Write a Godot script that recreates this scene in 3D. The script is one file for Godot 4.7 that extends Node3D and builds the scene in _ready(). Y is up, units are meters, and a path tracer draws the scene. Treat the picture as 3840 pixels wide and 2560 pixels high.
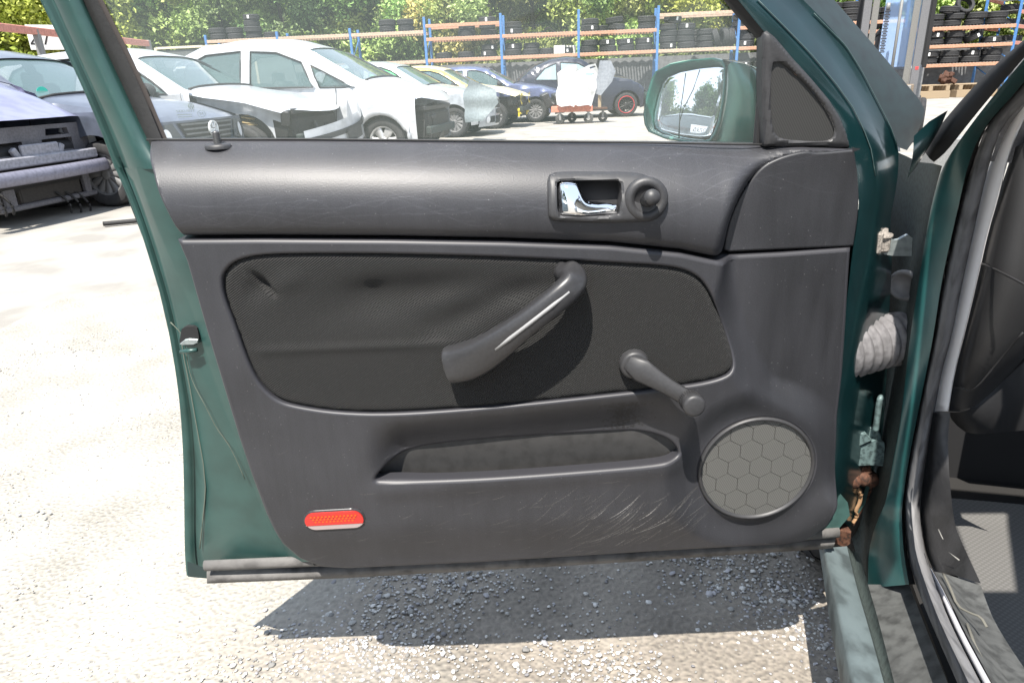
extends Node3D
# A car breaker's yard: the open front door of a green hatchback, wrecks, tyre racks and trees behind it.

const UP := Vector3.UP
var taken := {}
var rng := RandomNumberGenerator.new()

# ---------------------------------------------------------------- helpers: lists
func p2(a: Array) -> PackedVector2Array:
	var r := PackedVector2Array()
	for i in range(0, a.size(), 2):
		r.append(Vector2(a[i], a[i + 1]))
	return r

func p3(a: Array) -> PackedVector3Array:
	var r := PackedVector3Array()
	for i in range(0, a.size(), 3):
		r.append(Vector3(a[i], a[i + 1], a[i + 2]))
	return r

func rounded(p: PackedVector2Array, times := 2) -> PackedVector2Array:
	for k in times:
		var r := PackedVector2Array()
		for i in p.size():
			var a := p[i]
			var b := p[(i + 1) % p.size()]
			r.append(a.lerp(b, .25))
			r.append(a.lerp(b, .75))
		p = r
	return p

func flowing(p: PackedVector2Array, times := 2) -> PackedVector2Array:   # an open line, its corners eased
	for k in times:
		var r := PackedVector2Array([p[0]])
		for i in p.size() - 1:
			r.append(p[i].lerp(p[i + 1], .25))
			r.append(p[i].lerp(p[i + 1], .75))
		r.append(p[-1])
		p = r
	return p

func flow3(p: PackedVector3Array, times := 2) -> PackedVector3Array:
	for k in times:
		var r := PackedVector3Array([p[0]])
		for i in p.size() - 1:
			r.append(p[i].lerp(p[i + 1], .25))
			r.append(p[i].lerp(p[i + 1], .75))
		r.append(p[-1])
		p = r
	return p

func at_x(p: PackedVector2Array, x: float) -> float:   # height of a line that runs in x
	for i in p.size() - 1:
		if x <= p[i + 1].x or i == p.size() - 2:
			return lerpf(p[i].y, p[i + 1].y, clampf((x - p[i].x) / (p[i + 1].x - p[i].x), -.3, 1.3))
	return p[0].y

func far_from(p: PackedVector2Array, q: Vector2, closed := true) -> float:
	var best := 1e9
	for i in (p.size() if closed else p.size() - 1):
		var c := Geometry2D.get_closest_point_to_segment(q, p[i], p[(i + 1) % p.size()])
		best = minf(best, c.distance_squared_to(q))
	return sqrt(best)

func ease_round(dist: float, r: float) -> float:   # how far a rounded edge of radius r has dropped, 0 to r
	if dist >= r:
		return 0.0
	var t := 1.0 - maxf(dist, 0.0) / r
	return r * (1.0 - sqrt(maxf(0.0, 1.0 - t * t)))

# ---------------------------------------------------------------- helpers: shapes
func start() -> SurfaceTool:
	var st := SurfaceTool.new()
	st.begin(Mesh.PRIMITIVE_TRIANGLES)
	return st

func numbered(called: String) -> String:
	taken[called] = taken.get(called, -1) + 1
	return called if taken[called] == 0 else "%s_%03d" % [called, taken[called]]

func mesh_of(st: SurfaceTool, m: Material) -> ArrayMesh:
	st.generate_normals()
	var me := st.commit()
	me.surface_set_material(0, m)
	return me

func put(called: String, me: Mesh, parent: Node = null) -> MeshInstance3D:
	var o := MeshInstance3D.new()
	o.mesh = me
	o.name = numbered(called) if parent == null else called
	(self if parent == null else parent).add_child(o, true)
	return o

func obj(called: String, st: SurfaceTool, m: Material, parent: Node = null) -> MeshInstance3D:
	return put(called, mesh_of(st, m), parent)

func tag(o: Node, label: String, category := "", group := "", kind := "") -> Node:
	if label: o.set_meta("label", label)
	if category: o.set_meta("category", category)
	if group: o.set_meta("group", group)
	if kind: o.set_meta("kind", kind)
	return o

func thing(called: String, label: String, category: String, pos := Vector3.ZERO, turn := 0.0, group := "") -> Node3D:
	var o := Node3D.new()
	o.name = numbered(called)
	add_child(o)
	o.position = pos
	o.rotation.y = turn
	tag(o, label, category, group)
	return o

func dup(root: Node3D, label: String, pos: Vector3, basis_: Basis) -> Node3D:
	var r: Node3D = root.duplicate()
	var base: String = String(root.name)
	if base.length() > 4 and base.right(3).is_valid_int() and base[base.length() - 4] == "_":
		base = base.left(base.length() - 4)
	r.name = numbered(base)
	add_child(r)
	r.transform = Transform3D(basis_, pos)
	r.set_meta("label", label)
	return r

func tri(st: SurfaceTool, a: Vector3, b: Vector3, c: Vector3) -> void:
	st.add_vertex(a)
	st.add_vertex(b)
	st.add_vertex(c)

func quad(st: SurfaceTool, a: Vector3, b: Vector3, c: Vector3, d: Vector3) -> void:   # clockwise as seen from the front
	tri(st, a, b, c)
	tri(st, a, c, d)

func snap5(v: float) -> float:
	return roundf(v * 100000.0) / 100000.0

var uv_box := Rect2(0, 0, 1, 1)
func vert(st: SurfaceTool, map: Callable, q: Vector2, memo: Dictionary) -> void:
	if not memo.has(q):
		memo[q] = map.call(q)
	st.set_uv(Vector2((q.x - uv_box.position.x) / uv_box.size.x, 1.0 - (q.y - uv_box.position.y) / uv_box.size.y))
	st.add_vertex(memo[q])

func sheet(st: SurfaceTool, outline: PackedVector2Array, holes: Array, step: float, map: Callable, flip := false) -> void:
	# a curved sheet: the outline minus the holes, cut into cells and bent by the map
	var box := Rect2(outline[0], Vector2.ZERO)
	for q in outline:
		box = box.expand(q)
	var nx := int(ceil(box.size.x / step)) + 1
	var ny := int(ceil(box.size.y / step)) + 1
	var inside := PackedByteArray()
	inside.resize((nx + 1) * (ny + 1))
	for j in ny + 1:
		for i in nx + 1:
			var q := Vector2(snap5(box.position.x + (i - .5) * step), snap5(box.position.y + (j - .5) * step))
			var ok := Geometry2D.is_point_in_polygon(q, outline)
			if ok:
				for h in holes:
					if Geometry2D.is_point_in_polygon(q, h):
						ok = false
						break
			inside[j * (nx + 1) + i] = 1 if ok else 0
	var touched := PackedByteArray()   # cells that a rim runs through
	touched.resize(nx * ny)
	for loop in [outline] + holes:
		for q in dense(loop, step * .45):
			var ci := int(floor((q.x - box.position.x) / step + .5))
			var cj := int(floor((q.y - box.position.y) / step + .5))
			if ci >= 0 and ci < nx and cj >= 0 and cj < ny:
				touched[cj * nx + ci] = 1
	var memo := {}
	for j in ny:
		var y0 := snap5(box.position.y + (j - .5) * step)
		var y1 := snap5(box.position.y + (j + .5) * step)
		for i in nx:
			var n := inside[j * (nx + 1) + i] + inside[j * (nx + 1) + i + 1] + inside[(j + 1) * (nx + 1) + i] + inside[(j + 1) * (nx + 1) + i + 1]
			if n == 0 and touched[j * nx + i] == 0:
				continue
			var x0 := snap5(box.position.x + (i - .5) * step)
			var x1 := snap5(box.position.x + (i + .5) * step)
			var cell := PackedVector2Array([Vector2(x0, y1), Vector2(x1, y1), Vector2(x1, y0), Vector2(x0, y0)])
			if n == 4 and touched[j * nx + i] == 0:
				for k in ([0, 2, 1, 0, 3, 2] if flip else [0, 1, 2, 0, 2, 3]):
					vert(st, map, cell[k], memo)
				continue
			var bits := Geometry2D.intersect_polygons(cell, outline)
			for h in holes:
				var next: Array[PackedVector2Array] = []
				for b in bits:
					next.append_array(Geometry2D.clip_polygons(b, h))
				bits = next
			for b in bits:
				var ids := Geometry2D.triangulate_polygon(b)
				for k in range(0, ids.size(), 3):
					var a := b[ids[k]]
					var c := b[ids[k + 1]]
					var d := b[ids[k + 2]]
					if ((c - a).cross(d - a) > 0) != flip:
						var t := c
						c = d
						d = t
					vert(st, map, a, memo)
					vert(st, map, c, memo)
					vert(st, map, d, memo)

func dense(loop: PackedVector2Array, most: float) -> PackedVector2Array:
	var r := PackedVector2Array()
	for i in loop.size():
		var a := loop[i]
		var b := loop[(i + 1) % loop.size()]
		var n := maxi(1, int(ceil(a.distance_to(b) / most)))
		for k in n:
			r.append(a.lerp(b, k / float(n)))
	return r

func skirt(st: SurfaceTool, loop: PackedVector2Array, map: Callable, by: Vector3, most := .01, to_level := false) -> void:
	# a wall that runs back from the rim of a sheet
	var p := dense(loop, most)
	var turn := Geometry2D.is_polygon_clockwise(p)
	st.set_smooth_group(1)
	for i in p.size():
		var a: Vector3 = map.call(p[i])
		var b: Vector3 = map.call(p[(i + 1) % p.size()])
		var a2 := a + by
		var b2 := b + by
		if to_level:
			a2 = Vector3(a.x, a.y, by.z)
			b2 = Vector3(b.x, b.y, by.z)
		if turn:
			quad(st, a, a2, b2, b)
		else:
			quad(st, a, b, b2, a2)
	st.set_smooth_group(0)

func inset(loop: PackedVector2Array, by: float) -> PackedVector2Array:   # every point moved inwards, the count kept
	var turn := 1.0 if Geometry2D.is_polygon_clockwise(loop) else -1.0
	var r := PackedVector2Array()
	var n := loop.size()
	for i in n:
		var a := (loop[i] - loop[(i + n - 1) % n]).normalized()
		var b := (loop[(i + 1) % n] - loop[i]).normalized()
		var o := (a + b).orthogonal().normalized() * turn
		r.append(loop[i] + o * by / maxf(.5, cos(a.angle_to(b) / 2)))
	return r

func rim(st: SurfaceTool, loop: PackedVector2Array, r: float, map: Callable, hole := false, wall := .02, n := 4) -> void:
	# the rounded rim between a loop and the same loop moved in by r, then a wall straight back; the loop must be dense already
	var turn := Geometry2D.is_polygon_clockwise(loop) != hole
	var rings := []
	for k in n + 1:
		var a := PI / 2 * k / n
		var q := inset(loop, r * (1.0 - sin(a)) * (-1.0 if hole else 1.0))
		var ring := PackedVector3Array()
		for v in q:
			ring.append(map.call(v) - Vector3(0, 0, r * (1.0 - cos(a))))
		rings.append(ring)
	var last := PackedVector3Array()
	for v in rings[-1]:
		last.append(v - Vector3(0, 0, wall))
	rings.append(last)
	for i in rings.size() - 1:
		for k in loop.size():
			var m := (k + 1) % loop.size()
			if turn:
				quad(st, rings[i][k], rings[i + 1][k], rings[i + 1][m], rings[i][m])
			else:
				quad(st, rings[i][k], rings[i][m], rings[i + 1][m], rings[i + 1][k])

func strip(st: SurfaceTool, lines: Array) -> void:   # lines run downwards, the first one on the left
	for i in lines.size() - 1:
		var l: PackedVector3Array = lines[i]
		var r: PackedVector3Array = lines[i + 1]
		for j in l.size() - 1:
			quad(st, l[j], r[j], r[j + 1], l[j + 1])

func ring_mesh(st: SurfaceTool, rings: Array, caps := true) -> void:   # rings of equal counts, each turning anticlockwise as seen from the end
	for i in rings.size() - 1:
		var a: PackedVector3Array = rings[i]
		var b: PackedVector3Array = rings[i + 1]
		var n := a.size()
		for k in n:
			var m := (k + 1) % n
			quad(st, a[k], a[m], b[m], b[k])
	if caps:
		for e in 2:
			var r: PackedVector3Array = rings[0] if e == 0 else rings[-1]
			var c := Vector3.ZERO
			for v in r:
				c += v
			c /= r.size()
			for k in r.size():
				var m := (k + 1) % r.size()
				if e == 0:
					tri(st, c, r[m], r[k])
				else:
					tri(st, c, r[k], r[m])

func tube(st: SurfaceTool, path: PackedVector3Array, radii: Array, n := 12, flat := Vector2.ONE, up := Vector3.UP, caps := true) -> void:
	var rings := []
	for i in path.size():
		var t := (path[mini(i + 1, path.size() - 1)] - path[maxi(i - 1, 0)]).normalized()
		var u := up
		if absf(t.dot(u)) > .95:
			u = Vector3(0, 0, 1) if absf(t.z) < .9 else Vector3(1, 0, 0)
		var side := t.cross(u).normalized()
		var v := side.cross(t).normalized()
		var r: float = radii[mini(i, radii.size() - 1)]
		var ring := PackedVector3Array()
		for k in n:
			var a := -TAU * k / n
			ring.append(path[i] + side * cos(a) * r * flat.x + v * sin(a) * r * flat.y)
		rings.append(ring)
	ring_mesh(st, rings, caps)

func lathe(st: SurfaceTool, prof: PackedVector2Array, n: int, x := Transform3D.IDENTITY) -> void:
	# the profile (radius, height) turned round the y axis; heights run upwards on the outside
	for i in prof.size() - 1:
		for k in n:
			var a := TAU * k / n
			var b := TAU * (k + 1) / n
			var p := prof[i]
			var q := prof[i + 1]
			var v := [Vector3(cos(a) * p.x, p.y, sin(a) * p.x), Vector3(cos(b) * p.x, p.y, sin(b) * p.x), Vector3(cos(b) * q.x, q.y, sin(b) * q.x), Vector3(cos(a) * q.x, q.y, sin(a) * q.x)]
			for m in 4:
				v[m] = x * v[m]
			if p.x > 1e-6:
				tri(st, v[0], v[1], v[2])
			if q.x > 1e-6:
				tri(st, v[0], v[2], v[3])

func block(st: SurfaceTool, c: Vector3, s: Vector3, bev := 0.0, b := Basis.IDENTITY) -> void:
	# a box with chamfered edges
	st.set_smooth_group(-1)
	block_faces(st, c, s, bev, b)
	st.set_smooth_group(0)

func block_faces(st: SurfaceTool, c: Vector3, s: Vector3, bev: float, b: Basis) -> void:
	var h := s / 2
	if bev <= 0.0:
		var v := []
		for k in 8:
			v.append(c + b * Vector3(h.x if k & 1 else -h.x, h.y if k & 2 else -h.y, h.z if k & 4 else -h.z))
		for f in [[6, 7, 5, 4], [3, 2, 0, 1], [7, 3, 1, 5], [2, 6, 4, 0], [2, 3, 7, 6], [4, 5, 1, 0]]:
			quad(st, v[f[0]], v[f[1]], v[f[2]], v[f[3]])
		return
	var rings := []
	for k in 4:
		var y: float = [-h.y, -h.y + bev, h.y - bev, h.y][k]
		var e := bev if k == 0 or k == 3 else 0.0
		var ring := PackedVector3Array()
		for q in [[1, 1, 0], [1, 1, 1], [-1, 1, 1], [-1, 1, 0], [-1, -1, 0], [-1, -1, 1], [1, -1, 1], [1, -1, 0]]:
			var x: float = q[0] * (h.x - (e if e > 0 else (bev if q[2] == 1 else 0.0)))
			var z: float = q[1] * (h.z - (e if e > 0 else (bev if q[2] == 0 else 0.0)))
			ring.append(c + b * Vector3(x, y, z))
		rings.append(ring)
	ring_mesh(st, rings)

func prism(st: SurfaceTool, poly: PackedVector2Array, z0: float, z1: float, x := Transform3D.IDENTITY, bev := 0.0) -> void:
	# an outline in x and y, thick from z0 to z1, its front edge chamfered
	st.set_smooth_group(-1)
	prism_faces(st, poly, z0, z1, x, bev)
	st.set_smooth_group(0)

func prism_faces(st: SurfaceTool, poly: PackedVector2Array, z0: float, z1: float, x: Transform3D, bev: float) -> void:
	if Geometry2D.is_polygon_clockwise(poly):
		poly.reverse()
	var face := poly
	var zf := z1
	if bev > 0.0:
		var inner := Geometry2D.offset_polygon(poly, -bev)
		if inner.size() == 1 and inner[0].size() == poly.size():
			# match the points up
			var best := 0
			for k in poly.size():
				if inner[0][k].distance_to(poly[0]) < inner[0][best].distance_to(poly[0]):
					best = k
			face = PackedVector2Array()
			for k in poly.size():
				face.append(inner[0][(best + k) % poly.size()])
			if Geometry2D.is_polygon_clockwise(face) == Geometry2D.is_polygon_clockwise(poly):
				zf = z1 - bev
			else:
				face = poly
	var n := poly.size()
	for i in n:
		var a := poly[i]
		var c := poly[(i + 1) % n]
		quad(st, x * Vector3(a.x, a.y, zf), x * Vector3(c.x, c.y, zf), x * Vector3(c.x, c.y, z0), x * Vector3(a.x, a.y, z0))
		if face != poly:
			var a2 := face[i]
			var c2 := face[(i + 1) % n]
			quad(st, x * Vector3(a2.x, a2.y, z1), x * Vector3(c2.x, c2.y, z1), x * Vector3(c.x, c.y, zf), x * Vector3(a.x, a.y, zf))
	var ids := Geometry2D.triangulate_polygon(face)
	for k in range(0, ids.size(), 3):
		var a := face[ids[k]]
		var c := face[ids[k + 1]]
		var d := face[ids[k + 2]]
		if (c - a).cross(d - a) > 0:
			var t := c
			c = d
			d = t
		tri(st, x * Vector3(a.x, a.y, z1), x * Vector3(c.x, c.y, z1), x * Vector3(d.x, d.y, z1))
	ids = Geometry2D.triangulate_polygon(poly)
	for k in range(0, ids.size(), 3):
		var a := poly[ids[k]]
		var c := poly[ids[k + 1]]
		var d := poly[ids[k + 2]]
		if (c - a).cross(d - a) < 0:
			var t := c
			c = d
			d = t
		tri(st, x * Vector3(a.x, a.y, z0), x * Vector3(c.x, c.y, z0), x * Vector3(d.x, d.y, z0))

func disc2(c: Vector2, rx: float, ry: float, n := 24) -> PackedVector2Array:
	var r := PackedVector2Array()
	for k in n:
		r.append(c + Vector2(cos(TAU * k / n) * rx, sin(TAU * k / n) * ry))
	return r

func pill(c: Vector2, w: float, h: float, tilt := 0.0, n := 8) -> PackedVector2Array:
	var r := PackedVector2Array()
	var s := w / 2 - h / 2
	for k in n + 1:
		r.append(Vector2(s, 0) + Vector2.from_angle(-PI / 2 + PI * k / n) * h / 2)
	for k in n + 1:
		r.append(Vector2(-s, 0) + Vector2.from_angle(PI / 2 + PI * k / n) * h / 2)
	for k in r.size():
		r[k] = c + r[k].rotated(tilt)
	return r

func letters(text: String, size: float, m: Material, parent: Node, x: Transform3D, deep := .002, bold := false, called := "lettering") -> MeshInstance3D:
	var tm := TextMesh.new()
	var f := SystemFont.new()
	f.font_names = PackedStringArray(["Droid Sans"])
	if bold:
		f.font_weight = 700
	tm.font = f
	tm.text = text
	tm.font_size = 32
	tm.pixel_size = size / 24.0
	tm.depth = deep
	tm.curve_step = 2.0
	tm.material = m
	var o := put(called, tm, parent)
	o.transform = x
	return o

# ---------------------------------------------------------------- helpers: materials
func lin(r: float, g: float, b: float) -> Color:
	return Color(r, g, b).linear_to_srgb()

func mat(r: float, g: float, b: float, rough := .6, metal := 0.0) -> StandardMaterial3D:
	var m := StandardMaterial3D.new()
	m.albedo_color = lin(r, g, b)
	m.roughness = rough
	m.metallic = metal
	return m

func noise(freq: float, kind := FastNoiseLite.TYPE_SIMPLEX_SMOOTH, octaves := 4, seed_ := 1) -> FastNoiseLite:
	var n := FastNoiseLite.new()
	n.noise_type = kind
	n.frequency = freq
	n.fractal_octaves = octaves
	n.seed = seed_
	return n

func noise_tex(n: FastNoiseLite, side := 512, stops := [], normal := 0.0) -> NoiseTexture2D:
	var t := NoiseTexture2D.new()
	t.width = side
	t.height = side
	t.seamless = true
	t.noise = n
	if normal > 0.0:
		t.as_normal_map = true
		t.bump_strength = normal
	elif stops:
		var g := Gradient.new()
		g.offsets = PackedFloat32Array(stops.map(func(s): return s[0]))
		g.colors = PackedColorArray(stops.map(func(s): return s[1]))
		t.color_ramp = g
	return t

func grey(v: float) -> Color:
	return Color(v, v, v).linear_to_srgb()

func worn(m: StandardMaterial3D, albedo: Texture2D, size: float, normal: Texture2D = null, strength := 1.0) -> StandardMaterial3D:
	m.albedo_texture = albedo
	if normal:
		m.normal_enabled = true
		m.normal_texture = normal
		m.normal_scale = strength
	m.uv1_triplanar = true
	m.uv1_scale = Vector3.ONE / size
	return m

func glass(r: float, g: float, b: float, alpha: float) -> StandardMaterial3D:
	var m := mat(r, g, b, .04)
	m.transparency = BaseMaterial3D.TRANSPARENCY_ALPHA
	m.albedo_color.a = alpha
	m.cull_mode = BaseMaterial3D.CULL_DISABLED
	return m

var M := {}
func materials() -> void:
	var dust := noise_tex(noise(.012, FastNoiseLite.TYPE_SIMPLEX_SMOOTH, 5, 3), 512, [[.25, grey(.72)], [.55, grey(.92)], [.8, grey(1.0)]])
	var speck := noise_tex(noise(.09, FastNoiseLite.TYPE_SIMPLEX_SMOOTH, 3, 8), 512, [[.3, grey(.8)], [.6, grey(.95)], [.82, grey(1.0)]])
	var bumps := noise_tex(noise(.1, FastNoiseLite.TYPE_SIMPLEX_SMOOTH, 3, 5), 512, [], 1.6)
	var grain := noise_tex(noise(.16, FastNoiseLite.TYPE_CELLULAR, 2, 4), 512, [], 1.5)
	M.dust = dust
	var grime := noise_tex(noise(.02, FastNoiseLite.TYPE_SIMPLEX_SMOOTH, 6, 61), 512, [[.25, grey(.42)], [.42, grey(.72)], [.6, grey(.95)], [.8, grey(1.0)]])
	M.speck = speck
	M.bumps = bumps
	M.grain = grain
	M.plastic = worn(mat(.034, .034, .037, .52), dust, .35, grain, .35)
	M.plastic.uv1_scale = Vector3.ONE / .12
	M.smooth_plastic = worn(mat(.032, .032, .034, .36), speck, .3)
	M.matt_black = mat(.012, .012, .013, .75)
	M.rubber = worn(mat(.022, .022, .022, .7), dust, .3, bumps, .3)
	M.dusty_rubber = worn(mat(.15, .145, .14, .85), grime, .6, bumps, .4)
	M.felt = worn(mat(.055, .047, .043, .95), speck, .1)
	M.paint = worn(mat(.005, .027, .030, .28, .25), dust, .6)  # car green darkened for the front frame, its shade put into the colour
	M.pillar_paint = worn(mat(.011, .082, .082, .28, .15), dust, .5)  # same car green made brighter, light on the pillar put into the colour
	M.pillar_paint.clearcoat_enabled = true
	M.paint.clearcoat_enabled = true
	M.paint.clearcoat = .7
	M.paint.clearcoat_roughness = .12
	M.dusty_paint = worn(mat(.05, .11, .1, .5, .1), dust, .25)
	M.lit_dull_paint = worn(mat(.027, .073, .066, .34, .1), dust, .5)  # same car green made paler: dust plus sunlight put into the colour
	M.mirror_paint = worn(mat(.008, .15, .115, .25, .3), dust, .6)  # same car green made brighter, sun on the housing put into the colour
	M.mirror_paint.clearcoat_enabled = true
	M.grimy_paint = worn(mat(.10, .12, .115, .7), dust, .18, bumps, .2)
	M.chrome = mat(.85, .86, .88, .05, 1.0)
	M.zinc = worn(mat(.32, .36, .36, .42, .5), dust, .1)
	M.rust = worn(mat(.10, .048, .028, .85), noise_tex(noise(.03, FastNoiseLite.TYPE_SIMPLEX_SMOOTH, 5, 21), 256, [[.3, grey(.25)], [.5, Color(.9, .8, .75)], [.75, Color(1, 1, 1)]]), .08, bumps, .8)
	M.trim_white = mat(.78, .77, .77, .6)
	M.mirror = mat(.92, .94, .95, .015, 1.0)
	M.window = glass(.75, .9, .82, .045)
	M.tyre = worn(mat(.03, .03, .031, .8), dust, .4, bumps, .4)
	M.tyre_grey = worn(mat(.075, .073, .07, .9), dust, .3, bumps, .4)
	M.paper = mat(.75, .75, .73, .8)
	M.ink = mat(.02, .02, .02, .7)
	M.steel = worn(mat(.28, .28, .27, .55, .3), speck, .6)
	M.orange = worn(mat(.5, .27, .17, .6), dust, .5)
	M.pink = worn(mat(.6, .26, .2, .6), dust, .5)
	M.rack_blue = worn(mat(.07, .2, .45, .5), dust, .5)
	M.wood = worn(mat(.33, .25, .16, .85), speck, .3)
	M.grimy_dark = worn(mat(.028, .04, .038, .75), grime, .12, bumps, .3)
	M.felt_black = worn(mat(.018, .018, .02, .95), speck, .03)
	M.seal_grey = worn(mat(.15, .15, .155, .6), grime, .6, bumps, .2)
	M.dash = worn(mat(.016, .016, .017, .6), speck, .2, grain, .2)
	M.dash.uv1_scale = Vector3.ONE / .1
	M.sill_paint = worn(mat(.10, .128, .135, .55), grime, .7, bumps, .15)
	M.sill_plate = worn(mat(.085, .088, .086, .6), grime, .3, bumps, .2)
	M.carpet = worn(mat(.018, .017, .016, 1.0), speck, .08)
	M.hinge_dust = worn(mat(.3, .27, .24, .85), grime, .05)
	M.boot = worn(mat(.17, .165, .17, .8), noise_tex(noise(.02, FastNoiseLite.TYPE_SIMPLEX_SMOOTH, 5, 77), 256, [[.3, grey(.55)], [.5, grey(.8)], [.7, grey(1.0)]]), .1, bumps, .2)
	M.zinc_teal = worn(mat(.13, .19, .19, .5, .1), grime, .1)
	var knobs := Image.create(64, 64, false, Image.FORMAT_RGB8)
	for y in 64:
		for x in 64:
			var a := sin(TAU * x / 32.0) * sin(TAU * y / 32.0)
			var v := lerpf(.115, .15, smoothstep(-.2, .5, a))
			knobs.set_pixel(x, y, lin(v, v * .98, v * .93))
	M.mat_rubber = worn(mat(.8, .8, .8, .85), ImageTexture.create_from_image(knobs), .022)
	M.beam_cream = worn(mat(.62, .55, .4, .6), dust, .5)
	M.car_glass = glass(.13, .2, .2, .5)
	M.car_inside = mat(.035, .04, .042, .9)
	M.film = mat(.12, .55, .22, .25)
	M.lamp = mat(.62, .64, .65, .12)
	M.lamp.clearcoat_enabled = true
	M.alloy = mat(.5, .5, .5, .35, .5)
	M.black_trim = worn(mat(.025, .025, .027, .55), M.dust, .5)
	M.radiator = worn(mat(.06, .055, .05, .8), dust, .2, bumps, .4)
	M.beam_dull = worn(mat(.5, .36, .26, .7), dust, .6)
	M.knob_plastic = worn(mat(.036, .036, .038, .48), speck, .3)
	M.trim_grey = worn(mat(.24, .24, .25, .65), speck, .2)
	M.liner = worn(mat(.05, .049, .048, .75), dust, .2, bumps, .1)
	M.van_glass = glass(.4, .5, .5, .12)
	M.kick = worn(mat(.04, .04, .042, .5), grime, .12, grain, .2)
	M.dark_edge = worn(mat(.006, .017, .017, .6), grime, .3)  # car green near black, painted shade of an edge facing away from the sun
	M.kick = worn(mat(.04, .04, .042, .5), grime, .6, grain, .2)


# ---------------------------------------------------------------- the scene
func _ready() -> void:
	rng.seed = 4
	var cam := Camera3D.new()
	cam.name = "camera"
	add_child(cam)
	cam.transform = Transform3D(Basis(Vector3(0.999263, -0.035862, 0.013694), Vector3(0.038388, 0.933516, -0.356475), Vector3(0.000000, 0.356738, 0.934204)), Vector3(0, 1.09, 0))
	cam.fov = 53.13
	cam.near = .05
	cam.far = 400.0
	cam.current = true
	var env := Environment.new()
	var sky := Sky.new()
	var sm := ProceduralSkyMaterial.new()
	sm.sky_top_color = Color(.70, .76, .85)
	sm.sky_horizon_color = Color(.9, .92, .94)
	sm.sky_curve = .16
	sm.ground_horizon_color = Color(.72, .7, .66)
	sm.ground_bottom_color = Color(.5, .48, .45)
	sm.energy_multiplier = 1.0
	sky.sky_material = sm
	env.background_mode = Environment.BG_SKY
	env.sky = sky
	env.tonemap_mode = Environment.TONE_MAPPER_LINEAR
	env.tonemap_exposure = 2.1
	env.sdfgi_enabled = true
	env.ssao_enabled = true
	env.ssil_enabled = true
	var we := WorldEnvironment.new()
	we.name = "world"
	we.environment = env
	add_child(we)
	var sun := DirectionalLight3D.new()
	sun.name = "sun"
	sun.light_energy = 1.6
	sun.light_color = Color(1.0, .975, .94)
	sun.light_angular_distance = .5
	sun.shadow_enabled = true
	add_child(sun)
	sun.look_at_from_position(Vector3(0, 5, 0), Vector3(0, 5, 0) + Vector3(.18, -1, -.5), Vector3(0, 0, 1))

	materials()
	ground()
	car_door()
	green_car()
	yard()


# ---------------------------------------------------------------- the ground
func ground() -> void:
	var far_mat := worn(mat(.31, .293, .262, .95), noise_tex(noise(.02, FastNoiseLite.TYPE_SIMPLEX_SMOOTH, 5, 31), 512, [[.28, grey(.74)], [.45, grey(.88)], [.7, grey(1.0)]]), 7.0, M.bumps, .2)
	var st := start()
	for j in range(-20, 20):
		for i in range(-20, 20):
			quad(st, Vector3(i * 15, 0, j * 15), Vector3(i * 15 + 15, 0, j * 15), Vector3(i * 15 + 15, 0, j * 15 + 15), Vector3(i * 15, 0, j * 15 + 15))
	tag(obj("ground", st, far_mat), "pale dusty concrete yard stretching back to the racks", "ground", "", "structure")
	# the dirt round the open door, laid over it
	var side := 1024
	var big := noise(.011, FastNoiseLite.TYPE_SIMPLEX_SMOOTH, 5, 11)
	var fine := noise(.35, FastNoiseLite.TYPE_SIMPLEX_SMOOTH, 2, 12)
	var hi := Image.create(side, side, false, Image.FORMAT_RGB8)
	var bump := Image.create(side, side, false, Image.FORMAT_L8)
	for y in side:
		for x in side:
			var wx := -2.6 + 4.4 * x / side
			var wz := -3.9 + 4.4 * y / side
			var b := big.get_noise_2d(x, y)
			var f := fine.get_noise_2d(x, y)
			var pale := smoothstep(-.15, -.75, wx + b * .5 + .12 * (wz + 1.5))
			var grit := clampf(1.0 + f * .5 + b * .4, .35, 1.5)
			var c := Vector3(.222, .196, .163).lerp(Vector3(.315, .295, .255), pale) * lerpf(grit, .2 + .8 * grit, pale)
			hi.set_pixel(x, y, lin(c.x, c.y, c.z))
			var v := clampf(.5 + f * .35 + b * .2, 0, 1)
			bump.set_pixel(x, y, Color(v, v, v))
	bump.convert(Image.FORMAT_RGBA8)
	bump.bump_map_to_normal_map(3.0)
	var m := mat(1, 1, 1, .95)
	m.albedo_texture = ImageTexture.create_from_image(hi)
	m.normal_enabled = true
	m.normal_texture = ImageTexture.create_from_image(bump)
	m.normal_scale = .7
	st = start()
	var n := 60
	var lumps := noise(2.2, FastNoiseLite.TYPE_SIMPLEX_SMOOTH, 3, 15)
	for j in n:
		for i in n:
			var c := []
			for q in [[0, 0], [1, 0], [1, 1], [0, 1]]:
				var u: float = float(i + q[0]) / n
				var v: float = float(j + q[1]) / n
				var e := minf(minf(u, 1 - u), minf(v, 1 - v))
				var p := Vector3(-2.6 + 4.4 * u, 0, -3.9 + 4.4 * v)
				p.y = .004 + (.006 * (lumps.get_noise_2d(p.x, p.z) + .5) if e > .02 else 0.0)
				c.append([p, Vector2(u, v)])
			for k in [0, 1, 2, 0, 2, 3]:
				st.set_uv(c[k][1])
				st.add_vertex(c[k][0])
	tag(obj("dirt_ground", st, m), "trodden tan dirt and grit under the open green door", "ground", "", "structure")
	gravel()

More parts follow.
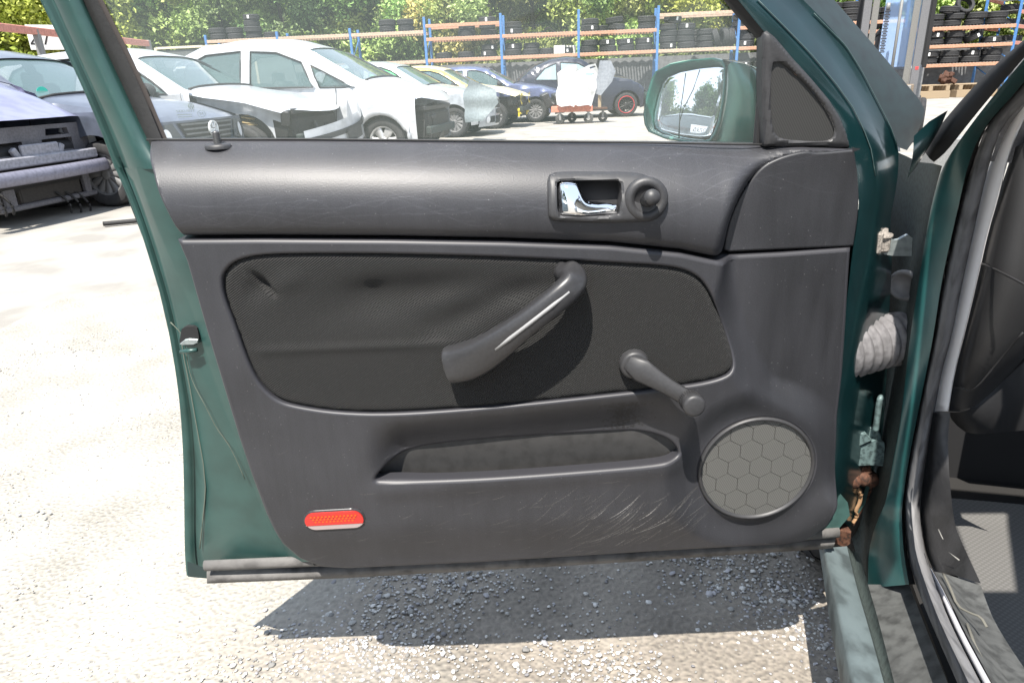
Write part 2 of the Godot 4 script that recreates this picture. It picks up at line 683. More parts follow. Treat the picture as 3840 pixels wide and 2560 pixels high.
func stone(seed_: int) -> ArrayMesh:
	var r := RandomNumberGenerator.new()
	r.seed = seed_
	var st := start()
	var v := []
	for j in 4:
		for i in 6:
			var el: float = [-1.2, -.35, .4, 1.2][j]
			var a := TAU * (i + .5 * (j % 2)) / 6
			v.append(Vector3(cos(a) * cos(el), sin(el) * .65, sin(a) * cos(el)) * r.randf_range(.75, 1.15))
	for j in 3:
		for i in 6:
			var k := (i + 1) % 6
			quad(st, v[j * 6 + i + 6], v[j * 6 + k + 6], v[j * 6 + k], v[j * 6 + i])
	for i in 6:
		tri(st, Vector3(0, .6, 0), v[18 + (i + 1) % 6], v[18 + i])
	st.set_smooth_group(-1)
	var me := mesh_of(st, null)
	return me

func gravel() -> void:
	var m := mat(1, 1, 1, .9)
	m.vertex_color_use_as_albedo = true
	var clump := noise(1.6, FastNoiseLite.TYPE_SIMPLEX_SMOOTH, 3, 41)
	var names := ["pale chips and pebbles strewn over the dirt below the door", "small grey grit strewn over the dirt", "angular bluish stones strewn over the dirt"]
	for kind in 3:
		var me := stone(60 + kind)
		me.surface_set_material(0, m)
		var mm := MultiMesh.new()
		mm.transform_format = MultiMesh.TRANSFORM_3D
		mm.use_colors = true
		mm.mesh = me
		var spots := []
		var tries := 0
		while tries < 60000:
			tries += 1
			var p := Vector3(rng.randf_range(-2.4, 1.0), 0, rng.randf_range(-3.2, -.45))
			var want := .10 + .75 * smoothstep(-.25, .45, clump.get_noise_2d(p.x, p.z))
			want *= lerpf(.22, 1.0, smoothstep(-.75, -.2, p.x))
			if rng.randf() > want:
				continue
			var s := rng.randf_range(.0012, .0042) * (1.0 if rng.randf() < .9 else rng.randf_range(1.3, 2.3))
			if p.x < -.6:
				s *= .7
			p.y = .0075 + s * .12
			var b := Basis.from_euler(Vector3(rng.randf_range(-.3, .3), rng.randf() * TAU, rng.randf_range(-.3, .3))).scaled_local(Vector3(s * rng.randf_range(.8, 1.4), s * .8, s))
			spots.append(Transform3D(b, p))
		mm.instance_count = spots.size()
		for i in spots.size():
			mm.set_instance_transform(i, spots[i])
			var t := rng.randf_range(.16, .5) if kind != 0 else rng.randf_range(.35, .62)
			mm.set_instance_color(i, Color(t, t * .975, t * (1.0 if kind == 2 else .92)))
		var o := MultiMeshInstance3D.new()
		o.multimesh = mm
		o.name = numbered("gravel")
		add_child(o)
		tag(o, names[kind], "gravel", "", "stuff")
	# a bit of wire and a few clods on the bright side
	var st := start()
	tube(st, flow3(p3([-.78, .012, -.83, -.74, .02, -.88, -.70, .012, -.9, -.66, .022, -.87])), [.0022], 6)
	tag(obj("twig", st, M.matt_black), "thin dark bent twig lying on the pale dirt by the frame edge", "twig")


# ---------------------------------------------------------------- the open door
# In the door's own axes x runs to the hinges, y up from the ground and z out of the lining.
var groove: PackedVector2Array
var sill_top: PackedVector2Array
var roll_end: PackedVector2Array
var facet: PackedVector2Array
var facet_area: PackedVector2Array
var lining_edge: PackedVector2Array
var cloth_edge: PackedVector2Array
var pocket_edge: PackedVector2Array
var speaker_mid: Vector2
const SPEAKER_R := .0905

func door_lines() -> void:
	groove = p2([-.4347, .9121, -.3304, .9086, -.156, .9006, -.004, .8918, .1372, .8809, .2335, .867, .285, .854, .3126, .8517, .3878, .8526, .4892, .853])
	sill_top = p2([-.4832, 1.0325, -.2698, 1.0246, .2027, 1.0025, .3564, .9946, .4787, .9854])
	roll_end = flowing(p2([.3052, .855, .3069, .8787, .3125, .9054, .3256, .937, .3476, .9686, .3705, .9796, .3924, .9851, .4106, .9871, .4195, .9837, .4748, .9868]), 2)
	facet = flowing(p2([.3117, .8591, .3202, .8145, .3328, .7682, .3535, .72, .3915, .6623, .4378, .6019, .5018, .5186, .5382, .4811]), 2)
	facet_area = facet.duplicate()
	facet_area.append(Vector2(1.2, facet[-1].y))
	facet_area.append(Vector2(1.2, facet[0].y + .2))
	facet_area.append(Vector2(facet[0].x, facet[0].y + .2))
	lining_edge = p2([-.4419, .908, -.4355, .878, -.4281, .7753, -.4135, .609, -.4053, .5398, -.3947, .4712, -.3811, .4104, -.3619, .3725, -.3304, .3508, -.2862, .3451, -.0689, .3473, .2202, .3567, .438, .3619, .4698, .3671, .4979, .4036, .5061, .4453, .5071, .5023, .5036, .5804, .5015, .6546, .4951, .7391, .4896, .8058, .4862, .852])
	cloth_edge = rounded(p2([-.3935, .8431, -.3891, .8603, -.37, .8766, -.3362, .8832, -.2771, .8827, -.159, .8775, .0069, .8661, .1383, .8536, .2226, .8454, .2546, .8336, .274, .8134, .2941, .7709, .3108, .7305, .3208, .6996, .3184, .6824, .2949, .6708, .244, .6631, .0768, .6496, -.0528, .6408, -.1828, .637, -.2599, .6425, -.3165, .6542, -.3469, .6655, -.368, .6931, -.3779, .7279, -.3864, .7854, -.3933, .8211]), 2)
	pocket_edge = rounded(p2([-.2191, .5245, -.2135, .535, -.1974, .5471, -.1698, .5584, -.1252, .5678, .0106, .575, .1459, .5767, .2063, .5767, .2331, .5708, .2468, .557, .2482, .5441, .2209, .5361, .141, .5309, -.0253, .5237, -.1252, .5227, -.1982, .5252]), 2)
	var s: Array = [.3744, .509]
	speaker_mid = Vector2(s[0], s[1])

func f_roll(q: Vector2) -> float:   # the rounded upper lining: how far it stands out
	var lo := at_x(groove, q.x)
	var hi := at_x(sill_top, q.x)
	var v := clampf((q.y - lo) / (hi - lo), 0, 1)
	var turn := deg_to_rad(-24.0 + 92.0 * v)
	return .045 + (hi - lo) / deg_to_rad(92.0) * (log(cos(turn)) - log(cos(deg_to_rad(24.0))))

func map_roll(q: Vector2) -> Vector3:
	var z := f_roll(q)
	var e := clampf(far_from(roll_end, q, false) / .03, 0, 1)
	z = lerpf(.0, z, 1.0 - pow(1.0 - e, 2.0))
	if q.x > roll_end[0].x and q.y < at_x(roll_end, q.x):
		z = -.002
	z -= .006 * pow(1.0 - clampf((q.y - at_x(groove, q.x)) / .014, 0, 1), 2.0)
	var left := q.x - lerpf(-.4465, -.487, clampf((q.y - .9) / .135, 0, 1))
	z -= ease_round(left, .016)
	return Vector3(q.x, q.y, z)

func map_front(q: Vector2) -> Vector3:
	return Vector3(q.x, q.y, .004)

func f_low(q: Vector2) -> float:
	var sd := far_from(facet, q, false)
	if not Geometry2D.is_point_in_polygon(q, facet_area):
		sd = -sd
	var w := lerpf(.016, .058, smoothstep(.885, .74, q.y))
	var z := lerpf(.046, .006, smoothstep(-w, .004, sd))
	# the pod of the loudspeaker
	var r := q.distance_to(speaker_mid)
	z = lerpf(z, .030, 1.0 - smoothstep(SPEAKER_R + .006, SPEAKER_R + .06, r))
	# the hollow above the pocket and the lip below it
	var top_line := lerpf(.632, .662, clampf((q.x + .2) / .45, 0, 1))
	var lip := lerpf(.519, .541, clampf((q.x + .2) / .43, 0, 1))
	var deep := smoothstep(0.0, .07, top_line - q.y)
	var across := smoothstep(-.228, -.165, q.x) * (1.0 - smoothstep(.175, .275, q.x))
	z -= .030 * deep * across * smoothstep(lip - .002, lip + .03, q.y)
	z += .004 * exp(-pow((q.y - lip + .012) / .018, 2.0)) * smoothstep(-.25, -.19, q.x) * (1.0 - smoothstep(.22, .28, q.x))
	# the whole lining tucks in towards its lower edge
	z -= .02 * smoothstep(.45, .34, q.y)
	return z

func map_low(q: Vector2) -> Vector3:
	var z := f_low(q)
	return Vector3(q.x, q.y, z)

var folds := []
func map_cloth(q: Vector2) -> Vector3:
	var z := minf(.043, f_low(q) - .002) if q.x < .25 else f_low(q) - .003
	z = lerpf(z, .0425, .6)
	var e := far_from(cloth_edge, q)
	z -= ease_round(e, .010) * .8
	var ease := smoothstep(.004, .06, e)
	# sagging cloth above a crease, padding below it
	var crease: float = folds[0]
	z -= .0025 * smoothstep(.0, .05, q.y - crease) * (1.0 - smoothstep(-.02, .1, q.x)) * ease
	z += .0035 * exp(-pow((q.y - crease) / .006, 2.0)) * (1.0 - smoothstep(-.12, -.05, q.x)) * smoothstep(-.385, -.35, q.x)
	for i in range(1, folds.size()):
		var f: Array = folds[i]
		var line: PackedVector2Array = f[0]
		var c := Geometry2D.get_closest_point_to_segment(q, line[0], line[1])
		var along := line[0].distance_to(c) / line[0].distance_to(line[1])
		z += f[2] * exp(-pow(c.distance_to(q) / f[1], 2.0)) * ease * (.35 + .65 * sin(PI * clampf(along, .08, .92)))
	return Vector3(q.x, q.y, z)

func lining_pictures() -> void:   # colour and grain of the lining, laid over it once, with its scratches and stains
	uv_box = Rect2(-.52, .3, 1.12, .76)
	var w := 1120
	var h := 760
	var big := noise(.006, FastNoiseLite.TYPE_SIMPLEX_SMOOTH, 4, 51)
	var streak := noise(.02, FastNoiseLite.TYPE_SIMPLEX_SMOOTH, 4, 52)
	var fine := noise(.4, FastNoiseLite.TYPE_SIMPLEX_SMOOTH, 2, 53)
	var im := Image.create(w, h, false, Image.FORMAT_RGB8)
	for y in h:
		for x in w:
			var a := big.get_noise_2d(x, y)
			var s := streak.get_noise_2d(x * 3.0, y * .35)
			var f := fine.get_noise_2d(x, y)
			var k := 1.0 + a * .22 + s * .10 + f * .2
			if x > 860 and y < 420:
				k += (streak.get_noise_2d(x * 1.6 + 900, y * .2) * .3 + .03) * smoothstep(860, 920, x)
			k = clampf(k, .4, 2.2) * .031 * lerpf(1.0, .66, smoothstep(835, 885, x - y * .06))  # hinge end darker: less dust, and a weaker sheen put into the colour
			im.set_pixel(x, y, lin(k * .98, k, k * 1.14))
	var r := RandomNumberGenerator.new()
	r.seed = 7
	for n in 150:   # scuffs swept by shoes below the pocket and beside the loudspeaker
		var p := Vector2(r.randf_range(-.02, .27), r.randf_range(.36, .47))
		if n > 90:
			p = Vector2(r.randf_range(-.38, .2), r.randf_range(.34, .6))
		if n < 26:
			p = Vector2(r.randf_range(.07, .25), r.randf_range(.37, .44))
		var ang := r.randf_range(.25, .62) if n <= 90 else r.randf_range(-.2, .2)
		var length := r.randf_range(.01, .09 if n < 90 else .05)
		var bright := r.randf_range(.03, .07) if n > 25 else r.randf_range(.08, .3)
		var steps := int(length * 1000)
		for k in steps:
			var t := float(k) / steps
			var q := p + Vector2(cos(ang + t * .25), sin(ang + t * .25)) * length * t
			var px := int((q.x - uv_box.position.x) * 1000)
			var py := int((1.0 - (q.y - uv_box.position.y) / .76) * h)
			if px > 0 and px < w and py > 0 and py < h and r.randf() < .85:
				var b := bright * sin(PI * t)
				var old := im.get_pixel(px, py).srgb_to_linear()
				im.set_pixel(px, py, lin(maxf(old.r, old.r * .6 + b), maxf(old.g, old.g * .6 + b * .97), maxf(old.b, old.b * .6 + b * .9)))
	for n in 900:   # specks of dust
		var x := r.randi_range(1, w - 2)
		var y := r.randi_range(1, h - 2)
		var b := r.randf_range(.06, .16)
		im.set_pixel(x, y, lin(b, b, b))
	for n in 60:   # creases in the grain of the roll
		var p := Vector2(r.randf_range(-.45, .3), r.randf_range(.92, 1.0))
		var amp := r.randf_range(-.02, .02)
		var length := r.randf_range(.05, .22)
		for k in int(length * 1000):
			var t := k / (length * 1000.0)
			var q := p + Vector2(length * t, amp * sin(t * 5.0))
			var px := int((q.x - uv_box.position.x) * 1000)
			var py := int((1.0 - (q.y - uv_box.position.y) / .76) * h)
			if px > 0 and px < w and py > 0 and py < h:
				var old := im.get_pixel(px, py).srgb_to_linear()
				im.set_pixel(px, py, lin(old.r * 1.35, old.g * 1.35, old.b * 1.35))
	# a dark stain where water ran down behind the window crank
	for n in 420:
		var q := Vector2(r.randfn(.163, .014), r.randf_range(.535, .64))
		var px := int((q.x - uv_box.position.x) * 1000)
		var py := int((1.0 - (q.y - uv_box.position.y) / .76) * h)
		for dy in 3:
			for dx in 3:
				im.set_pixel(px + dx, py + dy, lin(.018, .018, .019))
	var tall := noise(.42, FastNoiseLite.TYPE_CELLULAR, 1, 56)
	tall.cellular_return_type = FastNoiseLite.RETURN_DISTANCE
	var bm := tall.get_image(1680, 1140)
	bm.convert(Image.FORMAT_RGBA8)
	bm.bump_map_to_normal_map(1.0)
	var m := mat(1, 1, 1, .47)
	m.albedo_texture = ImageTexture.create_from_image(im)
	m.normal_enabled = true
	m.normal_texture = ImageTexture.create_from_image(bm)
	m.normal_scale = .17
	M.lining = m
	# woven cloth: a diagonal rib with pale specks
	var cl := Image.create(256, 256, false, Image.FORMAT_RGB8)
	var cb := Image.create(256, 256, false, Image.FORMAT_RGBA8)
	for y in 256:
		for x in 256:
			var rib := .5 + .5 * sin(TAU * (x * 16 + y * 24) / 256.0)
			var knot := .5 + .5 * sin(TAU * (x * 32 - y * 16) / 256.0)
			var v := .007 + .03 * rib * knot + .006 * rib
			if r.randf() < .02:
				v += .1
			cl.set_pixel(x, y, lin(v, v * 1.0, v * .97))
			var b := rib * .7 + knot * .3
			cb.set_pixel(x, y, Color(b, b, b))
	cb.bump_map_to_normal_map(6.0)
	M.cloth = worn(mat(1, 1, 1, .95), ImageTexture.create_from_image(cl), .08, ImageTexture.create_from_image(cb), 1.0)
	# pierced metal
	var dots := Image.create(48, 84, false, Image.FORMAT_RGB8)
	for y in 84:
		for x in 48:
			var d := 99.0
			for c in [Vector2(12, 21), Vector2(36, 63), Vector2(-12, 63), Vector2(60, 21), Vector2(12, 105), Vector2(36, -21)]:
				d = minf(d, Vector2(x, y).distance_to(c) * 1.0)
			for c in [Vector2(24, 42), Vector2(0, 0), Vector2(48, 0), Vector2(0, 84), Vector2(48, 84)]:
				d = minf(d, Vector2(x, y).distance_to(c))
			var v := lerpf(.045, .10, smoothstep(7.0, 10.5, d))
			dots.set_pixel(x, y, lin(v, v, v * .97))
	var dt := ImageTexture.create_from_image(dots)
	M.pierced = mat(1.0, 1.0, .98, .6)
	M.pierced.albedo_texture = dt
	M.pierced.uv1_triplanar = true
	M.pierced.uv1_scale = Vector3(1 / .0034, 1 / .0059, 1 / .0034)
	M.pierced_dark = M.pierced.duplicate()
	M.pierced_dark.albedo_color = lin(.3, .3, .3)

func car_door() -> void:
	door_lines()
	lining_pictures()
	var d := thing("car_door", "open green front car door with black lining, seen from inside", "car door", Vector3(0, 0, -.95))
	# upper roll
	var out := p2([-.4784, 1.0268, -.4816, 1.0303, -.4774, 1.0323, -.2698, 1.0246, .2027, 1.0025, .3564, .9946, .4751, .9859])
	var ends := PackedVector2Array()
	for k in range(roll_end.size() - 1, -1, -1):
		ends.append(roll_end[k] + Vector2(.006, -.003))
	out.append_array(ends)
	var lows := groove.slice(0, 7)
	lows.reverse()
	out.append_array(lows)
	out.append_array(p2([-.4436, .9461, -.4599, .9938]))
	var st := start()
	out = dense(out, .008)
	var cup_hole := rounded(p2([.0661, .958, .0668, .9647, .0781, .9654, .1376, .9631, .1495, .9621, .1519, .957, .1484, .9273, .1466, .9191, .0772, .9212, .0658, .9234]), 1)
	sheet(st, inset(out, .003), [cup_hole], .004, map_roll)
	rim(st, out, .003, map_roll, false, .03)
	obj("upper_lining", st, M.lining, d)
	st = start()
	var ws := p3([-.4855, 1.0327, -.02, -.2713, 1.0256, -.02, .204, 1.0034, -.02, .3585, .9951, -.02])
	tube(st, even(ws, 24), [.0016], 6)
	obj("waist_seal", st, M.rubber, d)
	# flat piece at the hinge end
	st = start()
	var front := p2([.4723, .9867, .4818, .9536, .4879, .9239, .4905, .8936, .4902, .8528])
	var low_r := groove.slice(7)
	low_r.reverse()
	front.append_array(low_r)
	front.append_array(roll_end)
	front = dense(front, .008)
	sheet(st, inset(front, .003), [], .006, map_front)
	rim(st, front, .003, map_front, false, .03)
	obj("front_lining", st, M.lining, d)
	# main lining
	st = start()
	var low := lining_edge.duplicate()
	var g := groove.slice(1, 9)
	for k in range(g.size() - 1, -1, -1):
		low.append(Vector2(g[k].x, g[k].y - .0042))
	low = dense(low, .008)
	var ce := dense(cloth_edge, .006)
	var pe := dense(pocket_edge, .005)
	var se := disc2(speaker_mid, SPEAKER_R, SPEAKER_R, 90)
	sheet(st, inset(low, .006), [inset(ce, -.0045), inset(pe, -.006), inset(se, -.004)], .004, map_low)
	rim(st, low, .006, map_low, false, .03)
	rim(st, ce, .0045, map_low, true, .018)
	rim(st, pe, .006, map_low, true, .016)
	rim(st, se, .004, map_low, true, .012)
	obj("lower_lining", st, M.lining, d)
	# cloth panel
	var q0: Array = [-.2346, .7442, -.2519, .8026, -.1447, .8394, -.1779, .8092, -.0116, .8527, -.1077, .7708, .0601, .8344, -.3622, .8702, -.3275, .8267, -.3422, .8473, -.3716, .817, -.0811, .7989, .0413, .8004, -.2798, .8633, -.3193, .8401]
	folds = [q0[1]]
	for f in [[1, 2, .03, -.010], [3, 4, .028, -.010], [5, 6, .02, -.014], [7, 8, .0055, -.017], [9, 10, .016, -.009], [11, 12, .024, .009], [13, 14, .016, .008]]:
		folds.append([PackedVector2Array([Vector2(q0[f[0] * 2], q0[f[0] * 2 + 1]), Vector2(q0[f[1] * 2], q0[f[1] * 2 + 1])]), f[2], f[3]])
	st = start()
	var cl: PackedVector2Array = Geometry2D.offset_polygon(cloth_edge, .0004)[0]
	sheet(st, cl, [], .004, map_cloth)
	var cp := obj("cloth_panel", st, M.cloth, d)
	st = start()
	for k in 5:
		var a := p3([-.3693, .8727, .034, -.3456, .8747, .036])
		tube(st, flow3(PackedVector3Array([a[0] + Vector3(k * .002, 0, 0), a[0].lerp(a[1], .5) + Vector3(0, rng.randf_range(-.004, .002), .003), a[1] + Vector3(rng.randf_range(-.008, .0), rng.randf_range(-.006, .003), .002)])), [.0007], 5)
	obj("frayed_thread", st, mat(.35, .17, .1, .9), cp)
	# pocket
	st = start()
	var pk: PackedVector2Array = Geometry2D.offset_polygon(pocket_edge, .02)[0]
	sheet(st, pk, [], .012, func(q): return Vector3(q.x, q.y, .0125 + .014 * pow(clampf(absf(q.x - .01) / .235, 0, 1), 7.0) - .01 * smoothstep(.58, .5, q.y)))
	var floor_y := .50
	block(st, Vector3(.02, floor_y - .01, .016), Vector3(.42, .01, .035))
	obj("storage_pocket", st, M.liner, d)
	door_fittings(d)
	door_shell(d)
	door_window(d)

func door_fittings(d: Node3D) -> void:
	# pull handle: a bar that leaves the cloth at one end and bends back into it at the other
	var st := start()
	var path := p3([-.0896, .7146, .048, -.0715, .7194, .055, -.0469, .7326, .067, -.0155, .7571, .08, .0148, .782, .086, .0445, .8045, .087, .0716, .8255, .084, .0851, .8358, .076, .0851, .8421, .064, .0794, .8433, .05, .0751, .8393, .03])
	path = flow3(path, 2)
	var rings_h := []
	for i in path.size():
		var t := float(i) / (path.size() - 1)
		var along := (path[mini(i + 1, path.size() - 1)] - path[maxi(i - 1, 0)]).normalized()
		var out_ := (Vector3(0, 0, 1) - along * along.z).normalized() if absf(along.z) < .8 else Vector3(.6, .7, .3).normalized()
		out_ = (Vector3(.25, .2, 1.0) - along * along.dot(Vector3(.25, .2, 1.0))).normalized()
		var across := along.cross(out_).normalized()
		var half := lerpf(.0275, .0178, smoothstep(.14, .46, t)) * lerpf(1.0, .9, smoothstep(.82, 1.0, t)) * (.94 if i == 0 else 1.0)
		var thick := lerpf(.021, .0145, smoothstep(.05, .4, t))
		var ring := PackedVector3Array()
		for k in 24:
			var an := -TAU * k / 24
			var c := cos(an)
			var sn := sin(an)
			ring.append(path[i] + across * half * signf(c) * pow(absf(c), .62) + out_ * thick * signf(sn) * pow(absf(sn), .72))
		rings_h.append(ring)
	ring_mesh(st, rings_h)
	var h := obj("pull_handle", st, M.smooth_plastic, d)
	st = start()
	var sl := p3([-.0228, .7515, .0925, -.0034, .7683, .0975, .0262, .7918, .101, .0553, .8139, .1005, .0774, .8299, .0955])
	tube(st, sl, [.0018, .0028, .0028, .0028, .0016], 8, Vector2(1, .8), Vector3(0, 0, 1))
	obj("lit_slot", st, mat(.26, .26, .26, .45), h)  # pale tube standing in for the sunlit wall of the slot
	# window crank
	var a: Array = [.1744, .7032, .044, .248, .6593, .066]
	var hub := Vector3(a[0], a[1], a[2])
	var end := Vector3(a[3], a[4], a[5])
	var turn := Basis(Vector3.RIGHT, PI / 2)
	st = start()
	lathe(st, PackedVector2Array([Vector2(.022, -.006), Vector2(.0215, .006), Vector2(.0195, .011), Vector2(.017, .012), Vector2(0, .012)]), 28, Transform3D(turn, hub))
	var cr := obj("window_crank", st, M.knob_plastic, d)
	st = start()
	var rings := []
	for i in 11:
		var t := i / 10.0
		var c := hub.lerp(end, t) + Vector3(0, 0, .012 + .002 * sin(PI * t))
		var wide := lerpf(.0185, .0125, smoothstep(0, 1, t)) - (.003 * sin(PI * t))
		if i == 0 or i == 10:
			wide *= .55
			c += (hub - end).normalized() * (.014 if i == 0 else -.01)
		var dir := (end - hub).normalized()
		var sd := Vector3(-dir.y, dir.x, 0).normalized()
		var ring := PackedVector3Array()
		for q in [[1, -.6], [1, .35], [.8, .8], [0, 1.0], [-.8, .8], [-1, .35], [-1, -.6]]:
			ring.append(c + sd * wide * q[0] + Vector3(0, 0, .0065 * q[1]))
		rings.append(ring)
	ring_mesh(st, rings)
	obj("crank_arm", st, M.knob_plastic, cr)
	st = start()
	var prof := PackedVector2Array([Vector2(.012, -.004), Vector2(.0145, .001)])
	for k in 1:
		prof.append(Vector2(.0148, .014))
	prof.append_array(PackedVector2Array([Vector2(.0155, .016), Vector2(.0158, .027), Vector2(.0145, .0305), Vector2(.011, .0315), Vector2(0, .032)]))
	var kt := Basis(Vector3.RIGHT, PI / 2 - .1)
	lathe(st, prof, 30, Transform3D(kt, end + Vector3(0, 0, .012)))
	for k in 30:   # knurling
		var an := TAU * k / 30
		block(st, end + Vector3(0, 0, .012) + kt * Vector3(cos(an) * .0149, .0085, sin(an) * .0149), Vector3(.0014, .011, .0014), 0, kt * Basis(Vector3.UP, -an))
	obj("crank_knob", st, M.knob_plastic, cr)
	# handle plate with the chrome lever and the mirror knob
	var plate := rounded(p2([.054, .9532, .0542, .9671, .0592, .9746, .0784, .9755, .1577, .972, .1793, .9695, .1966, .9616, .2074, .9502, .212, .9359, .2075, .9227, .1976, .9128, .1803, .909, .1229, .9101, .0627, .9141, .0547, .9184, .0532, .9286]), 2)
	var cup := rounded(p2([.0661, .958, .0668, .9647, .0781, .9654, .1376, .9631, .1495, .9621, .1519, .957, .1484, .9273, .1466, .9191, .0772, .9212, .0658, .9234]), 1)
	st = start()
	var f_plate := func(q: Vector2) -> Vector3:
		return Vector3(q.x, q.y, f_roll(q) + .008 - ease_round(far_from(plate, q), .007) - ease_round(far_from(cup, q), .003))
	sheet(st, plate, [cup], .003, f_plate)
	skirt(st, plate, f_plate, Vector3(0, 0, -.012), .004)
	skirt(st, cup, f_plate, Vector3(0, 0, -.03), .004)
	var hp := obj("handle_plate", st, M.knob_plastic, d)
	st = start()
	sheet(st, Geometry2D.offset_polygon(cup, .004)[0], [], .008, func(q): return Vector3(q.x, q.y, f_roll(q) - .022))
	obj("handle_cup", st, M.matt_black, hp)
	st = start()
	var lev := p2([.0678, .922, .0668, .9357, .0677, .961, .0711, .9642, .092, .9635, .0949, .9606, .0977, .9526, .1011, .9429, .1063, .9371, .1189, .9349, .1452, .9327, .1464, .9304, .1466, .9207, .1443, .919])
	lev = flowing(lev, 1)
	var f_lever := func(q: Vector2) -> Vector3:
		var u := clampf((q.x - lev[0].x) / .09, 0, 1)
		return Vector3(q.x, q.y, f_roll(q) + .010 - .012 * u - .007 * pow(1.0 - clampf(u * 4.0, 0, 1), 2.0) - ease_round(far_from(lev, q), .006) * .9 + .003 * sin(u * 9.0 + (q.y - .95) * 60.0))
	sheet(st, lev, [], .0015, f_lever)
	skirt(st, lev, f_lever, Vector3(0, 0, -.012), .004)
	obj("release_lever", st, M.chrome, hp)
	var kn: Array = [.1824, .9389, .055]
	var kc := Vector3(kn[0], kn[1], f_roll(Vector2(kn[0], kn[1])) + .007)
	var tilt := Basis(Vector3.RIGHT, PI / 2 - .12)
	st = start()
	lathe(st, PackedVector2Array([Vector2(.029, -.004), Vector2(.029, .0), Vector2(.0275, .004), Vector2(.022, .0065), Vector2(.0165, .005), Vector2(.0155, .002), Vector2(0, .003)]), 36, Transform3D(tilt, kc))
	var kr := obj("mirror_knob_base", st, M.knob_plastic, hp)
	st = start()
	var kax := Basis(Vector3.FORWARD, .1) * Basis(Vector3.RIGHT, PI / 2 - .25)
	var kb := kc + Vector3(.001, 0, .001)
	lathe(st, PackedVector2Array([Vector2(.010, 0), Vector2(.0095, .014), Vector2(.0102, .015), Vector2(.0102, .030), Vector2(.0092, .033), Vector2(0, .0335)]), 26, Transform3D(kax, kb))
	for k in 26:
		var an := TAU * k / 26
		block(st, kb + kax * Vector3(cos(an) * .0102, .0215, sin(an) * .0102), Vector3(.001, .012, .001), 0, kax * Basis(Vector3.UP, -an))
	obj("mirror_knob", st, M.knob_plastic, kr)
	# red reflector with a clear lower strip, in a shallow recess
	var rf: Array = [-.2889, .458, .043, -.2465, .4577, .043]
	var rc := Vector3(rf[0], rf[1], f_low(Vector2(rf[0], rf[1])))
	var tl := .02
	st = start()
	var ring_o := pill(Vector2.ZERO, .0985, .0385)
	var ring_i := pill(Vector2.ZERO, .0925, .0325)
	var f_ring := func(q: Vector2) -> Vector3: return Vector3(q.x, q.y, .0015 - ease_round(far_from(ring_o, q), .002))
	sheet(st, ring_o, [ring_i], .004, f_ring)
	skirt(st, ring_o, f_ring, Vector3(0, 0, -.006), .01)
	var rr := obj("reflector_frame", st, M.smooth_plastic, d)
	rr.position = rc
	rr.rotation.z = tl
	rr.rotation.x = .05
	st = start()
	var red := PackedVector2Array()
	for p in pill(Vector2.ZERO, .092, .032, 0, 12):
		red.append(Vector2(p.x, maxf(p.y, -.0075)))
	prism(st, red, -.003, .0035, Transform3D.IDENTITY, .001)
	var rm := mat(.5, .012, .006, .1)
	rm.clearcoat_enabled = true
	rm.emission_enabled = false
	obj("red_lens", st, rm, rr)
	st = start()
	for j in 3:
		for k in 13 - j:
			var px := (k - (12 - j) * .5) * .0058
			prism(st, PackedVector2Array([Vector2(px - .0018, .0085 - j * .0047 - .0012), Vector2(px + .0018, .0085 - j * .0047 - .0012), Vector2(px + .0014, .0085 - j * .0047 + .0012), Vector2(px - .0014, .0085 - j * .0047 + .0012)]), .0032, .0045 - .0003 * j)
	var prisms := obj("reflector_prisms", st, mat(.62, .085, .01, .3), rr)
	prisms.set_meta("kind", "stuff")
	st = start()
	var clear := PackedVector2Array()
	for p in pill(Vector2.ZERO, .092, .032, 0, 12):
		clear.append(Vector2(p.x, minf(p.y, -.0081)))
	clear.reverse()
	prism(st, clear, -.003, .003, Transform3D.IDENTITY, .001)
	obj("clear_strip", st, mat(.36, .29, .28, .15), rr)
	# loudspeaker: a rim and pierced hexagons
	st = start()
	var c3 := Vector3(speaker_mid.x, speaker_mid.y, 0)
	lathe(st, PackedVector2Array([Vector2(SPEAKER_R + .001, .020), Vector2(SPEAKER_R + .001, .0295), Vector2(SPEAKER_R - .001, .0335), Vector2(SPEAKER_R - .0035, .0335), Vector2(SPEAKER_R - .0055, .029)]), 64, Transform3D(turn, c3))
	lathe(st, PackedVector2Array([Vector2(SPEAKER_R - .004, .0262), Vector2(0, .0275)]), 48, Transform3D(turn, c3))
	var sp := obj("speaker_rim", st, M.knob_plastic, d)
	var hexr := .0195
	var round_ := disc2(Vector2.ZERO, SPEAKER_R - .0052, SPEAKER_R - .0052, 60)
	for j in range(-4, 5):
		for i in range(-4, 5):
			var c := Vector2(sqrt(3.0) * (i + .5 * (j & 1)), 1.5 * j) * hexr + Vector2(.006, .004)
			var hexa := PackedVector2Array()
			for k in 6:
				hexa.append(c + Vector2.from_angle(PI / 2 + TAU * k / 6) * (hexr - .00045))
			for piece in Geometry2D.intersect_polygons(hexa, round_):
				if piece.size() < 3:
					continue
				st = start()
				prism(st, piece, .0265, .0288 + .0012 * (1.0 - c.length() / .09), Transform3D(Basis.IDENTITY, c3))
				obj("grille_cell", st, M.pierced, sp)
	# tweeter corner
	var tw := p2([.3545, .9936, .3455, 1.0699, .3405, 1.1283, .342, 1.1365, .3457, 1.1384, .3566, 1.1308, .3852, 1.1021, .4117, 1.0772, .4376, 1.0507, .4538, 1.0302, .4661, 1.0089, .4752, .9869])
	var gr := rounded(p2([.3543, 1.0883, .3556, 1.0983, .3615, 1.1013, .3687, 1.0984, .3779, 1.0917, .4, 1.0739, .4224, 1.0514, .4426, 1.0252, .4495, 1.0087, .447, 1.0008, .4386, .9977, .4208, .9978, .3831, 1.0015, .3714, 1.0059, .364, 1.0152, .3583, 1.0422]), 1)
	st = start()
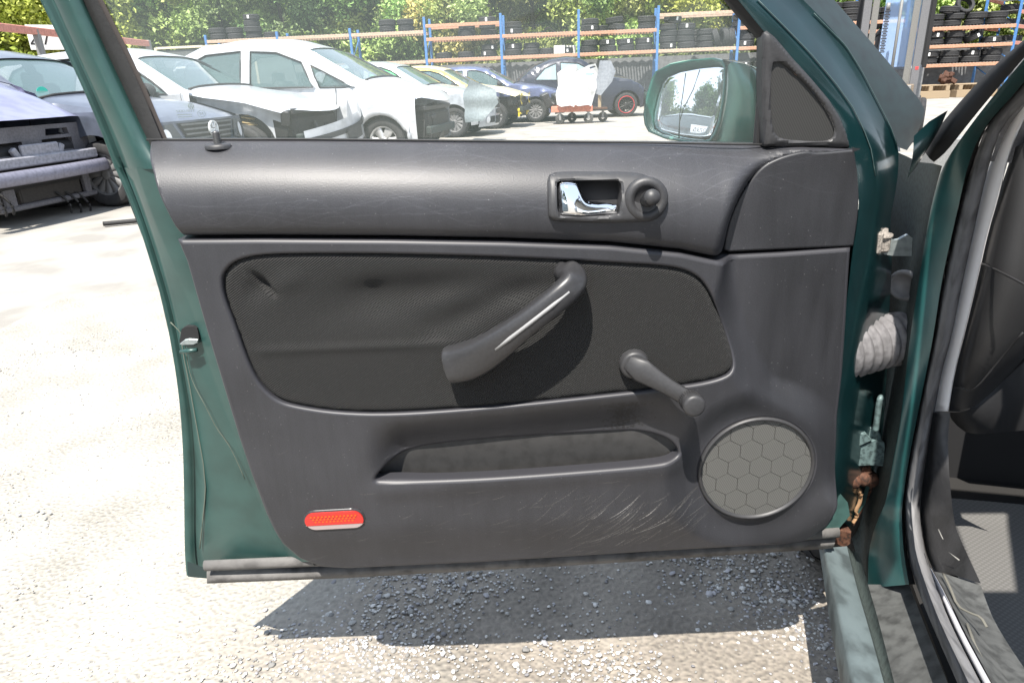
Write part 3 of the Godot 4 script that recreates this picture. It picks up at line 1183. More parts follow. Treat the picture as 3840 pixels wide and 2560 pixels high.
	var f_tw := func(q: Vector2) -> Vector3: return Vector3(q.x, q.y, -.008 - ease_round(far_from(tw, q), .008) - ease_round(far_from(gr, q), .0025))
	sheet(st, tw, [gr], .004, f_tw)
	skirt(st, tw, f_tw, Vector3(0, 0, -.02))
	skirt(st, gr, f_tw, Vector3(0, 0, -.006))
	var tc := obj("tweeter_cover", st, M.knob_plastic, d)
	st = start()
	sheet(st, gr, [], .006, func(q): return Vector3(q.x, q.y, -.0125))
	obj("tweeter_grille", st, M.pierced_dark, tc)
	# lock pin, its knob lost, in a collar on the sill of the window
	var lp: Array = [-.3847, 1.0244, -.006]
	var lc := Vector3(lp[0], lp[1], lp[2])
	st = start()
	lathe(st, PackedVector2Array([Vector2(.018, -.006), Vector2(.018, -.002), Vector2(.0155, .0), Vector2(.011, .0012), Vector2(.007, .000)]), 30, Transform3D(Basis.IDENTITY.scaled(Vector3(1, 1, .8)), lc))
	var collar := obj("lock_pin_collar", st, M.knob_plastic, d)
	st = start()
	var screw := PackedVector2Array()
	for k in 12:
		screw.append(Vector2(.0042 if k % 2 else .0056, k * .0015))
	screw.append(Vector2(0, .0185))
	lathe(st, screw, 14, Transform3D(Basis.IDENTITY, lc))
	obj("lock_pin", st, mat(.12, .12, .12, .35, .6), collar)


func even(p: PackedVector3Array, n: int) -> PackedVector3Array:   # n points at even spacing along a line
	var total := 0.0
	for i in p.size() - 1:
		total += p[i].distance_to(p[i + 1])
	var r := PackedVector3Array()
	var i := 0
	var gone := 0.0
	for k in n:
		var want := total * k / (n - 1)
		while i < p.size() - 2 and gone + p[i].distance_to(p[i + 1]) < want:
			gone += p[i].distance_to(p[i + 1])
			i += 1
		r.append(p[i].lerp(p[i + 1], clampf((want - gone) / p[i].distance_to(p[i + 1]), 0, 1)))
	return r

func strips(lines: Array, n: int, between := 1) -> SurfaceTool:   # smooth loft through lines of any number of points
	var st := start()
	var even_lines := []
	for l in lines:
		even_lines.append(even(flow3(l, 2), n))
	strip(st, even_lines)
	return st

func emblem(parent: Node3D, size: float, m: Material, x: Transform3D, deep: float, called := "emblem") -> void:
	# a ring round a V over a W
	var st := start()
	var o := disc2(Vector2.ZERO, .5, .5, 32)
	var inner := disc2(Vector2.ZERO, .425, .425, 32)
	for k in 32:
		var m2 := (k + 1) % 32
		prism(st, PackedVector2Array([inner[k], o[k], o[m2], inner[m2]]), 0, deep / size)
	for s in [-1.0, 1.0]:
		for bar in [[Vector2(.2, .40), Vector2(.02, .05)], [Vector2(.40, .16), Vector2(.2, -.37)], [Vector2(.2, -.37), Vector2(.02, -.02)]]:
			var a: Vector2 = bar[0] * Vector2(s, 1)
			var b: Vector2 = bar[1] * Vector2(s, 1)
			var side := (b - a).orthogonal().normalized() * .045
			prism(st, PackedVector2Array([a + side, b + side, b - side, a - side]), 0, deep / size * .9)
	var e := obj(called, st, m, parent)
	e.transform = x * Transform3D(Basis.IDENTITY.scaled(Vector3.ONE * size), Vector3.ZERO)

func door_shell(d: Node3D) -> void:
	# rear edge of the door below the window: outer skin, channel, shut face, flange under the lining
	var l0 := p3([-.5816, .9901, -.1, -.5681, .9281, -.1, -.5608, .8428, -.1, -.5559, .7651, -.1, -.5618, .6444, -.1, -.5723, .5557, -.1, -.5909, .448, -.1, -.6219, .2947, -.1, -.6285, .2433, -.1])
	var l1 := p3([-.5694, .9904, -.093, -.5578, .929, -.093, -.5503, .8442, -.093, -.5453, .767, -.093, -.5494, .647, -.093, -.556, .5587, -.093, -.5733, .4517, -.093, -.6025, .3081, -.093, -.609, .2523, -.093])
	var l1b := p3([-.5714, .9891, -.105, -.5609, .927, -.105, -.5526, .8412, -.105, -.5474, .7631, -.105, -.5514, .6417, -.105, -.5571, .5524, -.105, -.5745, .4441, -.105, -.6026, .3046, -.105, -.6081, .2453, -.105])
	var l2 := p3([-.5336, .9941, -.05, -.5248, .9352, -.05, -.5161, .8539, -.05, -.5136, .7609, -.05, -.5185, .6649, -.05, -.5203, .5801, -.05, -.5296, .4599, -.05, -.5624, .3607, -.06, -.5747, .2795, -.07])
	var l3 := p3([-.5198, .9947, -.04, -.5146, .9366, -.04, -.4994, .8558, -.04, -.482, .7701, -.04, -.4763, .6833, -.04, -.466, .6067, -.04, -.4509, .5176, -.04, -.4362, .3887, -.045, -.4081, .3052, -.05])
	var l3b := p3([-.5143, .9952, -.034, -.5078, .9374, -.034, -.4926, .8571, -.034, -.4751, .7719, -.034, -.4694, .6856, -.034, -.459, .6094, -.034, -.4439, .5209, -.034, -.4285, .3937, -.04, -.4, .3088, -.045])
	var l4 := p3([-.4567, .9956, -.012, -.447, .9389, -.012, -.4381, .8606, -.012, -.4287, .7707, -.012, -.4221, .6779, -.012, -.4121, .5956, -.012, -.3995, .4955, -.012, -.3889, .4039, -.015, -.357, .3269, -.02])
	var st := strips([l0, l1, l1b, l2, l3, l3b, l4], 40)
	obj("rear_shut_face", st, M.lit_dull_paint, d)
	st = start()
	tube(st, even(flow3(p3([-.5066, .7345, -.043, -.5104, .67, -.043, -.4919, .6263, -.034, -.4801, .579, -.034, -.4654, .5555, -.032, -.4516, .4893, -.032]), 1), 20), [.0007], 6)
	tube(st, even(p3([-.5228, .7626, -.046, -.5119, .7494, -.05, -.5163, .7089, -.05, -.5167, .6671, -.05, -.52, .596, -.05, -.5232, .5148, -.05, -.5296, .4599, -.05, -.5521, .3867, -.055, -.5694, .3331, -.06]), 20), [.001], 6)
	obj("seam_sealer", st, mat(.11, .125, .10, .8), d)
	# lock opening with its latch
	st = start()
	var lk := rounded(p2([-.5013, .7582, -.4786, .7587, -.4777, .7467, -.4799, .7325, -.4862, .7277, -.5063, .7278, -.5104, .7338, -.5052, .7457]), 1)
	prism(st, lk, -.045, -.0335)
	var lock := obj("lock_opening", st, M.matt_black, d)
	st = start()
	prism(st, p2([-.4991, .7391, -.4922, .7402, -.4792, .7382, -.4804, .7326, -.4876, .73, -.5049, .73, -.5085, .7323]), -.04, -.030, Transform3D.IDENTITY, .001)
	obj("latch", st, M.zinc, lock)
	st = start()
	tube(st, p3([-.5115, .718, -.034, -.4977, .7201, -.031, -.4835, .7221, -.03]), [.003, .0042, .003], 10)
	obj("lock_bead", st, M.lit_dull_paint, lock)
	# window frame, rear upright: lip, groove, face, black channel, felt
	var up := func(l: Array) -> PackedVector3Array:
		var p := p3(l)
		p.insert(0, p[0] + (p[0] - p[1]).normalized() * .17)
		return p
	var f0: PackedVector3Array = up.call([-.6232, 1.215, -.09, -.5966, 1.1135, -.09, -.5849, 1.036, -.095, -.582, .9882, -.1])
	var f1: PackedVector3Array = up.call([-.6097, 1.2137, -.082, -.5853, 1.1131, -.082, -.5741, 1.0361, -.088, -.5697, .9884, -.094])
	var f2: PackedVector3Array = up.call([-.6114, 1.2151, -.095, -.5884, 1.1132, -.095, -.575, 1.0353, -.1, -.57, .9873, -.104])
	var f3: PackedVector3Array = up.call([-.58, 1.2095, -.05, -.5584, 1.1121, -.05, -.5404, 1.0376, -.05, -.5335, .9922, -.05])
	var f4: PackedVector3Array = up.call([-.5603, 1.2078, -.04, -.5383, 1.1113, -.04, -.5218, 1.0377, -.04, -.5145, .9932, -.036])
	var f5: PackedVector3Array = up.call([-.5414, 1.2066, -.034, -.5212, 1.1107, -.034, -.4987, 1.0329, -.03, -.4782, .9944, -.014])
	var f6: PackedVector3Array = up.call([-.5434, 1.2083, -.05, -.5191, 1.1107, -.05, -.4945, 1.0309, -.04, -.4728, .9935, -.02])
	obj("rear_window_frame", strips([f0, f1, f2, f3, f4, f5, f6], 24), M.lit_dull_paint, d)
	var f7: PackedVector3Array = up.call([-.5378, 1.2077, -.046, -.5135, 1.1105, -.046, -.4888, 1.0263, -.036, -.4718, .9981, -.02])
	var f8: PackedVector3Array = up.call([-.5269, 1.2063, -.036, -.502, 1.11, -.036, -.4819, 1.0335, -.03, -.4668, .9991, -.02])
	var f9: PackedVector3Array = up.call([-.5169, 1.2058, -.034, -.4877, 1.1095, -.034, -.4691, 1.0332, -.028, -.4591, 1.0056, -.022])
	obj("window_seal", strips([f6, f7, f8, f9], 24), M.rubber, d)
	var f10: PackedVector3Array = up.call([-.5168, 1.2061, -.038, -.4874, 1.1095, -.038, -.4707, 1.0328, -.034, -.4617, 1.0049, -.03])
	var f11: PackedVector3Array = up.call([-.5107, 1.2058, -.037, -.4817, 1.1093, -.037, -.4642, 1.0325, -.034, -.4557, 1.0047, -.03])
	obj("glass_channel", strips([f9, f10, f11], 24), M.felt, d)
	# front upright of the frame with the triangle for the mirror, down to the hinge edge
	var g0: PackedVector3Array = up.call([.3063, 1.1757, -.018, .3448, 1.1357, -.018, .3815, 1.1008, -.018, .4085, 1.0762, -.018, .4352, 1.049, -.018, .4521, 1.0283, -.018, .4632, 1.0075, -.018, .473, .9839, -.014, .4878, .949, -.012, .4955, .9211, -.012, .4991, .8878, -.012, .4973, .8399, -.012, .4997, .782, -.012, .4995, .6936, -.012, .4989, .6176, -.012, .5007, .5405, -.012, .5027, .4923, -.012, .5033, .4426, -.012, .4956, .3874, -.012])
	var g1: PackedVector3Array = up.call([.3298, 1.1749, -.018, .3678, 1.1431, -.018, .407, 1.1079, -.018, .4461, 1.0689, -.018, .4732, 1.0376, -.018, .4922, 1.0087, -.018, .5063, .9829, -.018, .5178, .9471, -.018, .5224, .9252, -.018, .5223, .8858, -.018, .5233, .8335, -.018, .5191, .7795, -.018, .5187, .6904, -.018, .5193, .6139, -.018, .5236, .5362, -.018, .5267, .4877, -.018, .5276, .4377, -.018, .5215, .3776, -.018])
	var g2: PackedVector3Array = up.call([.3782, 1.1784, -.07, .4148, 1.1472, -.07, .4515, 1.1119, -.07, .4871, 1.0729, -.07, .5172, 1.0353, -.07, .5435, .9944, -.07, .5568, .9664, -.07, .567, .9348, -.07, .5698, .9092, -.07, .5662, .8742, -.07, .5714, .8162, -.07, .5717, .7618, -.07, .5721, .6679, -.07, .5733, .5872, -.07, .5741, .5055, -.07, .5777, .4543, -.07, .5775, .4017, -.07, .5714, .3328, -.07])
	var g3: PackedVector3Array = up.call([.4133, 1.1777, -.075, .4491, 1.1475, -.075, .4795, 1.1184, -.075, .5077, 1.083, -.075, .5361, 1.0421, -.075, .5607, 1.0055, -.075, .579, .9801, -.08, .5902, .9377, -.09, .596, .9035, -.1, .6001, .8612, -.11, .6192, .802, -.12, .6257, .7447, -.12, .6373, .6457, -.12, .6419, .5608, -.12, .643, .4751, -.12, .6449, .4214, -.12, .6421, .3663, -.12, .6289, .2904, -.12])
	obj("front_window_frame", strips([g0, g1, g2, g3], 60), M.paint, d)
	var k0: PackedVector3Array = up.call([.4137, 1.1778, -.076, .4495, 1.1475, -.076, .4799, 1.1184, -.076, .5081, 1.083, -.076, .5366, 1.0421, -.076, .5613, 1.0054, -.076, .578, .9782, -.08])
	var k1: PackedVector3Array = up.call([.4462, 1.1796, -.105, .4842, 1.1461, -.105, .518, 1.1132, -.105, .5513, 1.0765, -.105, .5817, 1.0378, -.105, .6005, 1.0102, -.105, .606, .9706, -.105])
	var k2: PackedVector3Array = up.call([.4888, 1.1826, -.15, .5291, 1.1453, -.15, .5684, 1.1084, -.15, .6073, 1.0705, -.15, .6377, 1.0407, -.15, .6527, 1.0244, -.15, .6414, .9816, -.15])
	obj("outer_edge", strips([k0, k1, k2], 30), M.dark_edge, d)
	st = start()
	tube(st, even(p3([.3317, 1.1748, -.017, .3673, 1.1441, -.017, .4064, 1.1095, -.017, .4454, 1.0706, -.017, .4725, 1.0394, -.017, .4916, 1.0099, -.017, .5058, .983, -.017, .5173, .9472, -.017]), 24), [.0007], 6)
	tube(st, even(p3([.4282, 1.1609, -.072, .4785, 1.1183, -.073, .5067, 1.0831, -.073, .535, 1.0422, -.073, .5596, 1.0057, -.073, .5753, .9804, -.078]), 24), [.0006], 6)
	obj("edge_highlight", st, mat(.05, .085, .083, .6), d).set_meta("kind", "stuff")  # thin pale lines painting the highlights along the ridge and outer edge
	st = start()
	var b0: PackedVector3Array = up.call([.2938, 1.1784, -.04, .3037, 1.1682, -.04, .3251, 1.1461, -.04, .3442, 1.1275, -.04, .3539, 1.1175, -.04])
	var b1: PackedVector3Array = up.call([.295, 1.1768, -.025, .3059, 1.1668, -.025, .3269, 1.1461, -.025, .3433, 1.1299, -.025, .351, 1.1207, -.025])
	var b2: PackedVector3Array = up.call([.3148, 1.1756, -.02, .3245, 1.1667, -.02, .3383, 1.152, -.02, .3486, 1.1388, -.02, .3556, 1.1313, -.02])
	obj("front_window_seal", strips([b0, b1, b2], 16), M.rubber, d)
	st = start()
	var post: Array = [.3464, 1.1279, -.03, .3593, .9919, -.03]
	block(st, Vector3((post[0] + post[3]) / 2, (post[1] + post[4]) / 2, -.035), Vector3(.009, .16, .012), .002)
	obj("mirror_post", st, M.matt_black, d)
	# top rail of the frame, up above the view
	st = start()
	tube(st, flow3(PackedVector3Array([f3[0] + Vector3(.03, -.01, .01), Vector3(-.53, 1.40, -.05), Vector3(-.2, 1.44, -.06), Vector3(.1, 1.425, -.055), g1[0] + Vector3(0, .01, -.03)]), 2), [.03], 10, Vector2(1, .6))
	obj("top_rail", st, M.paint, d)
	# inner panel, outer skin, seals along the lower edge
	var body := p2([-.5816, .9901, -.5608, .8428, -.5618, .6444, -.5909, .448, -.6281, .2453])
	body.append_array(PackedVector2Array([Vector2(.55, .33), Vector2(.57, .36), Vector2(.585, .6), Vector2(.585, .88)]))
	st = start()
	sheet(st, body, [], .03, func(q): return Vector3(q.x, q.y, -.102 - .035 * sin(clampf((q.y - .3) / .7, 0, 1) * PI) * sin(clampf((q.x + .62) / 1.3, 0, 1) * PI)), true)
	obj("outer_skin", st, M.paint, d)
	st = start()
	var inner := p2([-.4654, .9849, -.4451, .8562, -.4292, .6783, -.4015, .4459, -.362, .3098, .5035, .3357, .5216, .4301, .5038, .8089, .4904, .9788])
	sheet(st, inner, [], .05, func(q): return Vector3(q.x, q.y, -.032))
	obj("inner_panel", st, M.matt_black, d)
	st = start()
	tube(st, p3([-.559, .3078, -.045, -.3803, .3113, -.042, -.0729, .3091, -.042, .2345, .3171, -.042, .5614, .3274, -.045]), [.0105], 10, Vector2(.7, 1.0))
	obj("upper_bottom_seal", st, M.dusty_rubber, d)
	st = start()
	var s0 := p3([-.5639, .2875, -.055, -.3092, .286, -.055, .16, .2936, -.055, .5641, .3068, -.055])
	var s1 := p3([-.5611, .2833, -.046, -.3078, .2819, -.046, .1588, .2894, -.046, .559, .3027, -.046])
	var s2 := p3([-.5656, .2647, -.05, -.3107, .2652, -.05, .1596, .2757, -.05, .5595, .2893, -.05])
	st = start()
	strip(st, [s2, s1, s0].map(func(l): return l))
	var sback := []
	for l in [s0, s2]:
		var b: PackedVector3Array = l.duplicate()
		for k in b.size():
			b[k].z -= .014
		sback.append(b)
	strip(st, [s0, sback[0]])
	strip(st, [sback[1], s2])
	obj("lower_bottom_seal", st, M.dusty_rubber, d)
	st = start()
	sheet(st, p2([-.5982, .3061, -.5687, .2894, .5691, .316, .5674, .2878, -.5694, .2661, -.6038, .2717]), [], .04, func(q): return Vector3(q.x, q.y, -.062))
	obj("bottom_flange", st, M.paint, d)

func door_window(d: Node3D) -> void:
	var st := start()
	var pane := p2([-.514, 1.2059, -.4817, 1.1093, -.4656, 1.0323, -.4588, 1.0164, .3655, .9858, .3524, 1.1212, .3037, 1.1716])
	pane.append_array(p2([.2552, 1.2196, .0877, 1.2497, -.242, 1.2608, -.5231, 1.2362]))
	sheet(st, pane, [], .1, func(q): return Vector3(q.x, q.y, -.0375 - .012 * pow((q.y - 1.0) / .45, 2.0)))
	var w := obj("window_glass", st, M.window, d)
	var at: Array = [-.424, 1.073, -.0365, -.4359, 1.0672, -.0365, -.4118, 1.063, -.0365]
	var etch := mat(.16, .19, .18, .8)
	emblem(w, .0078, etch, Transform3D(Basis.IDENTITY, Vector3(at[0], at[1], at[2])), .0003, "etched_emblem")
	letters("SEKURIT", .0030, etch, w, Transform3D(Basis.IDENTITY.scaled(Vector3(1.7, 1, 1)), Vector3(at[3] + .003, at[4], at[5])), .0003, false, "etched_lettering")
	letters("E4", .0036, etch, w, Transform3D(Basis.IDENTITY, Vector3(at[6], at[7], at[8])), .0003, false, "etched_mark")
	st = start()
	var o := disc2(Vector2(at[6], at[7]), .0055, .0045, 24)
	var i2 := disc2(Vector2(at[6], at[7]), .005, .004, 24)
	for k in 24:
		prism(st, PackedVector2Array([i2[k], o[k], o[(k + 1) % 24], i2[(k + 1) % 24]]), -.0366, -.0363)
	for k in 2:
		block(st, Vector3(at[3] + .001, at[4] - .0045 - .003 * k, -.0364), Vector3(.021 - .002 * k, .0009, .0003))
	obj("etched_ring", st, etch, w)
	# outside mirror: a deep shell open towards the rear, its glass turned to the driver
	var rim := p3([.3379, 1.0997, -.1508, .3341, 1.1072, -.1551, .3222, 1.1121, -.1651, .2941, 1.1107, -.1861, .2661, 1.1059, -.2065, .2466, 1.0959, -.2195, .2406, 1.0844, -.222, .2339, 1.061, -.2228, .2289, 1.031, -.2211, .2307, 1.0143, -.2166, .2362, 1.0029, -.2103, .2564, .9938, -.1934, .2854, .9885, -.1703, .3088, .9865, -.1521, .3205, .9907, -.144, .3259, 1.0003, -.1417, .3317, 1.0194, -.1409, .3361, 1.0506, -.1433, .3378, 1.0752, -.1465])
	var gl := p3([.342, 1.0955, -.1673, .3355, 1.0977, -.1727, .3272, 1.0981, -.179, .3078, 1.0965, -.1935, .2837, 1.0925, -.211, .2672, 1.0861, -.2224, .26, 1.0778, -.2263, .2534, 1.0568, -.2275, .2485, 1.0341, -.227, .2473, 1.02, -.2254, .2497, 1.0085, -.2214, .2583, 1.0018, -.2136, .2849, .9936, -.1919, .3117, .9902, -.171, .3208, .9936, -.1647, .3263, 1.0034, -.1623, .3316, 1.0196, -.1612, .3378, 1.0469, -.1615, .3413, 1.0719, -.1635])
	var mid := Vector3.ZERO
	for v in gl:
		mid += v / gl.size()
	var n := Vector3(-.60, .145, .79).normalized()
	st = start()
	var rings := []
	for k in 5:
		var ring := PackedVector3Array()
		for i in rim.size():
			var v := rim[i]
			if k < 3:
				v = rim[i].lerp(mid, [.0, .02, .07][k]) + n * [-.006, .004, .0][k]
			elif k == 3:
				v = gl[i].lerp(mid, -.03) - n * .002
			else:
				v = gl[i].lerp(mid, .0) - n * .010
			ring.append(v)
		ring.reverse()
		rings.append(ring)
	ring_mesh(st, rings, false)
	var mr := obj("outside_mirror", st, M.mirror_paint, d)
	st = start()
	rings = []
	for k in 6:
		var ring := PackedVector3Array()
		var t := k / 5.0
		for i in rim.size():
			ring.append(rim[i].lerp(mid + Vector3(.025, 0, 0), [0, -.03, .0, .14, .4, 1.0][k]) - n * [.006, .03, .06, .085, .1, .108][k])
		rings.append(ring)
	ring_mesh(st, rings, false)
	obj("mirror_shell", st, M.mirror_paint, mr)
	st = start()
	rings = []
	for k in 6:   # a convex glass
		var ring := PackedVector3Array()
		var t := 1.0 - k / 5.0
		for i in gl.size():
			var p := mid.lerp(gl[i], t)
			p -= n * (p - mid).dot(n) * 1.0
			ring.append(p - n * (p - mid).length_squared() / (2 * 1.25))
		ring.reverse()
		rings.append(ring)
	ring_mesh(st, rings, true)
	var mg := obj("mirror_glass", st, M.mirror, mr)
	var on_glass := func(q: Vector3) -> Vector3: return q - n * ((q - mid).dot(n) + (q - mid).length_squared() / 2.5 - .0006)
	for l in [p3([.2865, 1.0923, -.2, .2854, 1.0608, -.2, .2835, 1.03, -.2, .2795, .9932, -.19]), p3([.3075, 1.0959, -.19, .2984, 1.0669, -.19, .2901, 1.0377, -.2, .2842, 1.0179, -.2, .2781, .9933, -.19])]:
		for k in l.size():
			l[k] = on_glass.call(l[k])
		st = start()
		tube(st, l, [.00055], 5)
		obj("crack", st, mat(.05, .06, .06, .4), mg)
	# the arm that carries it, sweeping back to the corner of the window
	st = start()
	var a0 := p3([.3328, 1.0994, -.128, .336, 1.0753, -.128, .3359, 1.0509, -.13, .3341, 1.0194, -.138, .3303, .9985, -.147, .3273, .9768, -.15])
	var a1 := p3([.3348, 1.1038, -.115, .3399, 1.0752, -.108, .3419, 1.0512, -.108, .3394, 1.0175, -.112, .3371, .9951, -.12, .3334, .9756, -.125])
	var a2 := p3([.3507, 1.1006, -.105, .3522, 1.0748, -.088, .3557, 1.0501, -.088, .3583, 1.0146, -.098, .36, .9923, -.105, .3619, .9747, -.11])
	var a3 := p3([.3723, 1.0894, -.11, .3677, 1.0714, -.085, .3701, 1.0479, -.082, .3751, 1.0176, -.088, .3781, .9928, -.09, .3797, .976, -.09])
	var a4 := p3([.4014, 1.073, -.14, .3959, 1.0672, -.12, .3943, 1.0463, -.11, .3973, 1.0155, -.11, .3998, .9904, -.11, .4015, .9733, -.11])
	var aa := strips([a0, a1, a2, a3, a4], 20)
	obj("mirror_arm", aa, M.mirror_paint, mr)
	st = start()
	rings = []
	var bt := p3([.3309, 1.0995, -.13, .3179, 1.1118, -.15, .3285, 1.1081, -.137, .3419, 1.106, -.122, .3575, 1.0993, -.11, .3721, 1.0918, -.11])
	strip(st, [PackedVector3Array([bt[2], bt[2] + Vector3(.02, .0, -.08)]), PackedVector3Array([bt[3], bt[3] + Vector3(.02, 0, -.08)]), PackedVector3Array([bt[4], bt[4] + Vector3(.02, 0, -.06)]), PackedVector3Array([bt[5], bt[5] + Vector3(.02, 0, -.04)])])
	obj("mirror_arm_top", st, M.mirror_paint, mr)


# ---------------------------------------------------------------- the body of the green car
# In the car's own axes x runs outwards on the driver's side, y up and z forwards, from the front foot of the door opening.
func car_strip(lines: Array, n: int) -> SurfaceTool:
	return strips(lines, n)

func green_car() -> void:
	var g := thing("green_car", "dusty green car body with open doorway, grey seals and bare footwell", "car", Vector3(.548, 0, -1.005), atan2(.29, -.957))
	var b0 := p3([-.088, 1.1117, -.1597, -.088, 1.0786, -.0617, -.088, 1.0358, .0328, -.088, .9944, .1155, -.088, .9559, .1608, -.088, .9403, .1774, -.088, .899, .2286, -.088, .8714, .2608, -.088, .8084, .26, -.088, .7765, .258, -.088, .6697, .1902, -.088, .5787, .148, -.088, .468, .1402, -.088, .3708, .1473, -.088, .2904, .1503, -.088, .2238, .1435, -.08, .201, .0899])
	var b1 := p3([-.075, 1.0911, -.2102, -.075, 1.0512, -.1395, -.075, 1.0094, -.0725, -.075, .9548, .0032, -.075, .9101, .0181, -.075, .8575, .0207, -.075, .7854, .0139, -.075, .6908, .007, -.075, .6418, -.005, -.075, .5685, -.0254, -.075, .4807, -.0246, -.075, .4142, -.0278, -.075, .3982, -.0192, -.075, .332, .0109, -.072, .2849, .0086, -.068, .2506, -.0377])
	var b2 := p3([-.1, 1.0664, -.1509, -.1, 1.0475, -.1196, -.1, 1.0068, -.0426, -.1, .9571, -.0164, -.1, .9158, -.0157, -.1, .8646, -.0102, -.1, .7914, -.0037, -.1, .7015, -.0169, -.1, .6485, -.0157, -.1, .5658, -.0147, -.1, .4777, -.014, -.1, .4161, -.0248, -.1, .4036, -.0214, -.1, .3787, -.0485, -.1, .3525, -.0733, -.1, .3323, -.1282])
	for l in [b0, b1, b2]:
		l.insert(0, l[0] + (l[0] - l[1]).normalized() * .35)
	var b1m := PackedVector3Array()
	var e1 := even(flow3(b1, 1), 40)
	var e2 := even(flow3(b2, 1), 40)
	for k in 40:
		b1m.append(e1[k].lerp(e2[k], .5) + Vector3(.004, 0, -.006) * smoothstep(0, .3, k / 40.0))
	var e1a := PackedVector3Array()
	for k in 40:
		e1a.append(e1[k].lerp(e2[k], .12) + Vector3(.002, 0, -.003))
	obj("door_pillar", strips([b1, e1a, b1m, e2], 60), M.pillar_paint, g)
	# outward face of the pillar, dirty, forward of the bright face
	var h0 := b0.slice(6)
	var h1 := b1.slice(4)
	var b0b := PackedVector3Array()
	for v in h0:
		b0b.append(v + Vector3(.0, 0, .16))
	var b01 := PackedVector3Array()
	var e0 := even(flow3(h0, 1), 40)
	e1 = even(flow3(h1, 1), 40)
	for k in 40:
		b01.append(e0[k].lerp(e1[k], .6) + Vector3(-.004, 0, .008))
	obj("hinge_face", strips([b0b, h0, b01, h1], 60), M.grimy_dark, g)
	# seal of the windscreen along the sloping pillar
	var st := start()
	var s0 := p3([-.07, 1.1105, -.2136, -.07, 1.0792, -.1211, -.07, 1.0388, -.0319, -.07, .9997, .0462, -.07, .9656, .0803])
	var s1 := p3([-.05, 1.1011, -.2782, -.05, 1.0688, -.205, -.05, 1.0301, -.1288, -.05, .9924, -.0605, -.05, .9683, -.0255])
	var s2 := p3([-.06, 1.0923, -.2538, -.06, 1.0583, -.1897, -.06, 1.0183, -.1205, -.06, .9782, -.0547, -.06, .9619, -.0108])
	for l in [s0, s1, s2]:
		l.insert(0, l[0] + (l[0] - l[1]).normalized() * .35)
	obj("windscreen_seal", strips([s0, s1, s2], 30), M.felt_black, g)
	# rubber door seal: a bulging strip all the way down and along the sill
	var r0 := p3([-.115, 1.0678, -.1058, -.115, 1.0109, -.0085, -.115, .9623, .0097, -.115, .9088, .0285, -.115, .8556, .0341, -.115, .7796, .0407, -.115, .6847, .0308, -.115, .6286, .034, -.115, .5433, .033, -.115, .4501, .0359, -.115, .3872, .0224, -.115, .3828, .013, -.115, .3556, -.0127, -.115, .3314, -.0421, -.115, .3204, -.1103, -.115, .3221, -.1884, -.115, .3334, -.3179])
	var r1 := p3([-.095, 1.0567, -.1714, -.095, 1.0174, -.1011, -.095, .9728, -.084, -.095, .9251, -.0743, -.095, .877, -.0701, -.095, .8089, -.067, -.095, .7215, -.0717, -.095, .6686, -.0641, -.095, .5912, -.0658, -.095, .5103, -.0699, -.095, .4522, -.0806, -.095, .4444, -.0833, -.095, .4232, -.1118, -.095, .4021, -.1397, -.095, .3946, -.2044, -.095, .3919, -.2703, -.095, .4044, -.3901])
	var r2 := p3([-.125, 1.0398, -.0927, -.125, 1.0126, -.0373, -.125, .9657, -.0219, -.125, .916, -.0159, -.125, .8663, -.0156, -.125, .7948, -.0119, -.125, .7022, -.0143, -.125, .6447, -.0018, -.125, .5624, -.0026, -.125, .4819, -.0154, -.125, .4213, -.0269, -.125, .4093, -.0241, -.125, .3879, -.0554, -.125, .3679, -.0877, -.125, .3611, -.1568, -.125, .3553, -.2226, -.125, .3705, -.3505])
	for l in [r0, r1, r2]:
		l.insert(0, l[0] + (l[0] - l[1]).normalized() * .35)
		l.append(l[-1] + (l[-1] - l[-2]).normalized() * .6)
	obj("door_seal", strips([r0, r1, r2], 80), M.seal_grey, g)
	obj("seal_channel", strips([b2, r0.slice(0, 16)], 60), M.matt_black, g)
	# pale trim strip inside the seal
	var w0 := p3([-.13, 1.0466, -.0739, -.13, 1.011, -.0473, -.128, .9647, -.0127, -.128, .9146, -.0066, -.128, .8644, -.0063, -.128, .7923, -.0026, -.128, .699, -.005, -.128, .6409, .0076, -.128, .573, .0017])
	var w1 := p3([-.124, 1.0483, -.1209, -.124, 1.0088, -.0904, -.124, .9721, -.0787, -.124, .9259, -.0772, -.124, .8769, -.0661, -.124, .8097, -.0654, -.124, .7191, -.0596, -.124, .6668, -.054, -.124, .6033, -.0604])
	var w2 := p3([-.14, 1.0451, -.0809, -.14, 1.0034, -.0497, -.14, .9657, -.0374, -.14, .9182, -.0356, -.14, .8672, -.0242, -.14, .7974, -.0237, -.14, .7032, -.0178, -.14, .6489, -.0121, -.14, .5835, -.0185])
	obj("pillar_trim", strips([w0, w1, w2], 40), M.trim_white, g)
	var t0 := p3([-.124, 1.0536, -.1178, -.124, 1.0409, -.095, -.124, 1.0129, -.0404, -.124, .9645, -.0259])
	var t1 := p3([-.15, 1.0426, -.1309, -.15, 1.028, -.091, -.15, 1.0016, -.0414, -.14, .9647, -.0487])
	var t2 := p3([-.24, 1.0226, -.0059, -.24, 1.0045, .0201, -.24, .9772, .0709, -.2, .9515, .0332])
	obj("upper_pillar_trim", strips([t0, t1, t2], 20), M.trim_grey, g)
	# end of the dashboard
	var d0 := p3([-.145, .9823, -.0352, -.145, .9162, -.0158, -.145, .8643, -.004, -.145, .7932, -.0034, -.145, .6973, .0028, -.145, .6419, .0088, -.145, .579, -.0068])
	var d1 := p3([-.135, .993, -.0907, -.135, .9265, -.0809, -.135, .8791, -.0752, -.135, .8135, -.0771, -.135, .7249, -.073, -.135, .6732, -.067, -.15, .5938, -.0386])
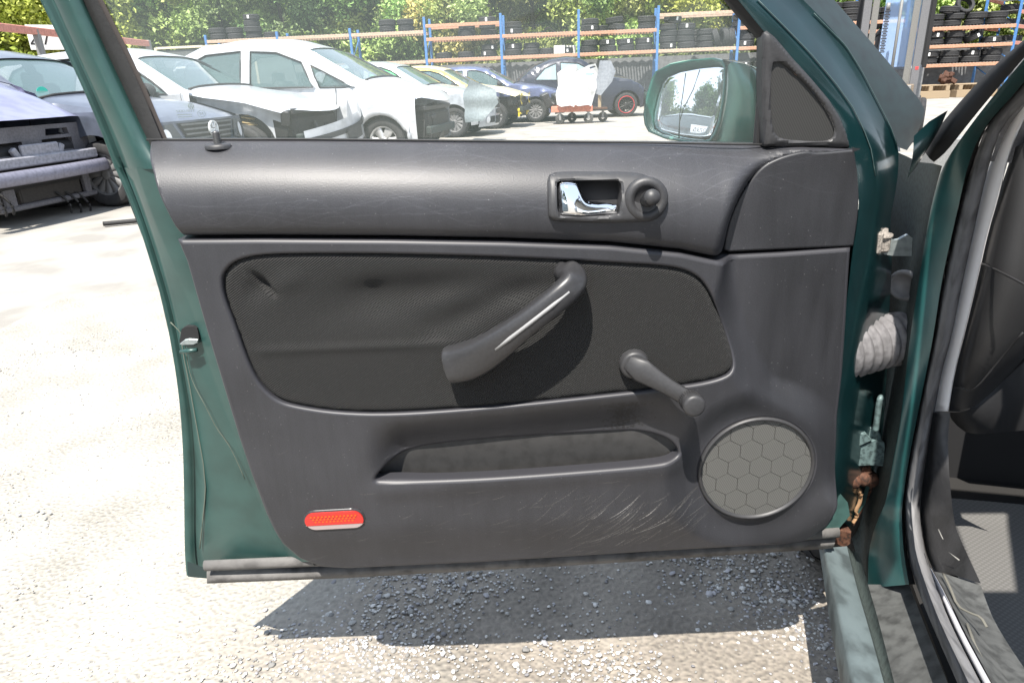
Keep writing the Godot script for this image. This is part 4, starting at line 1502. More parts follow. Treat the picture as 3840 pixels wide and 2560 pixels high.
	var d2 := p3([-.16, 1.0071, -.0752, -.16, .9289, -.094, -.16, .8847, -.0991, -.16, .8229, -.1068, -.16, .7601, -.0984, -.16, .6951, -.0882, -.18, .5943, -.0089])
	var d3 := p3([-.26, 1.005, .0972, -.26, .9078, .0428, -.26, .86, .0295, -.26, .792, .019, -.26, .7222, .0389, -.26, .6691, .0568, -.26, .6152, .0964])
	obj("dashboard_end", strips([d0, d1, d2, d3], 40), M.dash, g)
	st = start()
	tube(st, flow3(p3([-.136, .8237, -.0135, -.135, .8245, -.0295, -.136, .8294, -.0793, -.143, .8288, -.1222, -.153, .8254, -.1473]), 1), [.0014], 6)
	tube(st, flow3(p3([-.142, .62, -.0031, -.138, .6433, -.0631, -.139, .6482, -.0843, -.141, .6632, -.1019, -.15, .6956, -.1119, -.156, .7233, -.1235, -.16, .7634, -.1491]), 1), [.0013], 6)
	obj("dashboard_joint", st, M.matt_black, g).set_meta("kind", "stuff")
	var u0 := p3([-.15, .5693, .0107, -.158, .5823, -.0167, -.185, .5871, .0039, -.265, .6091, .1079, -.3, .6804, .0931])
	var u1 := p3([-.165, .5457, .0312, -.175, .551, .0076, -.2, .5622, .0049, -.275, .5726, .0976, -.3, .6431, .0561])
	var u2 := p3([-.2, .5011, .1044, -.21, .4992, .0797, -.24, .5103, .0687, -.3, .5022, .108, -.34, .5242, .0795])
	st = start()
	strip(st, [even(flow3(u2, 1), 20), even(flow3(u1, 1), 20), even(flow3(u0, 1), 20)])
	obj("dashboard_underside", st, M.dash, g)
	# kick trim beside the footwell, with the torn end over the sill
	var k0 := p3([-.135, .5549, .0335, -.135, .4649, .0155, -.135, .3929, .0026, -.135, .3709, -.0293, -.135, .3505, -.0623, -.135, .3518, -.1127])
	var k1 := p3([-.125, .5876, -.03, -.125, .5057, -.0555, -.125, .4388, -.068, -.125, .4178, -.0972, -.125, .4005, -.1305, -.12, .4149, -.1988])
	var k2 := p3([-.14, .5861, -.0282, -.14, .5513, -.0371, -.14, .514, -.066, -.14, .4904, -.0903, -.14, .4706, -.1119, -.14, .4518, -.1411, -.14, .4493, -.1908, -.14, .4465, -.2541])
	obj("kick_trim", strips([k0, k1, k2], 40), M.kick, g)
	st = start()
	for s in [[[2158,1190], [2164,1214], .003], [[2160,1216], [2168,1240], .0025], [[2150,1150], [2154,1166], .0015], [[2176,1270], [2200,1284], .0013]]:
		pass
	var sc := p3([-.1205, .4533, -.1205, -.1225, .4491, -.1383, -.119, .4456, -.1386, -.12, .4445, -.1601, -.121, .4414, -.1861, -.127, .4466, -.2087])
	tube(st, PackedVector3Array([sc[2], sc[3]]), [.0012, .0006], 6)
	tube(st, PackedVector3Array([sc[4], sc[5]]), [.0006, .001], 6)
	var sf := obj("scuff_mark", st, mat(.2, .195, .18, .9), g)
	sf.set_meta("kind", "stuff")
	# sill: outer green step, groove, grimy plate, flange, inner ledge
	var c00 := p3([0, .2482, -.0019, 0, .225, -.1088, 0, .2162, -.2363])
	var c0 := p3([0, .2691, .0184, 0, .2724, -.0535, 0, .2756, -.1656, 0, .2694, -.2866])
	var c0b := p3([-.004, .2758, .0156, -.004, .2808, -.0629, -.004, .2843, -.1742, -.004, .28, -.2955])
	var c1 := p3([-.045, .2657, .044, -.045, .2604, -.0573, -.045, .2686, -.1714, -.045, .2706, -.2763])
	var c1b := p3([-.055, .2451, .0634, -.055, .2434, -.0346, -.055, .2507, -.1498, -.055, .2518, -.256])
	var c2 := p3([-.055, .2897, -.0054, -.06, .2729, -.0665, -.06, .2759, -.1511, -.06, .2681, -.2702])
	var c3 := p3([-.105, .3393, -.056, -.112, .305, -.0924, -.112, .3067, -.1723, -.112, .3135, -.2999])
	for l in [c00, c0, c0b, c1, c1b, c2, c3]:
		l.append(l[-1] + (l[-1] - l[-2]).normalized() * .7)
	c00[0].z += .05
	obj("sill", strips([c00, c0, c0b, c1], 40), M.sill_paint, g)
	obj("sill_groove", strips([c1, c1b, c2], 40), M.grimy_dark, g)
	st = strips([c2.slice(1), c3.slice(1)], 30)
	obj("sill_plate", st, M.sill_plate, g)
	var bk := p3([-.113, .3027, -.0894, -.113, .3045, -.1695, -.113, .3112, -.2975])
	var f0 := p3([-.13, .3432, -.0937, -.13, .3515, -.1616, -.13, .3513, -.239, -.13, .3656, -.3446])
	var f1 := p3([-.128, .3569, -.1083, -.128, .3666, -.1799, -.128, .369, -.2585, -.128, .3836, -.3621])
	var f2 := p3([-.15, .317, -.0592, -.15, .3278, -.1307, -.15, .3298, -.211, -.15, .3457, -.3207])
	for l in [f0, f1, f2]:
		l.append(l[-1] + (l[-1] - l[-2]).normalized() * .6)
	obj("sill_flange", strips([f0, f1, f2], 30), mat(.42, .42, .44, .5), g)
	st = start()
	tube(st, flow3(p3([-.165, .3176, -.0694, -.165, .32, -.1058, -.165, .3169, -.1434, -.175, .3247, -.1647, -.185, .329, -.1742, -.19, .3227, -.1874]), 1), [.0022], 8, Vector2(1, .6))
	tube(st, p3([-.165, .3221, -.1859, -.165, .3184, -.223, -.165, .3246, -.3055]), [.0022], 8, Vector2(1, .6))
	obj("torn_underlay", st, mat(.12, .117, .1, .9), g)
	# inner ledge between the flange and the floor, and the ledge's lifted cover
	var l0 := p3([-.15, .3217, -.0716, -.155, .3229, -.1237, -.155, .3246, -.2042, -.155, .339, -.3132])
	var l1 := p3([-.2, .2649, .0018, -.2, .2771, -.0672, -.2, .2803, -.1456, -.2, .2954, -.2606])
	var l2 := p3([-.235, .2796, -.0352, -.235, .2664, -.0965, -.235, .2776, -.1804, -.235, .2964, -.2759])
	for l in [l0, l1, l2]:
		l.append(l[-1] + (l[-1] - l[-2]).normalized() * .6)
	obj("inner_ledge", strips([l0, l1, l2], 30), M.sill_plate, g)
	# floor, rubber mat, bulkhead, far side and roof, its opening added to shape the sun patch
	st = start()
	block(st, Vector3(-.75, .165, -.9), Vector3(1.15, .02, 2.9))
	obj("floor", st, M.carpet, g)
	st = start()
	sheet(st, PackedVector2Array([Vector2(-.66, -.42), Vector2(-.245, -.42), Vector2(-.245, .02), Vector2(-.27, .35), Vector2(-.66, .35)]), [], .02, func(q): return Vector3(q.x, .20 + .004 * sin(q.x * 9) + .25 * pow(maxf(0, q.y - .28), 1.2), q.y))
	obj("rubber_mat", st, M.mat_rubber, g)
	st = start()
	block(st, Vector3(-.75, .4, .52), Vector3(1.2, .5, .04))
	block(st, Vector3(-.85, .62, .40), Vector3(1.0, .06, .3), .02)
	obj("bulkhead", st, M.matt_black, g)
	st = start()
	block(st, Vector3(-1.42, .5, -.9), Vector3(.06, .8, 3.0), .02)
	obj("far_side", st, M.paint, g)
	st = start()
	var roof := PackedVector2Array([Vector2(-.215, -.22), Vector2(-1.2, -.22), Vector2(-1.25, -2.6), Vector2(-.205, -2.6)])
	sheet(st, roof, [PackedVector2Array([Vector2(-.243, -.593), Vector2(-.263, -.35), Vector2(-.366, -.334), Vector2(-.302, -.582)])], .1, func(q): return Vector3(q.x, 1.42 + .03 * sin(clampf((-q.x - .2) / 1.05, 0, 1) * PI), q.y))
	obj("roof", st, M.paint, g)
	st = start()
	var flank := PackedVector2Array([Vector2(-1.25, .25), Vector2(-1.22, 1.0), Vector2(-2.9, 1.02), Vector2(-2.9, .3)])
	sheet(st, flank, [], .2, func(q): return Vector3(.03 - .12 * pow((q.y - .6) / .5, 2.0), q.y, q.x))
	block(st, Vector3(-.12, 1.2, -1.32), Vector3(.06, .46, .12), .01, Basis(Vector3.FORWARD, -.32))
	obj("rear_door", st, M.paint, g)
	# front wing's upper corner and the wheel below it
	var w3 := p3([0, 1.0079, -.1349, 0, .984, -.1472, 0, .955, -.1365])
	var w4 := p3([-.02, 1.0231, -.1113, -.02, .9975, -.1265, -.02, .9669, -.0922])
	var w5 := p3([-.05, 1.0339, -.0687, -.05, 1.0069, -.0468, -.05, .9711, .0039])
	obj("front_wing", strips([w3, w4, w5], 20), M.paint, g)
	st = start()
	var wing := PackedVector2Array([Vector2(.14, .3), Vector2(.14, .86), Vector2(.5, .9), Vector2(1.05, .82), Vector2(1.15, .5), Vector2(.95, .35), Vector2(.9, .5), Vector2(.75, .64), Vector2(.55, .68), Vector2(.36, .6), Vector2(.24, .4), Vector2(.22, .3)])
	sheet(st, wing, [], .1, func(q): return Vector3(-.01 - .1 * pow(maxf(0, q.x - .5) / .6, 2.0), q.y, q.x), true)
	obj("front_wing_side", st, M.paint, g)
	var wheel := Node3D.new()
	wheel.name = "front_wheel"
	g.add_child(wheel)
	wheel.position = Vector3(-.09, .30, .46)
	wheel.rotation.y = .15
	var ty := put("tyre", tyre_mesh(), wheel)
	ty.rotation.z = PI / 2
	ty.scale = Vector3.ONE * .98
	st = start()
	lathe(st, PackedVector2Array([Vector2(.19, -.05), Vector2(.19, .06), Vector2(.17, .05), Vector2(.12, .02), Vector2(0, .04)]), 24, Transform3D(Basis(Vector3.FORWARD, PI / 2), Vector3.ZERO))
	obj("rim", st, M.steel, wheel)
	hinge_gear(g)

func hinge_gear(g: Node3D) -> void:
	# things in the gap between door and pillar
	var to_car := g.transform.affine_inverse() * Transform3D(Basis.IDENTITY, Vector3(0, 0, -.95))
	var st := start()
	prism(st, p2([.5714, .8222, .5697, .8381, .5828, .8444, .5868, .845, .5914, .8414, .5986, .8384, .6052, .8395, .6113, .8433, .6175, .8465, .6252, .8407, .6289, .8117, .6, .8135, .5846, .8162]), -.090, -.084, to_car * Transform3D(Basis.IDENTITY, Vector3.ZERO), .0008)
	obj("door_check", st, M.zinc, g)
	st = start()
	var h: Array = [.574, .8347, -.078, .5722, .8541, -.083, .5642, .8607, -.085, .5793, .8493, -.085, .5563, .8406, -.07]
	block(st, Vector3(h[0], h[1], h[2]), Vector3(.022, .024, .02), .003)
	block(st, Vector3(h[12], h[13], h[14]), Vector3(.018, .034, .03), .003)
	lathe(st, PackedVector2Array([Vector2(.019, 0), Vector2(.019, .004), Vector2(.012, .005), Vector2(.011, .012), Vector2(0, .012)]), 12, Transform3D(Basis.IDENTITY, Vector3(h[3], h[4] - .008, h[5])))
	var o := obj("upper_hinge", st, M.hinge_dust, g)
	o.transform = to_car
	# ribbed wiring boot
	st = start()
	var a: Array = [.5339, .6554, -.075, .5774, .6588, -.085, .6134, .6673, -.095, .6437, .6653, -.105]
	var p0 := Vector3(a[0], a[1], a[2])
	var p1 := Vector3(a[3], a[4], a[5])
	var p2_ := Vector3(a[6], a[7], a[8])
	var p3_ := Vector3(a[9], a[10], a[11])
	var path := PackedVector3Array()
	var rad := []
	for k in 49:
		var t := k / 48.0
		path.append(p0.bezier_interpolate(p1, p2_, p3_, t))
		var rib := absf(sin(t * PI * 7.0))
		rad.append(lerpf(.037, .047, sqrt(rib)) * lerpf(1.0, .96, t) if t < .86 else .046)
	tube(st, path, rad, 28, Vector2(.85, 1.0))
	o = obj("wiring_boot", st, M.boot, g)
	o.transform = to_car
	st = start()
	var rp: Array = [.6411, .7566, -.11, .6448, .7513, -.11]
	lathe(st, PackedVector2Array([Vector2(.026, 0), Vector2(.024, .004), Vector2(.019, .005), Vector2(.018, 0), Vector2(0, -.002)]), 24, Transform3D(Basis(Vector3.UP, -.95) * Basis(Vector3.RIGHT, PI / 2), Vector3(rp[0], rp[1], rp[2])))
	o = obj("pillar_plug", st, M.seal_grey, g)
	o.transform = to_car
	# hooked rod, folded hinge plates, rusted bolts
	st = start()
	tube(st, flow3(p3([.6234, .5026, -.09, .6216, .543, -.09, .6213, .5595, -.09, .6237, .565, -.092, .6317, .5591, -.1, .6399, .5406, -.11]), 2), [.0052], 10)
	o = obj("hinge_rod", st, M.zinc_teal, g)
	o.transform = to_car
	st = start()
	prism(st, p2([.5738, .4903, .5857, .5026, .6057, .5, .6192, .4857, .5994, .4754, .5846, .4726, .5769, .479]), -.1, -.085, Transform3D.IDENTITY, .002)
	prism(st, p2([.5841, .4491, .5839, .4613, .6108, .4758, .625, .482, .6424, .4778, .6448, .4674, .6484, .4304, .6248, .4332, .5864, .4331]), -.115, -.09, Transform3D.IDENTITY, .003)
	prism(st, p2([.6202, .484, .6206, .501, .6307, .504, .6428, .4847, .6432, .4726, .6261, .4751]), -.125, -.1, Transform3D.IDENTITY, .003)
	o = obj("lower_hinge", st, M.zinc_teal, g)
	o.transform = to_car
	st = start()
	prism(st, p2([.5861, .4244, .633, .4232, .638, .4104, .6263, .4055, .5883, .409]), -.125, -.1, Transform3D.IDENTITY, .002)
	var bolts := p3([.603, .3978, -.098, .622, .399, -.102, .6401, .3926, -.108])
	for k in 3:
		lathe(st, PackedVector2Array([Vector2(.014, -.012), Vector2(.015, 0), Vector2(.012, .01), Vector2(.006, .014), Vector2(0, .014)]), 6, Transform3D(Basis(Vector3.RIGHT, PI / 2) * Basis(Vector3.UP, .4 * k), bolts[k]))
	prism(st, p2([.6227, .3672, .64, .3589, .6586, .3842, .6649, .3746, .6544, .3279, .6376, .2753, .6319, .2805, .6329, .3193]), -.16, -.13, Transform3D.IDENTITY, .002)
	prism(st, p2([.5852, .2914, .5998, .2907, .6185, .2841, .6208, .2566, .6093, .2453, .5912, .258]), -.13, -.1, Transform3D.IDENTITY, .003)
	o = obj("rusted_bracket", st, M.rust, g)
	o.set_meta("label", "rusted bracket with bolts below the hinge")
	o.transform = to_car
	st = start()
	tube(st, flow3(p3([.6171, .377, -.108, .6274, .3608, -.108, .6286, .342, -.108, .6228, .3262, -.108, .6292, .3111, -.11, .623, .2979, -.11]), 2), [.006, .009, .007, .010, .006, .008, .004], 8, Vector2(1, .6))
	o = obj("torn_foam", st, mat(.32, .19, .1, .95), g)
	o.transform = to_car
	st = start()
	sheet(st, p2([.5551, .8248, .6193, .8008, .6438, .6403, .6602, .4716, .6508, .3246, .6193, .2575, .555, .2405, .5631, .3093, .5698, .5615, .5562, .7668]), [], .05, func(q): return Vector3(q.x, q.y, -.128))
	o = obj("door_front_face", st, M.dusty_paint, g)
	o.transform = to_car
	st = start()
	sheet(st, p2([.5406, .381, .5545, .4069, .5698, .3885, .5774, .3613, .5587, .3303, .5158, .3166, .5057, .3235, .5293, .3499]), [], .02, func(q): return Vector3(q.x, q.y, -.045))
	o = obj("lower_door_corner", st, M.dusty_paint, g)
	o.transform = to_car


# ---------------------------------------------------------------- wrecked cars
# A car's own axes: x forwards from the front axle, y up from the ground, z to its right side.
var tyre_shared: ArrayMesh
func tyre_mesh() -> ArrayMesh:
	if tyre_shared:
		return tyre_shared
	var st := start()
	var n := 36
	var prof := [[.195, -.085], [.205, -.098], [.245, -.104], [.285, -.1], [.305, -.086], [.312, -.06], [.313, -.034], [.307, -.031], [.307, -.026], [.315, -.023], [.316, -.003], [.309, -.001]]
	var all := []
	for q in prof:
		all.append(Vector2(q[0], q[1]))
	for k in range(prof.size() - 1, -1, -1):
		all.append(Vector2(prof[k][0], -prof[k][1]))
	all.append(Vector2(.205, .06))
	all.append(Vector2(.205, -.06))
	all.append(all[0])
	for i in all.size() - 1:
		for k in n:
			var a := TAU * k / n
			var b := TAU * (k + 1) / n
			var p: Vector2 = all[i]
			var q: Vector2 = all[i + 1]
			var t := .0035 if i in [3, 4, 18, 19] and k % 2 == 0 else 0.0
			var v := [Vector3(cos(a) * (p.x - t), p.y, sin(a) * (p.x - t)), Vector3(cos(b) * (p.x - t), p.y, sin(b) * (p.x - t)), Vector3(cos(b) * (q.x - t), q.y, sin(b) * (q.x - t)), Vector3(cos(a) * (q.x - t), q.y, sin(a) * (q.x - t))]
			quad(st, v[0], v[1], v[2], v[3])
	tyre_shared = mesh_of(st, M.tyre)
	return tyre_shared

func rim_mesh(spokes: int, m: Material, wide := .2) -> ArrayMesh:
	var st := start()
	lathe(st, PackedVector2Array([Vector2(.205, -.08), Vector2(.212, -.085), Vector2(.2, -.06), Vector2(.19, .05), Vector2(.2, .082), Vector2(.212, .088), Vector2(.206, .094), Vector2(.186, .084), Vector2(.176, .05), Vector2(.17, -.05)]), 32)
	lathe(st, PackedVector2Array([Vector2(.06, .05), Vector2(.055, .066), Vector2(.03, .072), Vector2(0, .07)]), 20)
	for k in spokes:
		var a := TAU * k / spokes
		var d := Vector3(cos(a), 0, sin(a))
		var s := Vector3(-sin(a), 0, cos(a))
		var w := .19 / spokes * 1.5 * (wide / .2)
		quad(st, d * .04 - s * w * .7 + UP * .066, d * .04 + s * w * .7 + UP * .066, d * .19 + s * w + UP * .072, d * .19 - s * w + UP * .072)
		quad(st, d * .04 + s * w * .7 + UP * .066, d * .04 + s * w * .7 + UP * .03, d * .19 + s * w + UP * .03, d * .19 + s * w + UP * .072)
		quad(st, d * .04 - s * w * .7 + UP * .03, d * .04 - s * w * .7 + UP * .066, d * .19 - s * w + UP * .072, d * .19 - s * w + UP * .03)
	return mesh_of(st, m)

func add_wheel(car: Node3D, at: Vector3, r: float, rim: Mesh, steer := 0.0) -> Node3D:
	var w := Node3D.new()
	w.name = "wheel"
	car.add_child(w, true)
	w.position = at
	w.scale = Vector3.ONE * r / .316
	w.rotation.y = steer
	var t := put("tyre", tyre_mesh(), w)
	t.rotation.x = PI / 2 * (1.0 if at.z > 0 else -1.0)
	if rim:
		var m := put("rim", rim, w)
		m.rotation.x = t.rotation.x
	return w

func car_paint(r: float, g: float, b: float, metal := .25) -> StandardMaterial3D:
	var m := mat(r, g, b, .35, metal)
	m.albedo_texture = M.dust
	m.uv1_triplanar = true
	m.uv1_scale = Vector3.ONE * .8
	m.clearcoat_enabled = true
	m.clearcoat = .6
	m.clearcoat_roughness = .15
	return m

func shape_of(s: Dictionary, q: Vector2) -> float:   # half width of the body at (x, y)
	var w: float = s.w
	var belt: float = s.belt
	var top: float = s.top
	var h := maxf(0.0, q.y - belt) / (top - belt)
	var z: float = w - (.24 if not s.has("lean") else s.lean) * pow(h, 1.15)
	z -= .05 * pow(absf(q.y - .62) / .45, 2.2) if q.y < belt else .01
	var f := maxf(0.0, q.x - .15)
	z -= .28 * f * f
	var b := maxf(0.0, -q.x - s.back)
	z -= .2 * b * b
	return z

func arch(c: Vector2, r: float, from := PI, n := 14) -> PackedVector2Array:   # over a wheel, from its front to its rear
	var p := PackedVector2Array()
	for k in n + 1:
		p.append(c + Vector2.from_angle(PI * k / n) * r)
	return p

func make_car(called: String, label: String, s: Dictionary, pos: Vector3, turn: float) -> Node3D:
	var car := thing(called, label, s.get("kind", "car"), pos, turn, "wrecked cars parked in the yard")
	car.scale = Vector3.ONE * s.get("scale", 1.0)
	var r: float = s.r
	var wb: float = s.wb
	var sil: PackedVector2Array = p2(s.line)     # roof line from the tail forwards
	var paint: Material = s.paint
	var nose: float = s.nose                     # where the flank turns into the front
	var glass_: Material = s.get("glass", M.car_glass)
	# flanks
	var lo: float = s.get("low", .2)
	var ax: float = s.get("flank_from", nose)
	var flank := PackedVector2Array()
	for q in sil:
		if q.x <= ax:
			flank.append(q)
	flank.append(Vector2(ax, at_x(sil, ax)))
	if ax > r + .05:
		flank.append(Vector2(ax, lo + .06))
		flank.append(Vector2(r + .055, lo + .04))
		flank.append_array(arch(Vector2(0, r), r + .055))
	else:
		flank.append(Vector2(ax, lo))
	flank.append(Vector2(-r - .06, lo))
	flank.append(Vector2(-wb + r + .06, lo))
	flank.append_array(arch(Vector2(-wb, r), r + .05))
	flank.append(Vector2(-wb - r - .06, lo + .02))
	flank.append(Vector2(sil[0].x + .03, lo + .1))
	var windows := []
	for w in s.windows:
		windows.append(p2(w))
	for side in [1.0, -1.0]:
		var st := start()
		var map := func(q: Vector2) -> Vector3: return Vector3(q.x, q.y, side * (shape_of(s, q) - ease_round(far_from(sil, q, false), .05)))
		sheet(st, flank, windows, .09, map, side < 0)
		obj("flank", st, paint, car)
		for w in windows:
			st = start()
			sheet(st, w, [], .3, func(q): return Vector3(q.x, q.y, side * (shape_of(s, q) - .012)), side < 0)
			obj("side_window", st, s.get("film", glass_) if w == windows[-1] else glass_, car)
			st = start()
			var rim := PackedVector3Array()
			for q in dense(w, .2):
				rim.append(Vector3(q.x, q.y, side * (shape_of(s, q) + .001)))
			rim.append(rim[0])
			tube(st, rim, [.011], 5)
			obj("window_rubber", st, M.rubber, car)
		st = start()
		for x in [-.62, -1.92]:
			if x < ax:
				var gap := PackedVector3Array()
				for k in 9:
					var q := Vector2(x - (.10 * pow(k / 8.0, 2.0) if x > -1 else 0.0), lerpf(s.belt + .02, lo + .05, k / 8.0))
					gap.append(Vector3(q.x, q.y, side * (shape_of(s, q) + .001)))
				tube(st, gap, [.006], 4)
		obj("door_gap", st, M.matt_black, car).set_meta("kind", "stuff")
		st = start()
		var hq := Vector2(-1.72, s.belt - .12)
		block(st, Vector3(hq.x, hq.y, side * (shape_of(s, hq) + .015)), Vector3(.2, .035, .03), .01)
		obj("door_handle", st, paint, car)
	# bonnet, roof and tail, with holes for the screens
	var st := start()
	var crown: float = s.get("crown", .05)
	var map_top := func(q: Vector2) -> Vector3:
		var y := at_x(sil, q.x)
		var half := shape_of(s, Vector2(minf(q.x, nose), y)) - .045
		var front := maxf(0.0, q.x - nose)
		return Vector3(q.x, y + crown * (1.0 - q.y * q.y) - .05 * pow(absf(q.y), 12.0), half * q.y * (1.0 - .1 * front))
	var reach: float = s.get("bulge", .22)
	var bonnet_to: float = s.get("bonnet_to", nose)
	var plan := PackedVector2Array([Vector2(sil[0].x, -1), Vector2(bonnet_to, -1)])
	for k in 9:
		var t := -1.0 + k / 4.0
		plan.append(Vector2(bonnet_to + reach * (1.0 - t * t), t))
	plan.append(Vector2(bonnet_to, 1))
	plan.append(Vector2(sil[0].x, 1))
	var ws: Array = s.screen
	var screen := PackedVector2Array([Vector2(ws[0], -.9), Vector2(ws[1], -.93), Vector2(ws[1] + .05, -.5), Vector2(ws[1] + .07, 0), Vector2(ws[1] + .05, .5), Vector2(ws[1], .93), Vector2(ws[0], .9), Vector2(ws[0] + .03, 0)])
	sheet(st, plan, [screen], .1, map_top)
	obj("upper_body", st, s.get("top_paint", paint), car)
	st = start()
	sheet(st, screen, [], .12, func(q): return map_top.call(q) - Vector3(.01, .012, 0))
	obj("windscreen", st, s.get("screen_glass", glass_), car)
	st = start()
	var cowl := PackedVector3Array()
	for k in 9:
		cowl.append(map_top.call(Vector2(ws[1] + .06 - .05 * pow((k - 4) / 4.0, 2.0), (k - 4) / 4.4)) + Vector3(0, .004, 0))
	tube(st, cowl, [.018], 6)
	obj("wiper_cowl", st, M.rubber, car)
	# what shows inside
	st = start()
	block(st, Vector3(-wb * .62, .52, 0), Vector3(wb * .95, .5, s.w * 1.75), .03)
	block(st, Vector3(ws[1] - .12, s.belt - .1, 0), Vector3(.5, .2, s.w * 1.7), .06)
	for side in [-1.0, 1.0]:
		block(st, Vector3(-1.55, .86, side * s.w * .5), Vector3(.16, .62, .46), .05, Basis(Vector3(0, 0, 1), .2))
		block(st, Vector3(-1.68, 1.2, side * s.w * .5), Vector3(.1, .17, .26), .03)
	block(st, Vector3(-wb + .2, .9, 0), Vector3(.2, .5, s.w * 1.5), .05, Basis(Vector3(0, 0, 1), .2))
	obj("interior", st, M.car_inside, car)
	if s.has("steering"):
		st = start()
		var hoop := PackedVector3Array()
		for k in 17:
			var a := TAU * k / 16
			hoop.append(Vector3(-.95, s.belt + .02, -s.w * .45) + Basis(Vector3(0, 0, 1), .5) * Vector3(0, sin(a) * .18, cos(a) * .18))
		tube(st, hoop, [.016], 6, Vector2.ONE, Vector3(1, 0, 0))
		obj("steering_wheel", st, M.matt_black, car)
	# wheels
	var rim: Mesh = s.rim
	for side in [1.0, -1.0]:
		add_wheel(car, Vector3(0, r, side * (s.w - .13)), r, rim)
		add_wheel(car, Vector3(-wb, r, side * (s.w - .13)), r, rim)
	# dark wells
	st = start()
	block(st, Vector3(.1, .5, 0), Vector3(.95, .42, s.w * 1.3), .05)
	block(st, Vector3(-wb, .5, 0), Vector3(.9, .5, s.w * 1.35), .05)
	block(st, Vector3(-wb / 2, .24, 0), Vector3(wb + .3, .1, s.w * 1.7), .03)
	obj("underbody", st, M.matt_black, car)
	if s.has("mirror_at"):
		for side in [1.0, -1.0]:
			var m: Array = s.mirror_at
			st = start()
			var c := Vector3(m[0], m[1], side * (shape_of(s, Vector2(m[0], m[1])) + .13))
			var rings := []
			for k in 6:
				var t := k / 5.0
				var ring := PackedVector3Array()
				var k2: float = [.8, 1.0, 1.0, .9, .7, .3][k]
				for q in 12:
					var a := TAU * q / 12
					ring.append(c + Vector3(-.04 + t * .13, (.075 * k2) * sin(a), (.115 * k2) * cos(a)))
				rings.append(ring)
			ring_mesh(st, rings)
			block(st, c + Vector3(.03, -.05, -side * .13), Vector3(.07, .05, .1), .015)
			obj("door_mirror", st, s.get("mirror_paint", M.rubber), car)
	return car

func front_panel(car: Node3D, s: Dictionary, y0: float, y1: float, holes: Array, m: Material, called := "bumper", lean := .12) -> Callable:
	# a bumper or grille panel bowed across the front between two heights; its plan is (across, height)
	var nose: float = s.nose
	var reach: float = s.get("bulge", .22)
	var half: float = shape_of(s, Vector2(nose, .55)) - .01
	var map := func(q: Vector2) -> Vector3:
		var t := clampf(q.x / half, -1, 1)
		return Vector3(nose + reach * (1.0 - t * t) + .03 - lean * maxf(0.0, q.y - .5) - .25 * maxf(0.0, .32 - q.y), q.y, -q.x)
	var st := start()
	sheet(st, PackedVector2Array([Vector2(-half, y0), Vector2(half, y0), Vector2(half, y1), Vector2(-half, y1)]), holes, .08, map)
	var back := func(q: Vector2) -> Vector3: return map.call(q) - Vector3(.05, 0, 0)
	for h in holes:
		skirt(st, h, map, Vector3(-.05, 0, 0), .1)
	obj(called, st, m, car)
	return map

func bowed(car: Node3D, called: String, plan: PackedVector2Array, map: Callable, proud: float, m: Material) -> MeshInstance3D:
	var st := start()
	sheet(st, plan, [], .06, func(q): return map.call(q) + Vector3(proud, 0, 0))
	return obj(called, st, m, car)

func ellipse(c: Vector2, rx: float, ry: float, tilt := 0.0, n := 20) -> PackedVector2Array:
	var r := PackedVector2Array()
	for k in n:
		r.append(c + (Vector2(cos(TAU * k / n) * rx, sin(TAU * k / n) * ry)).rotated(tilt))
	return r

